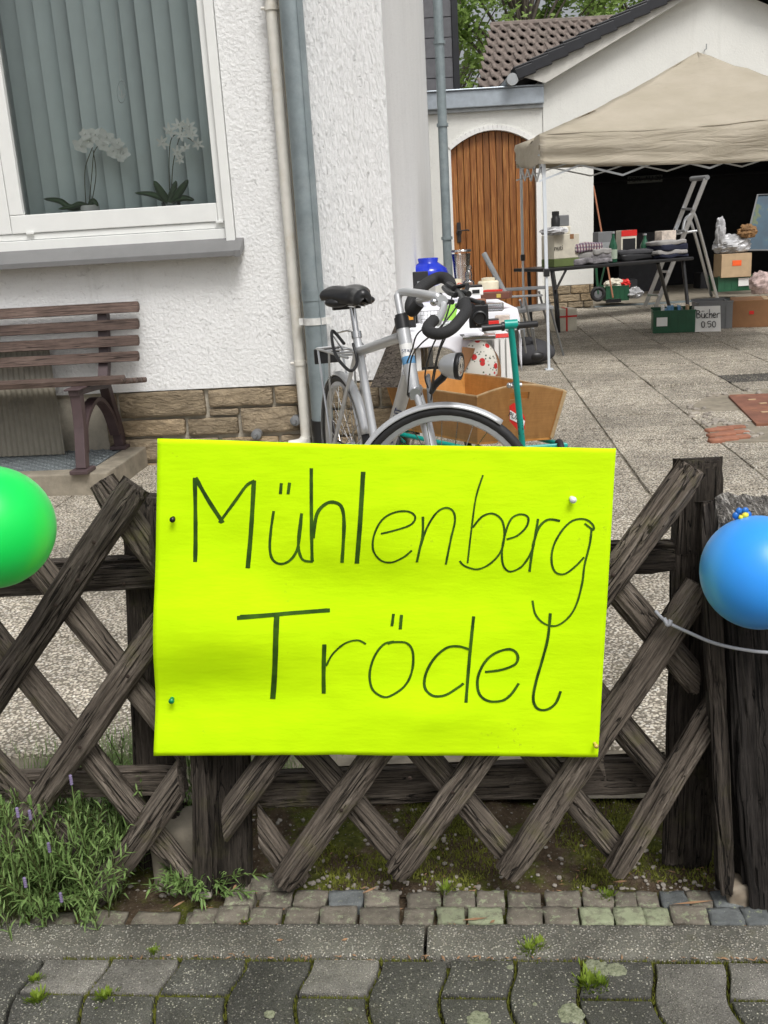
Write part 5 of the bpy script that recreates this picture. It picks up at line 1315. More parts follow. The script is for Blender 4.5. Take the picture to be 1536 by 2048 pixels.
for pts, r_ in (([(905, 575, 3.6), (920, 573, 3.55), (935, 570, 3.5), (932, 582, 3.48)], .008), ([(908, 590, 3.5), (925, 585, 3.45), (938, 588, 3.4)], .011), ([(888, 575, 3.6), (898, 585, 3.5), (912, 590, 3.42)], .010), ([(920, 600, 3.3), (935, 598, 3.25), (955, 604, 3.2), (966, 606, 3.15)], .008), ([(915, 612, 3.3), (930, 616, 3.22), (945, 612, 3.18)], .010), ([(880, 590, 3.5), (890, 602, 3.45), (905, 604, 3.4)], .009), ([(897, 570, 3.62), (910, 578, 3.55)], .014), ([(922, 606, 3.25), (934, 604, 3.22)], .015)):
    lv.append(tube([D(*p) for p in pts], r_, 8, sm=3))
for k_, l_ in enumerate(lv): mk('brake_lever' if k_ in (0, 3) else 'shifter', l_, M_BLACK, bk, smooth=True)
mk('bell', ball(D(868, 604, 3.36), .014, n=12, m=8), M_CHROME, bk, smooth='all')
for i, pts in enumerate((((920, 600, 3.3), (905, 625, 3.25), (875, 660, 3.22), (840, 690, 3.3), (822, 720, 3.4), (815, 790, 3.5)), ((905, 590, 3.45), (890, 640, 3.3), (862, 700, 3.25), (850, 750, 3.3), (856, 775, 3.36)),
    ((930, 605, 3.25), (915, 640, 3.2), (885, 680, 3.18), (868, 740, 3.25), (862, 780, 3.34)), ((900, 600, 3.4), (870, 640, 3.3), (835, 668, 3.35), (824, 700, 3.45), (808, 740, 3.6)),
    ((935, 600, 3.2), (905, 650, 3.15), (880, 700, 3.16), (870, 745, 3.24), (862, 800, 3.33)))):
    mk('brake_cable', tube([D(*p) for p in pts], .0028, 6, sm=8), M_BLACK, bk, smooth=True)
# headlamp
hl = D(908, 732, 3.33)
ha = (S_*.93-Z*.05-Y_*.25).normalized()
mk('headlamp', lathe([(.002, -.055), (.018, -.05), (.034, -.035), (.043, -.012), (.045, .006), (.0455, .014)], hl, 24, ha), M_SILVER, bk, smooth='all')
hlo = bk.children[-1] if bk.children else None
mk('lamp_ring', lathe([(.046, .010), (.047, .024), (.041, .026), (.041, .012)], hl, 24, ha), M_BLACK, bk, smooth='all')
mk('lamp_lens', lathe([(.0, .020), (.03, .027), (.041, .022)], hl, 24, ha), M_GLASS, bk, smooth='all')
mk('lamp_reflector', lathe([(.002, -.01), (.03, .008), (.041, .018)], hl, 24, ha), M_CHROME, bk, smooth='all')
mk('lamp_bracket', tube([D(862, 786, 3.37), D(872, 768, 3.35), D(888, 752, 3.34), hl-ha*.03], [.008, .012, .013, .014], 10, sm=4), M_BLACK, bk, smooth=True)
# ================================================================== HAND CART
cA, cB, cC, cD = G(771, 767, .45), G(930, 747, .45), G(1130, 782, .45), G(954, 794, .45)
ct_ = thing('handcart', 'orange plywood pull-along handcart with teal frame and T-shaped pull bar', 'handcart', (.5, 5.3, 0))
cen = (cA+cB+cC+cD)/4
def low(P, z=.205, k=.86): q = cen.lerp(P, k); return Vector((q.x, q.y, z))
def cpanel(name, P, Q, mat, rise=.0, hole=False, t=.012):
    n_ = 18; pl, ql = low(P), low(Q); top = []
    for i in range(n_+1):
        a = i/n_; top.append(P.lerp(Q, a)+Z*(rise*sin(pi*a)))
    inw = (cen-(P+Q)/2); inw.z = 0; inw.normalize()
    V, F = [], []; rows = 8
    for j in range(rows+1):
        for i in range(n_+1): V.append(pl.lerp(ql, i/n_).lerp(top[i], j/rows))
    m_ = len(V); V += [v+inw*t for v in V]
    hs = set()
    if hole: hs = {(i, 6) for i in (7, 8, 9, 10)}
    def q_(i, j, o): b_ = j*(n_+1)+i+o*m_; return (b_, b_+1, b_+n_+2, b_+n_+1)
    for j in range(rows):
        for i in range(n_):
            if (i, j) in hs: continue
            F.append(q_(i, j, 0)); F.append(q_(i, j, 1)[::-1])
    def edge(a, b): F.append((a, b, b+m_, a+m_))
    for i in range(n_): edge(i+1, i); edge(rows*(n_+1)+i, rows*(n_+1)+i+1)
    for j in range(rows): edge(j*(n_+1), (j+1)*(n_+1)); edge((j+1)*(n_+1)+n_, j*(n_+1)+n_)
    if hs:
        for i in (7, 8, 9, 10): edge(6*(n_+1)+i, 6*(n_+1)+i+1); edge(7*(n_+1)+i+1, 7*(n_+1)+i)
        edge(7*(n_+1)+7, 6*(n_+1)+7); edge(6*(n_+1)+11, 7*(n_+1)+11)
    mk(name, (V, F), mat, ct_)
    mk('top_edge', tube([p+inw*t/2+Z*.001 for p in top], .0068, 4), M_PLYE, ct_)
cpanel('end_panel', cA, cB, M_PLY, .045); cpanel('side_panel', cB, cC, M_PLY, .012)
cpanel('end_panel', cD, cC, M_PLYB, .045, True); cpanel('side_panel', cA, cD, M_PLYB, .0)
mk('floor_panel', prism([low(cA), low(cB), low(cC), low(cD)], -Z*.012), M_PLY, ct_)
for P in (cB, cC): mk('corner_strip', tube([low(P), P], .011, 6), M_PLYE, ct_)
fz = .17
rails = [low(cA, fz, .95), low(cB, fz, .95), low(cC, fz, 1.0), low(cD, fz, 1.0)]
mk('frame', join([tube(rails+[rails[0]], .013, 10), tube([low(cA, fz, .95)+Z*.0, low(cA, .11, .8)], .011, 8)]), M_TEAL, ct_, smooth=True)
for P in rails:
    c_ = P.lerp(cen, .06); c_.z = .10
    wl = mk('wheel', tube([c_+(Vector((0, 1, 0))*cos(a)+Z*sin(a))*.082 for a in [i*2*pi/24 for i in range(24)]], .018, 8, True), M_RUBBER, ct_, smooth='all')
    mk('hub', lathe([(.068, -.012), (.068, .012)], c_, 16, X_), M_WHITE, wl, smooth=True)
hb = D(1045, 893, 4.76); ht = D(1022, 652, 4.58)
mk('pull_bar', join([tube([Vector((hb.x+.01, hb.y+.03, .15)), hb, ht], .0155, 12), lathe([(.022, -.03), (.022, .03)], ht+Z*.008, 14, X_)]), M_TEAL, ct_, smooth=True)
mk('grip', join([tube([ht+X_*-.028, ht+X_*-.135+Z*-.003], .0155, 12), lathe([(.021, 0), (.021, .012)], ht-X_*.032, 12, -X_)]), M_BLACK, ct_, smooth=True)
mk('grip', join([tube([ht+X_*.028, ht+X_*.125+Y_*.03], .0155, 12), lathe([(.021, 0), (.021, .012)], ht+X_*.026, 12, X_)]), M_BLACK, ct_, smooth=True)
clp = D(1031, 770, 4.68); mk('clamp', join([tube([clp-X_*.03, clp+X_*.03], .012, 8), ball(clp-X_*.03, .014), lathe([(.02, -.012), (.02, .012)], clp, 12, (ht-hb).normalized())]), M_CHROME, ct_, smooth=True)
bd = (hb-ht).normalized(); q1 = D(1041, 850, 4.73)
bv = ((CAM-q1)-bd*(CAM-q1).dot(bd)).normalized()
text('lettering', 'PUKY', q1+bv*.0158, .038, M_BLACK, ct_, xd=-bd, nd_=bv)
text('lettering', 'PUKY', D(1037, 805, 4.71)+bv*.0158, .03, MATS['navy_print'], ct_, xd=-bd, nd_=bv)
lp = [D(x, y, 4.80) for x, y in ((1019, 812), (1027, 806), (1036, 808), (1050, 835), (1050, 858), (1038, 864), (1019, 842))]
lab = mk('label_disc', prism(lp, Y_*.003), M_RED, ct_)
mk('label_field', prism([D(x, y, 4.797) for x, y in ((1020, 820), (1036, 830), (1050, 842), (1048, 852), (1034, 845), (1020, 838))], Y_*.002), M_WHITE, lab)
text('label_lettering', 'PUKY', D(1032, 835, 4.794), .034, M_BLACK, lab, xd=Vector((.87, 0, -.49)), nd_=-Y_)
# ================================================================== TABLE WITH GOODS beside the house wall
TZ = .66
tb = thing('sale_table', 'table by the house wall covered with a white cloth and small flea-market goods', 'table', (.6, 7, 0))
def tt(x0, x1, y0, y1, z, drop_f, drop_r, seed, tip=0):
    def f(a, b):                                   # a across -.15..1.15, b front(0)..back(1) with drops
        u_ = -.12+1.24*a; v_ = -.22+1.22*b
        x = x0+(x1-x0)*min(max(u_, 0), 1); y = y0+(y1-y0)*min(max(v_, 0), 1); zz = z
        if v_ < 0: zz -= drop_f*(-v_/.22)*(1+tip*math.exp(-((u_-.82)/.22)**2)); y -= .015*(-v_/.22)+.012*sin(u_*14+seed)
        if u_ > 1: zz -= drop_r*(u_-1)/.12; x += .015+.01*sin(v_*17)
        if u_ < 0: zz -= drop_r*.6*(-u_)/.12; x -= .012
        return Vector((x, y, zz+.003*noise.noise(Vector((x*5, y*5, seed)))))
    return gridm(f, 40, 40)
tcl = mk('tablecloth', tt(.24, .66, 6.0, 6.9, TZ, .07, .06, 1, 1.6), M_CLOTH, smooth='all', label='white tablecloth with a hanging corner over the front of the sale table', cat='tablecloth', org=(.45, 6.4, TZ), solid=.003)
tcl2 = mk('tablecloth', tt(.36, 1.02, 6.93, 9.3, .72, .15, .30, 2), M_CLOTH, smooth='all', label='larger white tablecloth under the blue vase and blender jar', cat='tablecloth', org=(.7, 8, .72), solid=.003)
mk('tabletop', obox((.25, 6.01, TZ-.03), (.4, 0, 0), (0, .88, 0), (0, 0, .025)), M_GREYPL, tb)
mk('tabletop', obox((.37, 6.94, .69), (.64, 0, 0), (0, 2.3, 0), (0, 0, .025)), M_GREYPL, tb)
for x_, y_, z_ in ((.27, 6.05, TZ-.03), (.62, 6.05, TZ-.03), (.99, 7.0, .69), (.99, 9.2, .69), (.4, 9.2, .69), (.4, 7.0, .69)): mk('leg', box(x_, y_, 0, .03, .03, z_), M_WHITE, tb)
lb = thing('leaning_board', 'dark brown weathered board leaning on the house wall beside the sale table', 'board', (.1, 5.45, 0))
mk('board', prism([D(740, 775, 5.42), D(800, 775, 5.36), D(812, 625, 5.50), D(800, 625, 5.51)], N*.02), M_TOPSLAT, lb)
M_BLACKBOX = simple('black_carton', (.018, .018, .02), .5)
db = thing('drawer_unit', 'white ribbed drawer unit standing under the right end of the sale table', 'drawers', (.9, 6.3, 0))
for i in range(3):
    a = D(988+i*12, 672, 6.25); b = D(990+i*12, 770, 6.25); mk('slat', obox((a.x, 6.25, .0), (.028, 0, 0), (0, .02, 0), (0, 0, .60)), M_WHITE, db, bev=.003)
mk('body', obox((D(985, 700, 6.3).x, 6.28, 0), (.13, 0, 0), (0, .4, 0), (0, 0, .60)), M_PVC, db)
# dark chest below the table
kb_ = thing('storage_box', 'black lidded storage box in the shade under the sale table', 'box', (.45, 6.4, 0))
mk('body', box(.42, 6.5, 0, .36, .5, .34), M_BLACKBOX, kb_, bev=.01); mk('lid', box(.42, 6.5, .342, .38, .52, .03), M_BLACKBOX, kb_, bev=.008)
def on(px_, py_, z): return G(px_, py_, z)
# floral bag
fbm, n, b = newmat('floral_cloth'); co = coords(n, 'World')
cc = ramp(n, vor(n, co, 19), [(.34, (.48, .02, .02)), (.38, (.62, .60, .54))]); cc = mix(n, ramp(n, vor(n, coords(n, 'World', (1, 1, 1)), 46), [(.22, 1), (.3, 0)]), cc, (.08, .10, .07)); n.links.new(cc, b.inputs['Base Color']); b.inputs['Roughness'].default_value = .8
fb = thing('floral_bag', 'white bag with red flower print standing between the handcart and the sale table', 'bag', (.72, 5.95, 0))
mk('body', join([ball(D(958, 735, 5.95), .115, .06, .17, 20, 14)]), fbm, fb, smooth='all')
mk('side', ball(D(980, 745, 6.02), .07, .05, .15, 16, 12), MATS['brown_cardboard'], fb, smooth='all')
mk('flap', prism([D(925, 695, 5.9), D(950, 697, 5.9), D(945, 712, 5.88), D(928, 745, 5.9), D(922, 745, 5.9)], Y_*.04), MATS['brown_cardboard'], fb)
# goods on the cloth
v0 = on(857, 572, .72); v0 = Vector((v0.x, 8.2, .725)); vx = D(857, 545, 8.2)
mk('vase', lathe([(.06, 0), (.13, .03), (.165, .09), (.15, .14), (.10, .175), (.078, .19), (.085, .22), (.08, .225), (.07, .19)], (vx.x, 8.2, vx.z-.11), 28), M_BLUEGL, smooth='all', label='round cobalt blue glass vase on the sale table by the wall', cat='vase', org=(vx.x, 8.2, .725))
def cbox(name, label, cat, x, y, Yd, sx, sy, sz, mat, rz=0, lid=None, mark=None, bv=.004):   # px of the lower edge centre
    c = D(x, y, Yd); t = thing(name, label, cat, (c.x, c.y, c.z))
    mk('body', box(c.x, c.y, c.z, sx, sy, sz, rz), mat, t, bev=bv)
    if lid: mk('lid', box(c.x, c.y, c.z+sz+.001, sx*1.02, sy*1.02, max(.008, sz*.12), rz), lid, t, bev=bv)
    if mark:
        m_, fx, fz, w2, h2 = mark; a = Vector((cos(rz), sin(rz), 0)); nn2 = Vector((sin(rz), -cos(rz), 0))
        mk('print', obox(c+a*(fx-w2/2)+nn2*(sy/2+.003)+Z*fz, a*w2, -nn2*.002, Z*h2), m_, t)
    return t
cbox('phone_box', 'black phone carton with a pale picture in front of the blue vase', 'box', 843, 597, 7.6, .115, .05, .20, M_BLACKBOX, -.1, None, (M_GALV, .0, .04, .05, .09))
bl = D(924, 560, 8.0)
bj = thing('blender_jar', 'clear glass blender jar, tallest item on the sale table', 'jar', (bl.x, 8.0, .725))
mk('jar', lathe([(.05, 0), (.055, .02), (.06, .05), (.075, .24), (.08, .25), (.072, .24), (.05, .03)], (bl.x, 8.0, D(924, 572, 8).z), 10), M_GLASS, bj, smooth=True)
mk('rim', lathe([(.078, 0), (.084, .008), (.078, .018), (.070, .008)], (bl.x, 8.0, D(924, 500, 8).z-.015), 20), M_GLASS, bj, smooth=True)
fg = D(938, 575, 7.8); mk('glass_figurine', join([ball(fg+Z*.03, .045, .035, .035), ball(fg+Z*.09, .028, .025, .05), ball(fg+Z*.15+X_*.01, .018)]), M_GLASS, smooth='all', label='small clear glass figurine right of the blender jar', cat='figurine', org=fg)
mg = D(912, 580, 7.5); mt_ = thing('mug', 'cream mug with red lettering in front of the blender jar', 'mug', mg)
mk('cup', lathe([(.04, 0), (.045, .01), (.045, .11), (.041, .11), (.038, .012)], mg-Z*.03, 20), simple('cream_ceramic', (.72, .66, .5), .25, bstr=0), mt_, smooth=True)
text('lettering', 'OO', mg+Z*.03-Y_*.0465, .06, M_RED, mt_)
cr2 = D(977, 580, 7.6); cj = thing('candle_jar', 'cream fluted candle jar with round lid on the right of the cloth', 'jar', cr2)
mk('jar', lathe([(.075, 0), (.08, .01), (.08, .07), (.07, .08)], cr2-Z*.01, 24), MATS['cream_ceramic'], cj, smooth=True); mk('lid', lathe([(.05, .08), (.052, .10), (.03, .104)], cr2-Z*.01, 20), MATS['cream_ceramic'], cj, smooth=True)
cbox('gift_box', 'brown and red gift carton with gold seal lying on the white cloth', 'box', 993, 597, 7.0, .20, .12, .045, simple('dark_brown_carton', (.16, .06, .04), .4), -.35, None, (MATS['pin_tan'], .03, .01, .03, .025))
cbox('red_carton', 'flat red carton lying behind the gift carton', 'box', 985, 588, 7.2, .12, .1, .03, M_RED, -.5)
cbox('playing_card_box', 'white box with a black label beside the handlebar', 'box', 952, 590, 6.9, .10, .06, .05, M_WHITE, -.1, None, (M_BLACK, 0, .012, .05, .025))
cbox('black_gadget', 'low black gadget lying behind the white labelled box', 'gadget', 950, 578, 7.3, .09, .08, .03, M_BLACK, .2)
cbox('tin', 'small white tin with printed pattern at the right edge of the cloth', 'tin', 1005, 648, 6.3, .09, .06, .055, simple('patterned_card', (.6, .52, .45), .6, bs=30, bstr=0, var=.5), -.2)
cbox('toy_car', 'small shiny red toy car on the right of the sale table', 'toy', 985, 652, 6.15, .075, .05, .035, M_RED, .1, M_BLACK)
t = cbox('tin_tray', 'crinkled silver foil tray lying under the black camera', 'tray', 958, 676, 5.98, .20, .14, .02, M_CHROME, -.1)
cbox('magazine', 'red and white magazine at the front edge of the table right of the tray', 'magazine', 985, 676, 6.0, .22, .18, .006, M_WHITE, -.05, M_RED)
kx = D(958, 655, 5.85); kc = thing('camera', 'old black camera with round lens standing on the silver tray', 'camera', kx)
mk('body', box(kx.x, kx.y, kx.z, .115, .07, .135, -.1), M_BLACK, kc, bev=.008); mk('lens', lathe([(.04, 0), (.042, .03), (.035, .035), (.03, .02)], kx+Z*.06-Y_*.036, 20, -Y_), M_BLACK, kc, smooth=True)
mk('flash', box(kx.x-.01, kx.y-.036, kx.z+.018, .02, .004, .018), M_WHITE, kc); mk('hood', box(kx.x, kx.y, kx.z+.136, .09, .06, .03), M_RUST, kc, bev=.008)
cbox('clear_case', 'clear plastic case with silver lines right of the camera', 'case', 988, 622, 6.5, .12, .09, .05, M_FILM, -.25)
gn = D(895, 632, 6.6); gm = simple('lime_plastic', (.25, .55, .05), .5, bstr=0); mk('lime_pouch', prism([gn+Vector((-.06, 0, -.03)), gn+Vector((.05, 0, -.03)), gn+Vector((.08, .03, .08)), gn+Vector((-.02, .03, .06))], Y_*.02), gm, label='lime green pouch showing behind the handlebar', cat='pouch', org=gn)
wg = D(870, 650, 6.4); gv = []
for i in range(9): gv.append(tube([wg+Vector((-.09+i*.022, 0, -.06)), wg+Vector((-.09+i*.022, .02, .09))], .002, 4))
for i in range(7): gv.append(tube([wg+Vector((-.09, .003*i, -.06+i*.025)), wg+Vector((.09, .003*i, -.06+i*.025))], .002, 4))
mk('wire_rack', join(gv), M_CHROME, label='small chrome wire rack standing behind the head tube of the bicycle', cat='rack', org=wg)
cbox('dark_book', 'black book with orange sticker leaning at the left end of the table', 'book', 823, 655, 6.35, .06, .03, .12, M_BLACKBOX, -.2, None, (simple('orange_sticker', (.7, .3, .03), .5, bstr=0), .0, .05, .035, .04))
# ================================================================== CHAIRS, BAG behind the sale table
M_CHAIR = simple('grey_chair_tube', (.30, .31, .32), .4, metal=.5, bstr=0)
M_CHSEAT = simple('grey_chair_panel', (.24, .245, .25), .6)
def dt(pts, r, n=8): return tube([D(*p) for p in pts], r, n)
ch = thing('folding_chair', 'grey folding garden chair half hidden behind the sale table by the gate', 'chair', (1.7, 9.3, 0))
mk('back_tube', join([dt([(968, 507, 9.6), (1012, 590, 9.4)], .026)]), M_CHAIR, ch, smooth=True)
mk('arm', join([obox(D(1008, 583, 9.5), D(1092, 578, 9.5)-D(1008, 583, 9.5), Y_*.05, Z*.03)]), M_CHSEAT, ch, bev=.006)
mk('seat', join([obox(D(1030, 628, 9.2), D(1108, 618, 9.2)-D(1030, 628, 9.2), Y_*.42, Z*.03)]), M_CHSEAT, ch, bev=.006)
mk('arm', obox(D(1000, 597, 9.1), D(1086, 593, 9.1)-D(1000, 597, 9.1), Y_*.04, Z*.02), M_CHSEAT, ch, bev=.006)
for pts in ([(1092, 582, 9.5), (1127, 712, 9.83)], [(1078, 583, 9.6), (1108, 700, 10.3)], [(1040, 600, 9.3), (1060, 680, 9.9)], [(1050, 596, 9.1), (1068, 686, 9.3)]): mk('leg', dt(pts, .011), M_CHAIR, ch, smooth=True)
ch2 = thing('folding_chair', 'low grey folding footrest frame in front of the folding chair', 'footrest', (1.45, 8.6, 0))
mk('seat', obox(D(1040, 657, 8.7), D(1072, 655, 8.7)-D(1040, 657, 8.7), Y_*.35, Z*.025), M_CHSEAT, ch2, bev=.006)
mk('leg', dt([(1044, 658, 8.7), (1052, 705, 8.9)], .010), M_CHAIR, ch2); mk('leg', dt([(1066, 656, 8.9), (1072, 700, 9.1)], .010), M_CHAIR, ch2)
gb_ = thing('cushion_bag', 'dark grey padded bag lying on the ground by the near canopy leg', 'bag', G(1065, 735))
c = G(1066, 730); 
def bagf(a, b):
    t = 2*pi*a; p = pi*b; x = .26*cos(t)*sin(p); y = .16*sin(t)*sin(p); z = .115*(1-cos(p))
    return Vector((c.x+x-.03*(1-cos(p)), c.y+y+.1, z*(.9+.35*cos(t)*.5)+.015*noise.noise(Vector((x*6, y*6, z*5)))))
mk('body', gridm(bagf, 28, 16), M_GREYC, gb_, smooth='all'); mk('opening', ball(D(1072, 712, c.y-.02), .085, .05, .05), M_BLACK, gb_, smooth='all')
mk('flap', ball(D(1048, 684, c.y+.1), .15, .1, .05), M_GREYC, gb_, smooth='all')
# ================================================================== GARAGE TABLE AND GOODS
gtb = thing('folding_table', 'black folding table in front of the garage loaded with goods', 'table', (3.2, 12.8, 0))
T0, T1 = G(1092, 537, .75), G(1388, 513, .75); tv = (T1-T0).normalized(); tn = Vector((-tv.y, tv.x, 0)); TLn = (T1-T0).length
mk('tabletop', obox(T0-Z*.045, T1-T0, tn*.75, Z*.043), M_BLACK, gtb, bev=.01)
f0, f1, f2 = G(1113, 665), G(1340, 618), G(1377, 626)
mk('leg', join([tube([T0+tv*.14+tn*.06-Z*.05, Vector((f0.x, f0.y, .4)), Vector((f0.x+.02, f0.y, 0))], .03, 10, sm=3), tube([T0+tv*.20+tn*.06-Z*.05+tv*.15, Vector((f0.x, f0.y+.05, .5))], .016, 8)]), M_BLACK, gtb, smooth=True)
mk('leg', tube([T0+tv*(TLn-.55)+tn*.1-Z*.05, Vector((f1.x-.0, f1.y, 0))], .026, 10), M_BLACK, gtb, smooth=True)
mk('leg', tube([T0+tv*(TLn-.12)+tn*.08-Z*.05, Vector((f2.x, f2.y, 0))], .026, 10), M_BLACK, gtb, smooth=True)
mk('leg', tube([T0+tv*.2+tn*.68-Z*.05, T0+tv*.22+tn*.68-Z*.745], .026, 10), M_BLACK, gtb, smooth=True)
def ontab(x, dn): 
    """point on the table top under pixel column x, dn metres behind the front edge"""
    a = T0+tn*dn; lo_, hi_ = 0, TLn
    for _ in range(30):
        m_ = (lo_+hi_)/2
        if px_of(a+tv*m_)[0] < x: lo_ = m_
        else: hi_ = m_
    return a+tv*lo_
rzt = atan2(tv.y, tv.x)
def tbox(name, label, cat, x, dn, sx, sy, sz, mat, lift=0, lid=None, mark=None, rz=None, base_mat=None, base_h=0):
    p = ontab(x, dn)+Z*(lift+.002); rz = rzt if rz is None else rz
    t = thing(name, label, cat, p); z = p.z
    if base_mat: mk('base', box(p.x, p.y, z, sx*1.01, sy*1.01, base_h, rz), base_mat, t, bev=.004); z += base_h+.001
    mk('body', box(p.x, p.y, z, sx, sy, sz-base_h, rz), mat, t, bev=.006)
    if lid: mk('lid', box(p.x, p.y, p.z+sz+.001, sx*1.03, sy*1.03, .03, rz), lid, t, bev=.004)
    if mark:
        m_, fx, fz, w2, h2 = mark; a = Vector((cos(rz), sin(rz), 0)); n2 = Vector((sin(rz), -cos(rz), 0)); q = Vector((p.x, p.y, 0))
        mk('print', obox(q+a*(fx-w2/2)+n2*(sy/2+.003)+Z*(p.z+fz), a*w2, -n2*.002, Z*h2), m_, t)
    return t
M_OLIVE = simple('olive_card', (.12, .16, .05), .7); M_OFFW = simple('offwhite_card', (.62, .58, .48), .7)
t = tbox('carton', 'off-white carton with olive base and brown tape on the left of the garage table', 'box', 1121, .25, .40, .28, .40, M_OFFW, 0, None, (MATS['brown_cardboard'], .08, .34, .06, .06), base_mat=M_OLIVE, base_h=.10)
p = ontab(1110, .25); text('lettering', 'nuti', Vector((p.x+.02, p.y-.155, p.z+.24)), .09, M_BLACK, t, xd=tv, nd_=Vector((tv.y, -tv.x, 0)))
p = ontab(1112, .25)+Z*.405
th = thing('thermos', 'black thermos standing on the off-white carton', 'thermos', p); mk('body', lathe([(.055, 0), (.058, .20), (.045, .22), (.045, .25), (.0, .255)], p, 18), M_BLACK, th, smooth=True); mk('cap', lathe([(.048, .25), (.046, .29), (0, .295)], p, 18), M_BLACK, th, smooth=True)
p = ontab(1128, .22)+Z*.405
hc = thing('film_camera', 'small silver camera in a plastic bag next to the thermos', 'camera', p)
mk('body', box(p.x, p.y, p.z, .16, .08, .10, .2), M_OFFW, hc, bev=.01); mk('top', box(p.x, p.y+.02, p.z+.10, .14, .06, .14, .2), M_GREYPL, hc, bev=.01); mk('lens', lathe([(.04, 0), (.045, .05), (.03, .055)], p+Z*.05-Y_*.04, 16, -Y_), M_WHITE, hc, smooth=True)
def crumple(c, rx, ry, rz, seed, mat, name, label, cat, amp=.35, parent=None, n_=(26, 18)):
    def f(a, b):
        t = 2*pi*a; p_ = pi*b; d = Vector((cos(t)*sin(p_), sin(t)*sin(p_), -cos(p_)))
        q = 1+amp*noise.noise(d*2.4+Vector((seed*5, 0, 0)))+amp*.6*abs(noise.noise(d*6+Vector((0, seed, 0))))
        return Vector(c)+Vector((d.x*rx*q, d.y*ry*q, rz+max(d.z*rz*q, -rz)))
    vf = gridm(f, *n_)
    if parent: return mk(name, vf, mat, parent)
    return mk(name, vf, mat, None, label=label, cat=cat, org=c)
M_FILMW = simple('milky_plastic_film', (.42, .42, .43), .25, var=.4, bstr=.3, bs=25)
crumple(ontab(1108, .10)+Z*.40, .16, .08, .05, 3, M_FILMW, 'plastic_wrap', 'crumpled grey plastic film lying on the off-white carton', 'wrap')
# folded textiles
def checkm():
    m, n, b = newmat('checked_flannel'); co = coords(n, 'Object', (1, 1, 1))
    wv = []
    for ax in ('X', 'Z'):
        w_ = n.nodes.new('ShaderNodeTexWave'); w_.wave_type = 'BANDS'; w_.bands_direction = ax; w_.inputs['Scale'].default_value = 7; w_.inputs['Distortion'].default_value = 1.5; n.links.new(co, w_.inputs[0]); wv.append(w_.outputs['Fac'])
    a = ramp(n, wv[0], [(.4, (.5, .46, .44)), (.6, (.16, .06, .09))]); c_ = mix(n, ramp(n, wv[1], [(.4, 0), (.6, .6)]), a, (.09, .07, .12))
    n.links.new(c_, b.inputs['Base Color']); b.inputs['Roughness'].default_value = .95; return m
M_CHECK = checkm(); M_KNIT = simple('grey_knit', (.20, .19, .20), .95, bs=80, bstr=.6, var=.5); M_NAVY = simple('navy_cloth', (.012, .015, .035), .95); M_GREYT = simple('pale_grey_cloth', (.30, .29, .28), .95)
def folded(name, label, x, dn, w_, d_, layers, seed):
    p = ontab(x, dn)+Z*.002; t = thing(name, label, 'textiles', p); z = p.z
    for i, (h, m_) in enumerate(layers):
        vf = lumpy_box(w_*(1-.03*i), d_, h, .02, seed+i, 8, 5, 3, .35)
        mk('fold', vf, m_, t, smooth='all', M=Matrix.Translation((p.x+.01*(-1)**i, p.y, z)) @ Matrix.Rotation(rzt+.04*(-1)**i, 4, 'Z')); z += h*.86
folded('folded_blankets', 'stack of checked and grey knitted blankets on the left of the garage table', 1160, .28, .52, .38, [(.09, M_KNIT), (.09, M_GREYT), (.12, M_CHECK)], 3)
folded('folded_blankets', 'lower folded grey striped blanket beside the checked stack', 1192, .22, .34, .3, [(.07, M_KNIT), (.07, M_KNIT), (.07, M_GREYT)], 9)
folded('folded_clothes', 'stack of navy and pale grey folded clothes at the right end of the garage table', 1332, .25, .52, .35, [(.05, M_NAVY), (.06, M_GREYT), (.09, M_NAVY), (.06, M_GREYT)], 14)
folded('dark_cloth', 'black cloth spread over the middle of the garage table', 1262, .38, .62, .32, [(.09, M_BLACKBOX), (.06, M_GREYC)], 20)
t = tbox('plastic_case', 'clear plastic case with grey contents on the garage table left of the green bottle', 'case', 1205, .50, .24, .12, .40, M_GREYPL, 0, None, (M_GALV, 0, .06, .18, .2)); 
def bottle(label, x, dn, h, r, mat=M_GREENGL):
    p = ontab(x, dn)+Z*.002; t = thing('bottle', label, 'bottle', p, 'green bottles on the garage table')
    mk('glass', lathe([(r*.9, 0), (r, .01), (r, h*.52), (r*.8, h*.62), (r*.38, h*.80), (r*.33, h*.93), (r*.4, h*.94)], p, 16), M_GREENB, t, smooth=True)
    mk('cap', lathe([(r*.42, h*.93), (r*.42, h), (0, h)], p, 12), M_GALV, t, smooth=True)
    mk('label_band', lathe([(r*1.015, h*.12), (r*1.015, h*.42)], p, 16), M_DIMW, t, smooth=True)
M_GREENB = simple('green_glass', (.02, .09, .05), .12, bstr=0, var=.2); M_DIMW = simple('paper_label', (.38, .45, .36), .7, bstr=0)
bottle('tall green water bottle in front on the garage table beside the plastic case', 1226, .12, .40, .055)
bottle('green bottle right of the red framed carton on the garage table', 1289, .45, .34, .06)
t = tbox('framed_carton', 'carton with red band and dark window standing on the garage table', 'box', 1252, .55, .27, .12, .40, M_OFFW, 0, None, (M_RED, 0, .32, .27, .08))
p = ontab(1252, .55); n2 = Vector((tv.y, -tv.x, 0)); mk('window', obox(p-tv*.11+n2*.063+Z*.02, tv*.22, -n2*.002, Z*.27), M_DARK, t)
tbox('small_carton', 'small printed pale carton behind the navy clothes stack', 'box', 1330, .55, .26, .15, .36, MATS['patterned_card'], 0)
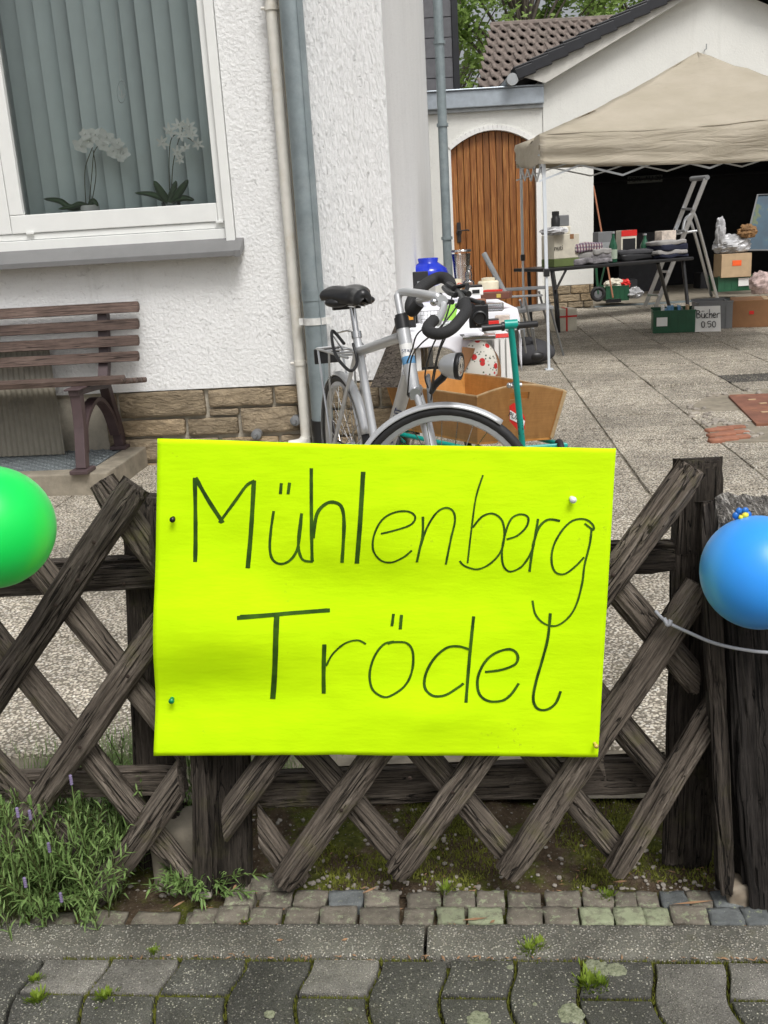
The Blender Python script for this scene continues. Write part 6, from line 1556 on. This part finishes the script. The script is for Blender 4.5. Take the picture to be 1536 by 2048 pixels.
# ladder
ld = thing('step_ladder', 'aluminium folding step ladder standing open between garage table and boxes', 'ladder', (4.6, 14.6, 0))
def bar(a, b, w_=.055, dp=.03): 
    A, B = D(*a), D(*b); x = (B-A); s_ = x.cross(Y_).normalized()*w_; return obox(A-s_/2, x, s_, Y_*dp)
for a, b in (((1291, 612, 15.2), (1392, 356, 14.6)), ((1309, 622, 14.5), (1412, 358, 14.2))): mk('side_rail', bar(a, b, .06), M_ALU, ld, bev=.006)
mk('top_cap', join([dt([(1383, 358, 14.6), (1415, 355, 14.2)], .035, 10)]), M_GREYPL, ld, smooth=True)
mk('leg', tube([D(1364, 480, 14.7), D(1370, 440, 14.75), D(1384, 450, 14.85), D(1423, 592, 15.6)], .022, 10, sm=4), M_ALU, ld, smooth=True)
mk('leg', tube([D(1372, 440, 14.3), D(1384, 428, 14.3), D(1396, 450, 14.4), D(1437, 606, 15.0)], .022, 10, sm=4), M_ALU, ld, smooth=True)
for k_, (y_, x_) in enumerate(((592, 1304), (545, 1323), (505, 1340), (464, 1358), (420, 1373))):
    a = D(x_-10, y_, 14.9-k_*.05); mk('step', obox(a, D(x_+12, y_+1, 14.4-k_*.05)-a, Vector((.05, .06, 0)), Z*.03), M_ALU, ld, bev=.004)
a = D(1352, 470, 14.6); mk('platform', obox(a, D(1395, 464, 14.6)-a, Y_*.3, Z*.03), M_ALU, ld, bev=.006)
# crates and boxes on the ground
def crate(label, c0, c1, dp, h, name='crate', mat=None, group=None, note=None):
    mat = mat or M_GREENC; A = G(*c0) if len(c0) == 2 else D(*c0); B = G(*c1) if len(c1) == 2 else D(*c1); z0 = A.z
    x = (B-A); x.z = 0; L_ = x.length; x.normalize(); y = Vector((-x.y, x.x, 0)); A = A+y*.0
    t = thing(name, label, 'crate', A, group); w_ = .012
    mk('wall', join([obox(A, x*L_, y*w_, Z*h), obox(A+y*(dp-w_), x*L_, y*w_, Z*h), obox(A+y*(w_+.001), x*w_, y*(dp-2*w_-.002), Z*h), obox(A+x*(L_-w_)+y*(w_+.001), x*w_, y*(dp-2*w_-.002), Z*h)]), mat, t)
    mk('floor_panel', obox(A+x*w_*1.2+y*w_*1.2+Z*.005, x*(L_-2.5*w_), y*(dp-2.5*w_), Z*.008), mat, t)
    mk('rim', join([obox(A-x*.006-y*.006+Z*h, x*(L_+.012), y*.022, Z*.02), obox(A-x*.006+y*(dp-.016)+Z*h, x*(L_+.012), y*.022, Z*.02)]), mat, t)
    for i in range(1, 5): mk('rib', obox(A+x*(L_*i/5)-y*.005, x*.01, y*.004, Z*h*.97), mat, t)
    if note: mk('paper_note', obox(A+x*(L_*note[0])-y*.012+Z*note[1], x*note[2], y*.003, Z*note[3]), M_WHITE, t)
    return t, A, x, y, L_
t, A, x, y, L_ = crate('green crate full of books with a white note, left of the price sign', (1306, 667), (1390, 664), .55, .235, note=(.08, .08, .12, .10), group='green crates')
rb = random.Random(4); q = .03
while q < L_-.06:
    w_ = rb.uniform(.02, .045); h = rb.uniform(.20, .285); col = rb.choice(['w', 'r', 'b', 'k', 'o'])
    bmx = {'w': M_WHITE, 'r': M_RED, 'b': MATS['pale_blue_decal'], 'k': M_GREYPL, 'o': M_CARDL}[col]
    mk('book', obox(A+x*q+y*.04+Z*.02, x*w_, y*.2, Z*h), bmx, None, org=A+x*q, label={'w': 'white', 'r': 'red', 'b': 'blue', 'k': 'grey', 'o': 'tan'}[col]+' book standing upright in the open green crate beside the price sign', cat='book', group='books in the green crate'); q += w_+.004
# grey crate with price sign
c0 = G(1392, 664); gs, A, x, y, L_ = crate('grey plastic crate behind the handwritten price sign', (1396, 660), (1464, 657), .5, .30, mat=M_GREYPL)
ps = thing('price_sign', 'white card with handwritten book price leaning on the grey crate', 'sign', G(1415, 664))
a, b_ = G(1390, 664), G(1442, 663); xs = (b_-a); hs2 = .285
mk('card', obox(a, xs, Y_*.006, Z*hs2+Y_*.05), M_WHITE, ps)
cs = a+xs*.5+Y_*(-.004); upv = (Z*hs2+Y_*.05).normalized()
nn3 = xs.normalized().cross(upv)*1
HW = [((0,0),(0,40)),((0,0),(14,3),(16,12),(4,19),(18,24),(17,36),(0,40)),((28,16),(27,34),(34,40),(42,34),(44,16),(43,40)),((31,3),(31,8)),((40,3),(40,8)),((62,18),(53,20),(50,30),(54,39),(64,37)),((72,-4),(70,40)),((71,26),(80,18),(85,26),(83,40)),((92,28),(104,26),(101,17),(93,20),(91,32),(97,40),(106,36)),((114,18),(113,40)),((114,26),(120,18),(130,18))]
HW2 = [((34,58),(26,66),(27,84),(36,88),(42,78),(42,64),(34,58)),((50,86),(51,89)),((78,58),(62,59),(61,70),(74,70),(77,80),(68,88),(60,85)),((94,58),(86,66),(87,82),(96,88),(103,78),(102,64),(94,58))]
for hw_i, st_ in enumerate(HW+HW2):
    mk('pen_stroke', tube([cs+xs.normalized()*((x_-60)*.00195)+upv*(.245-y_*.0022)+nn3*.005 for x_, y_ in st_], .0042, 5, sm=4), M_BLACK if hw_i < len(HW) else M_GREYC, ps)
def gbox(name, label, c0, c1, dp, h, mat, cat='box', z=0, print_=None, flaps=False):
    A = G(*c0, z); B = G(*c1, z); x = B-A; y = Vector((-x.y, x.x, 0)).normalized()*dp
    t = thing(name, label, cat, A); mk('body', obox(A, x, y, Z*h), mat, t, bev=.006)
    mk('tape', obox(A+x*.47+Z*(h+.001), x*.08, y, Z*.002), M_CARDL, t)
    if print_:
        m_, fx, fz, w2, h2 = print_; mk('print', obox(A+x*fx-y.normalized()*.004+Z*fz, x.normalized()*w2, y.normalized()*.003, Z*h2), m_, t)
    if flaps: mk('flap', obox(A+Z*h, x, -y*.25, Z*.05), mat, t); mk('flap', obox(A+y+Z*h, x, y*.3, Z*.08), mat, t)
    return t, A
gbox('cardboard_box', 'big brown cardboard box at the right edge beside the grey crate', (1462, 656), (1600, 652), .6, .31, M_CARD, print_=(M_RED, .26, .15, .05, .04), cat='box')
t, A, x, y, L_ = crate('green crate under the small cardboard box at the garage threshold', (1436, 584, 15.2), (1502, 581, 15.2), .45, .21, note=(.6, .07, .16, .12), group='green crates')
A = D(1442, 556, 15.15); B = D(1502, 553, 15.15); t = thing('cardboard_box', 'small pale cardboard box with orange label on top of the green crate', 'box', A)
mk('body', obox(A, B-A, Y_*.35, Z*.35), M_CARDL, t, bev=.005); mk('orange_label', obox(A+(B-A)*.36-Y_*.004+Z*.17, (B-A)*.30, Y_*.003, Z*.08), simple('neon_orange', (.9, .12, .02), .6, bstr=0), t)
crumple(A+(B-A)*.4+Y_*.15+Z*.34, .27, .16, .14, 7, M_FILMW, 'plastic_wrap', 'big crumpled clear plastic bag on the small cardboard box', 'wrap')
crumple(D(1494, 476, 15.2), .13, .09, .09, 8, simple('dry_flowers', (.22, .12, .05), .9, var=.5), 'dried_bouquet', 'brown dried bouquet wrapped in the plastic bag', 'bouquet', .5)
crumple(D(1440, 490, 15.2), .07, .06, .2, 9, M_FILMW, 'plastic_cone', 'pale rolled plastic bag standing left of the dried bouquet', 'wrap', .3)
# blue picture, mitten, bags
bpq = [D(1488, 500, 15.8), D(1560, 500, 15.8), D(1560, 388, 16.1), D(1515, 390, 16.1)]
bpm, n, b = newmat('blue_poster'); co = coords(n, 'World', (3, 3, 3)); cc = ramp(n, noi(n, co, 1.3, 3, .6), [(.40, (.008, .04, .07)), (.58, (.012, .06, .10)), (.62, (.07, .10, .04))]); n.links.new(cc, b.inputs['Base Color'])  # picture colours darkened to carry the dimness of the garage
pt = thing('framed_picture', 'large blue and green picture leaning in the dark garage at the right edge', 'picture', bpq[0]); mk('picture', prism(bpq, Y_*.03), bpm, pt); mk('frame', tube([p-Y_*.01 for p in bpq]+[bpq[0]-Y_*.01], .018, 4), M_GREYPL, pt)
crumple(D(1520, 590, 14.9), .16, .12, .17, 12, simple('red_white_cloth', (.42, .32, .30), .9, var=.6, bstr=.3), 'tea_towel_bag', 'red and white patterned cloth bag on the threshold at the right edge', 'bag', .25)
mtp = D(1512, 574, 14.7)
t, A, x, y, L_ = crate('green crate with bric-a-brac behind the left table leg at the garage corner', (1212, 603, 15.45), (1258, 601, 15.45), .35, .21, group='green crates')
crumple(A+x*.17+y*.17+Z*.16, .15, .12, .08, 15, M_OFFW, 'china_plates', 'pale china pieces heaped in the green crate at the garage corner', 'crockery', .4)
crumple(A+x*.32+y*.15+Z*.17, .09, .09, .07, 16, M_RED, 'red_cloth', 'small red cloth in the green crate at the garage corner', 'cloth', .4)
crumple(D(1270, 597, 15.5), .12, .1, .08, 17, M_FILMW, 'plastic_bag', 'white crumpled plastic bag right of the green crate at the garage corner', 'bag', .4)
hh = thing('push_scooter', 'dark green scooter with black wheel at the left garage corner', 'scooter', D(1195, 600, 15.3))
wc = D(1196, 588, 15.3); mk('wheel', tube([wc+(X_*cos(a)+Z*sin(a))*.09 for a in [i*pi/9 for i in range(18)]], .03, 8, True), M_RUBBER, hh, smooth='all'); mk('hub', lathe([(.06, -.015), (.06, .015)], wc, 12, Y_), M_GREYPL, hh)
mk('stem', join([dt([(1196, 588, 15.3), (1188, 480, 15.3)], .02), dt([(1198, 580, 15.35), (1210, 530, 15.35)], .014)]), M_GREENC, hh, smooth=True)
br_ = thing('broom', 'broom with reddish brown handle leaning in the garage doorway behind the table', 'broom', D(1226, 603, 14.9))
mk('handle', dt([(1187, 372, 15.95), (1226, 596, 14.9)], .014), simple('varnished_stick', (.30, .12, .06), .4), br_, smooth=True); mk('brush', obox(D(1213, 606, 14.9), X_*.22, Y_*.06, Z*.05), M_BLACK, br_)
t, A = gbox('gift_carton', 'white carton tied with red ribbon under the left end of the garage table', (1112, 664), (1154, 661), .30, .27, M_OFFW)
q0 = G(1112, 664); q1 = G(1154, 661); xx = q1-q0
mk('ribbon', join([obox(q0+xx*.48-Y_*.006, xx.normalized()*.02, Y_*.004, Z*.285), obox(q0-Y_*.007+Z*.17, xx, Y_*.004, Z*.02), obox(q0+xx*.48+Z*.272, xx.normalized()*.02, Y_*.3, Z*.004)]), M_RED, t)
for x_, y_, Yd, sx, sz in ((1275, 520, 18.4, .8, 1.2), (1420, 560, 18.2, .5, .5), (1240, 560, 17.5, .5, .35)):
    cc = D(x_, y_, Yd); cbox('storage_carton', {1275: 'tall dark cabinet barely visible in the back of the garage', 1420: 'dark carton on the garage floor behind the ladder', 1240: 'low dark carton on the garage floor behind the broom'}[x_], 'box', x_, 600, Yd, sx, .4, sz, M_GREYC)
# ================================================================== MANHOLE AND BROKEN PAVING
mh = thing('manhole_cover', 'rusty brown square iron cover set in the paving at the right edge', 'manhole cover', G(1500, 825))
mq = [G(1460, 796), G(1516, 853), G(1640, 850), G(1570, 792)]
mk('plate', prism([p+Z*.006 for p in mq], Z*.012), M_RUST, mh, bev=.003)
mk('frame', tube([p+Z*.008 for p in mq]+[mq[0]+Z*.008], .016, 4), M_RUST, mh)
for i in range(5): p = mq[0].lerp(mq[1], .2+.15*i).lerp(mq[3].lerp(mq[2], .2+.15*i), .3+.12*(i % 3)); mk('stud', box(p.x, p.y, .018, .05, .02, .006), MATS['pale_cardboard'], mh)
mp = setting('mortar_patch')
pl_ = [G(1380, 815), G(1420, 790), G(1536, 778), G(1600, 785), G(1580, 792), G(1462, 797), G(1514, 856), G(1620, 856), G(1620, 880), G(1500, 885), G(1440, 884), G(1400, 848)]
mk('mortar', prism([p+Z*.004 for p in pl_[:6]+pl_[6:]], -Z*.03), M_CONC, mp, kind='structure')
for i, (x_, y_) in enumerate(((1438, 862), (1462, 858), (1442, 872), (1468, 868), (1446, 882), (1474, 878))):
    p = G(x_, y_); mk('brick', lumpy_box(.17, .065, .03, .004, i, 4, 3, 1, .6), M_BRICK, mp, smooth='all', M=Matrix.Translation(p+Z*-.012) @ Matrix.Rotation(.12, 4, 'Z'))
rp = random.Random(8); pv = []
for i in range(90):
    x_, y_ = rp.choice(((1410, 850), (1400, 832), (1440, 846), (1480, 850), (1395, 815), (1500, 872), (1430, 790), (1500, 784))); p = G(x_+rp.uniform(-22, 22), y_+rp.uniform(-6, 6)); pv.append(pebble(p+Z*.006, rp.uniform(.008, .026), rp))
mk('rubble', join(pv), M_PEBBLE, mp, kind='stuff')
# ================================================================== GROUND COVER
R5 = random.Random(21)
def soilz(u, n): return -.022+.022*noise.noise(Vector((u*5, n*5, 0)))+.012*noise.noise(Vector((u*19, n*19, 3)))
pv = []
for i in range(800):
    u = R5.uniform(-1.1, 1.0); n_ = R5.choice((R5.uniform(1.66, 1.70), R5.uniform(1.66, 1.98), R5.uniform(1.655, 2.02)))
    pv.append(pebble(UN(u, n_, soilz(u, n_)+.003), R5.uniform(.002, .0065), R5))
mk('gravel', join(pv), M_PEBBLE, kind='stuff', label='pale gravel scattered on the mossy soil under the fence', cat='gravel')
V, F = [], []
for i in range(19000):
    u = R5.uniform(-.35, .95); n_ = R5.uniform(1.67, 2.02)
    if noise.noise(Vector((u*6, n_*7, 5)))+.25*noise.noise(Vector((u*20, n_*20, 5))) < -.02: continue
    p = UN(u, n_, soilz(u, n_)-.001); a = R5.uniform(0, 6.3); h = R5.uniform(.005, .013); d = Vector((cos(a), sin(a), 0))
    k_ = len(V); V += [p-d*.002, p+d*.002, p+Z*h+Vector((R5.gauss(0, .003), R5.gauss(0, .003), 0))]; F.append((k_, k_+1, k_+2))
mk('moss', (V, F), M_MOSS, kind='stuff', label='dark green moss cushions covering the soil under the fence', cat='moss')
# litter: twigs, bark chips, dry leaves
V, F = [], []
def chip(p, L_, w_, a, tl=.2):
    d = Vector((cos(a), sin(a), tl)).normalized()*L_/2; s_ = Vector((-sin(a), cos(a), 0))*w_/2; k_ = len(V)
    V.extend([p-d, p+s_*.9, p+d, p-s_, p+Z*w_*.4]); F.extend([(k_, k_+3, k_+4), (k_+3, k_+2, k_+4), (k_+2, k_+1, k_+4), (k_+1, k_, k_+4)])
for i in range(420):
    z_ = .0; mode = R5.random()
    if mode < .45: u, n_ = R5.uniform(-.55, .95), R5.choice((1.605, 1.557, 1.653))+R5.gauss(0, .004); z_ = -.006
    elif mode < .8: u = R5.uniform(-.5, .95); n_ = R5.uniform(1.66, 1.85); z_ = soilz(u, n_)+.003
    else: u, n_ = R5.uniform(-.7, .8), KF-.004+R5.gauss(0, .003); z_ = -.002
    chip(UN(u, n_, z_+.003), R5.uniform(.004, .018), R5.uniform(.002, .005), R5.uniform(0, 6.3), R5.uniform(-.2, .3))
for x_, y_, l_, a in ((358, 1813, .028, .7), (470, 1778, .02, 1.2), (560, 1885, .014, 0), (690, 1884, .014, .3), (1240, 1768, .03, 0), (1385, 1810, .08, .02), (740, 1785, .035, .5), (950, 1843, .05, .02), (985, 1848, .014, .6)):
    chip(G(x_, y_)+Z*.006, l_, .007, a, .02)
mk('leaf_litter', (V, F), M_TWIG, kind='stuff', label='brown bark chips and dry bits in the joints of cobbles and kerb', cat='litter')
# joint moss and weeds
V, F = [], []
def tuft(c, n_, L_, w_, spread, up_=1.0):
    for _ in range(n_):
        a = R5.uniform(0, 6.3); r_ = abs(R5.gauss(0, spread)); p = c+Vector((cos(a), sin(a), 0))*r_
        d = (Vector((cos(a), sin(a), 0))*R5.uniform(.2, .9)+Z*up_*R5.uniform(.4, 1)).normalized()*L_*R5.uniform(.5, 1.2); s_ = d.cross(Z+Vector((.1, .2, 0))).normalized()*w_
        k_ = len(V); V.extend([p-s_*.4, p+s_*.4, p+d*.55+s_, p+d*.55-s_, p+d]); F.extend([(k_, k_+1, k_+2, k_+3), (k_+3, k_+2, k_+4)])
for x_, y_, n_, L_, sp in ((75, 2000, 160, .012, .010), (208, 1995, 120, .012, .009), (308, 1906, 60, .010, .006), (1060, 1903, 130, .014, .012), (1078, 1893, 60, .014, .006), (1176, 1970, 220, .014, .014), (1200, 1968, 90, .012, .008), (978/2, 1845, 50, .01, .005), (1215, 1795, 90, .014, .009), (890, 1782, 60, .02, .007), (70, 1960, 80, .008, .008)):
    tuft(G(x_, y_, .0), n_, L_, .0016, sp)
mk('joint_weeds', (V, F), M_MOSSG, kind='stuff', label='small yellow-green weeds and moss growing in the paver joints', cat='weeds')
V, F = [], []
for i in range(9000):
    c_ = R5.choice(range(2, len(ub)-2)); n_ = R5.uniform(1.2, KF); u = ub[c_]+wav(n_, c_)+R5.gauss(0, .0022)
    if R5.random() < .4:
        c2 = R5.choice([k_ for k_ in range(len(bx)-1) if bx[k_] in shortc]); u = R5.uniform(ub[c2], ub[c2+1]); n_ = KF-.008-.088+R5.gauss(0, .0022)
    if R5.random() < .25: u = R5.uniform(-.9, .9); n_ = KF-.004+R5.gauss(0, .002)
    if noise.noise(Vector((u*4, n_*6, 8))) < -.25: continue
    p = UN(u, n_, -.012); a = R5.uniform(0, 6.3); d = Vector((cos(a), sin(a), 0)); k_ = len(V)
    V += [p-d*.0016, p+d*.0016, p+Z*R5.uniform(.004, .012)+Vector((R5.gauss(0, .001), R5.gauss(0, .001), 0))]; F.append((k_, k_+1, k_+2))
mk('joint_moss', (V, F), M_MOSS, kind='stuff', label='dark moss filling the joints of the wavy pavers', cat='moss')
# lichen blotches
LV = []
for x_, y_, r_ in ((1197, 1937, .021), (1232, 1940, .018), (1143, 2030, .022), (1140, 2018, .014), (958, 2040, .02), (1070, 2010, .004), (1020, 1936, .006), (540, 2030, .010), (1185, 1930, .015), (700, 2020, .004)):
    c = G(x_, y_)
    sd = R5.uniform(0, 50)
    V, F = [c+Z*.0024], []
    for j, (q, h) in enumerate(((.3, .0025), (.6, .0032), (.85, .0028), (1.0, .0012))):
        for i in range(28):
            a = i*2*pi/28; rr = r_*q*(1+.25*noise.noise(Vector((cos(a)*2, sin(a)*2, sd)))+.22*noise.noise(Vector((cos(a)*6, sin(a)*6, sd))))
            V.append(c+Vector((cos(a)*rr, sin(a)*rr*.9, h+.0012*noise.noise(Vector((cos(a)*q*5, sin(a)*q*5, sd))))))
    for i in range(28):
        F.append((0, 1+i, 1+(i+1) % 28))
        for j in range(3): F.append((1+j*28+i, 1+(j+1)*28+i, 1+(j+1)*28+(i+1) % 28, 1+j*28+(i+1) % 28))
    LV.append((V, F))
mk('lichen', join(LV), M_LICHEN, pave, kind='stuff', smooth='all')
# field stones at the gate post
for i, (x_, y_, sx, sy, sz, lab) in enumerate(((1488, 1795, .066, .05, .055, 'rounded grey-brown field stone against the foot of the gate post'), (1535, 1775, .05, .05, .05, 'second dark field stone at the right edge beside the gate post'))):
    p = G(x_, y_, .0); p.z = -.012; vf = lumpy_box(sx, sy, sz, .008, 30+i, 6, 6, 6, .0)
    mk('field_stone', vf, MATS['field_stone_grey'] if 'field_stone_grey' in MATS else simple('field_stone_grey', (.20, .17, .13), .8, bs=40, bstr=.4, var=.5, dirt=(.34, .24, .15), coords_kind='World'), None, smooth='all', M=Matrix.Translation(p), label=lab, cat='stone', sub=1)
mk('white_pebble', lumpy_box(.022, .016, .014, .004, 77, 4, 4, 4, 0), M_PEBBLE, None, smooth='all', M=Matrix.Translation(G(412, 1790, .0)-Z*.004), label='small white pebble at the foot of the middle post', cat='pebble')
# ================================================================== LAVENDER AND GRASS
LVt = thing('lavender', 'bushy green lavender with a few purple buds at the foot of the left fence panel', 'plant', UN(-.72, 1.68))
V, F = [], []
def blade(p, d, L_, w_, bend):
    s_ = d.cross(Z+Vector((.05, .03, 0))).normalized(); k_ = len(V); q1_ = p+d*L_*.45+Z*bend*L_*.3; q2 = p+d*L_+Z*bend*L_*-.1
    V.extend([p-s_*w_*.35, p+s_*w_*.35, q1_-s_*w_*.6, q1_+s_*w_*.6, q2]); F.extend([(k_, k_+1, k_+3, k_+2), (k_+2, k_+3, k_+4)])
stems = []; buds = []
def shoot(base, top, nl, lw=.0034, ll_=.034):
    P_ = smooth_path([base, base.lerp(top, .5)+Vector((R5.gauss(0, .008), R5.gauss(0, .008), .012)), top], 5)
    stems.append(tube(P_, [.0012, .0009], 4, cap=False))
    for i in range(nl):
        t = .12+.88*i/nl; k_ = t*(len(P_)-1); j = min(int(k_), len(P_)-2); p = P_[j].lerp(P_[j+1], k_-j); T_ = (P_[j+1]-P_[j]).normalized()
        a0 = R5.uniform(0, 6.3)
        for a in (a0, a0+pi):
            o_ = (T_.orthogonal().normalized()*cos(a)+T_.cross(T_.orthogonal().normalized())*sin(a))
            blade(p, (o_*R5.uniform(.5, 1)+T_*R5.uniform(.5, 1.2)).normalized(), ll_*R5.uniform(.6, 1.3)*(1-.3*t), lw*R5.uniform(.8, 1.3), R5.uniform(-.3, .6))
for i in range(480):
    m_ = R5.random()
    if m_ < .62: u = min(R5.gauss(-.92, .10), -.74); n_ = R5.gauss(1.66, .06); h = .255
    elif m_ < .82: u = R5.gauss(-.76, .06); n_ = R5.gauss(1.82, .05); h = .23
    elif m_ < .86: u = R5.uniform(-.64, -.54); n_ = R5.gauss(1.66, .02); h = .06
    else: u = R5.uniform(-1.3, -.9); n_ = R5.gauss(1.7, .08); h = .2
    if u > -.60 and n_ < 1.62: n_ = 1.66
    b_ = UN(u, n_, -.01); hh_ = h*R5.uniform(.45, 1.1)*(1-.45*min(1, abs(u+.92)/.35) if m_ < .62 else 1)
    lean = Vector((R5.gauss(0, .045)+(.03 if m_ >= .82 else 0), R5.gauss(-.025, .04), hh_)); shoot(b_, b_+lean, R5.randint(7, 11))
for i in range(26):   # front skirt spilling over the kerb
    b_ = UN(R5.uniform(-1.0, -.74), 1.62, .0); shoot(b_, b_+Vector((R5.gauss(0, .03), R5.uniform(-.09, -.03), R5.uniform(.01, .08))), 9)
mk('foliage', (V, F), M_LAV, LVt, kind='stuff')
mk('woody_stems', join(stems), M_STEM, LVt, kind='stuff')
for i, (x_, y_, hx, hy, Yd) in enumerate(((60, 1790, 35, 1625, 1.58), (100, 1780, 60, 1600, 1.6), (95, 1720, 60, 1630, 1.6), (110, 1700, 78, 1618, 1.62), (150, 1690, 142, 1560, 1.6), (160, 1640, 158, 1590, 1.75), (232, 1650, 224, 1590, 1.75), (90, 1740, 82, 1682, 1.55), (130, 1820, 122, 1795, 1.52), (30, 1800, 2, 1600, 1.6), (110, 1760, 98, 1695, 1.55), (240, 1700, 236, 1618, 1.8), (60, 1830, 50, 1765, 1.5), (370, 1790, 382, 1762, 1.56))):
    a = D(x_, y_, Yd); e = D(hx, hy, Yd-.01)
    st_ = mk('flower_stalk', tube([a, a.lerp(e, .5)+X_*.004, e], [.0011, .0009], 5, sm=3), M_LAV, LVt)
    mk('bud', join([ball(e+Z*(.004*k_-.008), .0035, .0035, .003, 6, 4) for k_ in range(5)]), M_PURPLE if i % 2 == 0 else M_LAV, st_, smooth='all')
V, F = [], []
for i in range(2600):
    u = R5.gauss(-.92, .14); n_ = 2.06+abs(R5.gauss(0, .12))
    if i % 4 == 0: u = R5.gauss(-.50, .06); n_ = R5.uniform(1.95, 2.2)
    p = UN(u, n_, .0); blade(p, Vector((R5.gauss(0, .35), R5.gauss(0, .35), 1)).normalized(), R5.uniform(.02, .06), .0014, R5.uniform(-.5, .3))
mk('grass', (V, F), M_GRASS, kind='stuff', label='thin grass growing through the gravel behind the left fence panel', cat='grass')
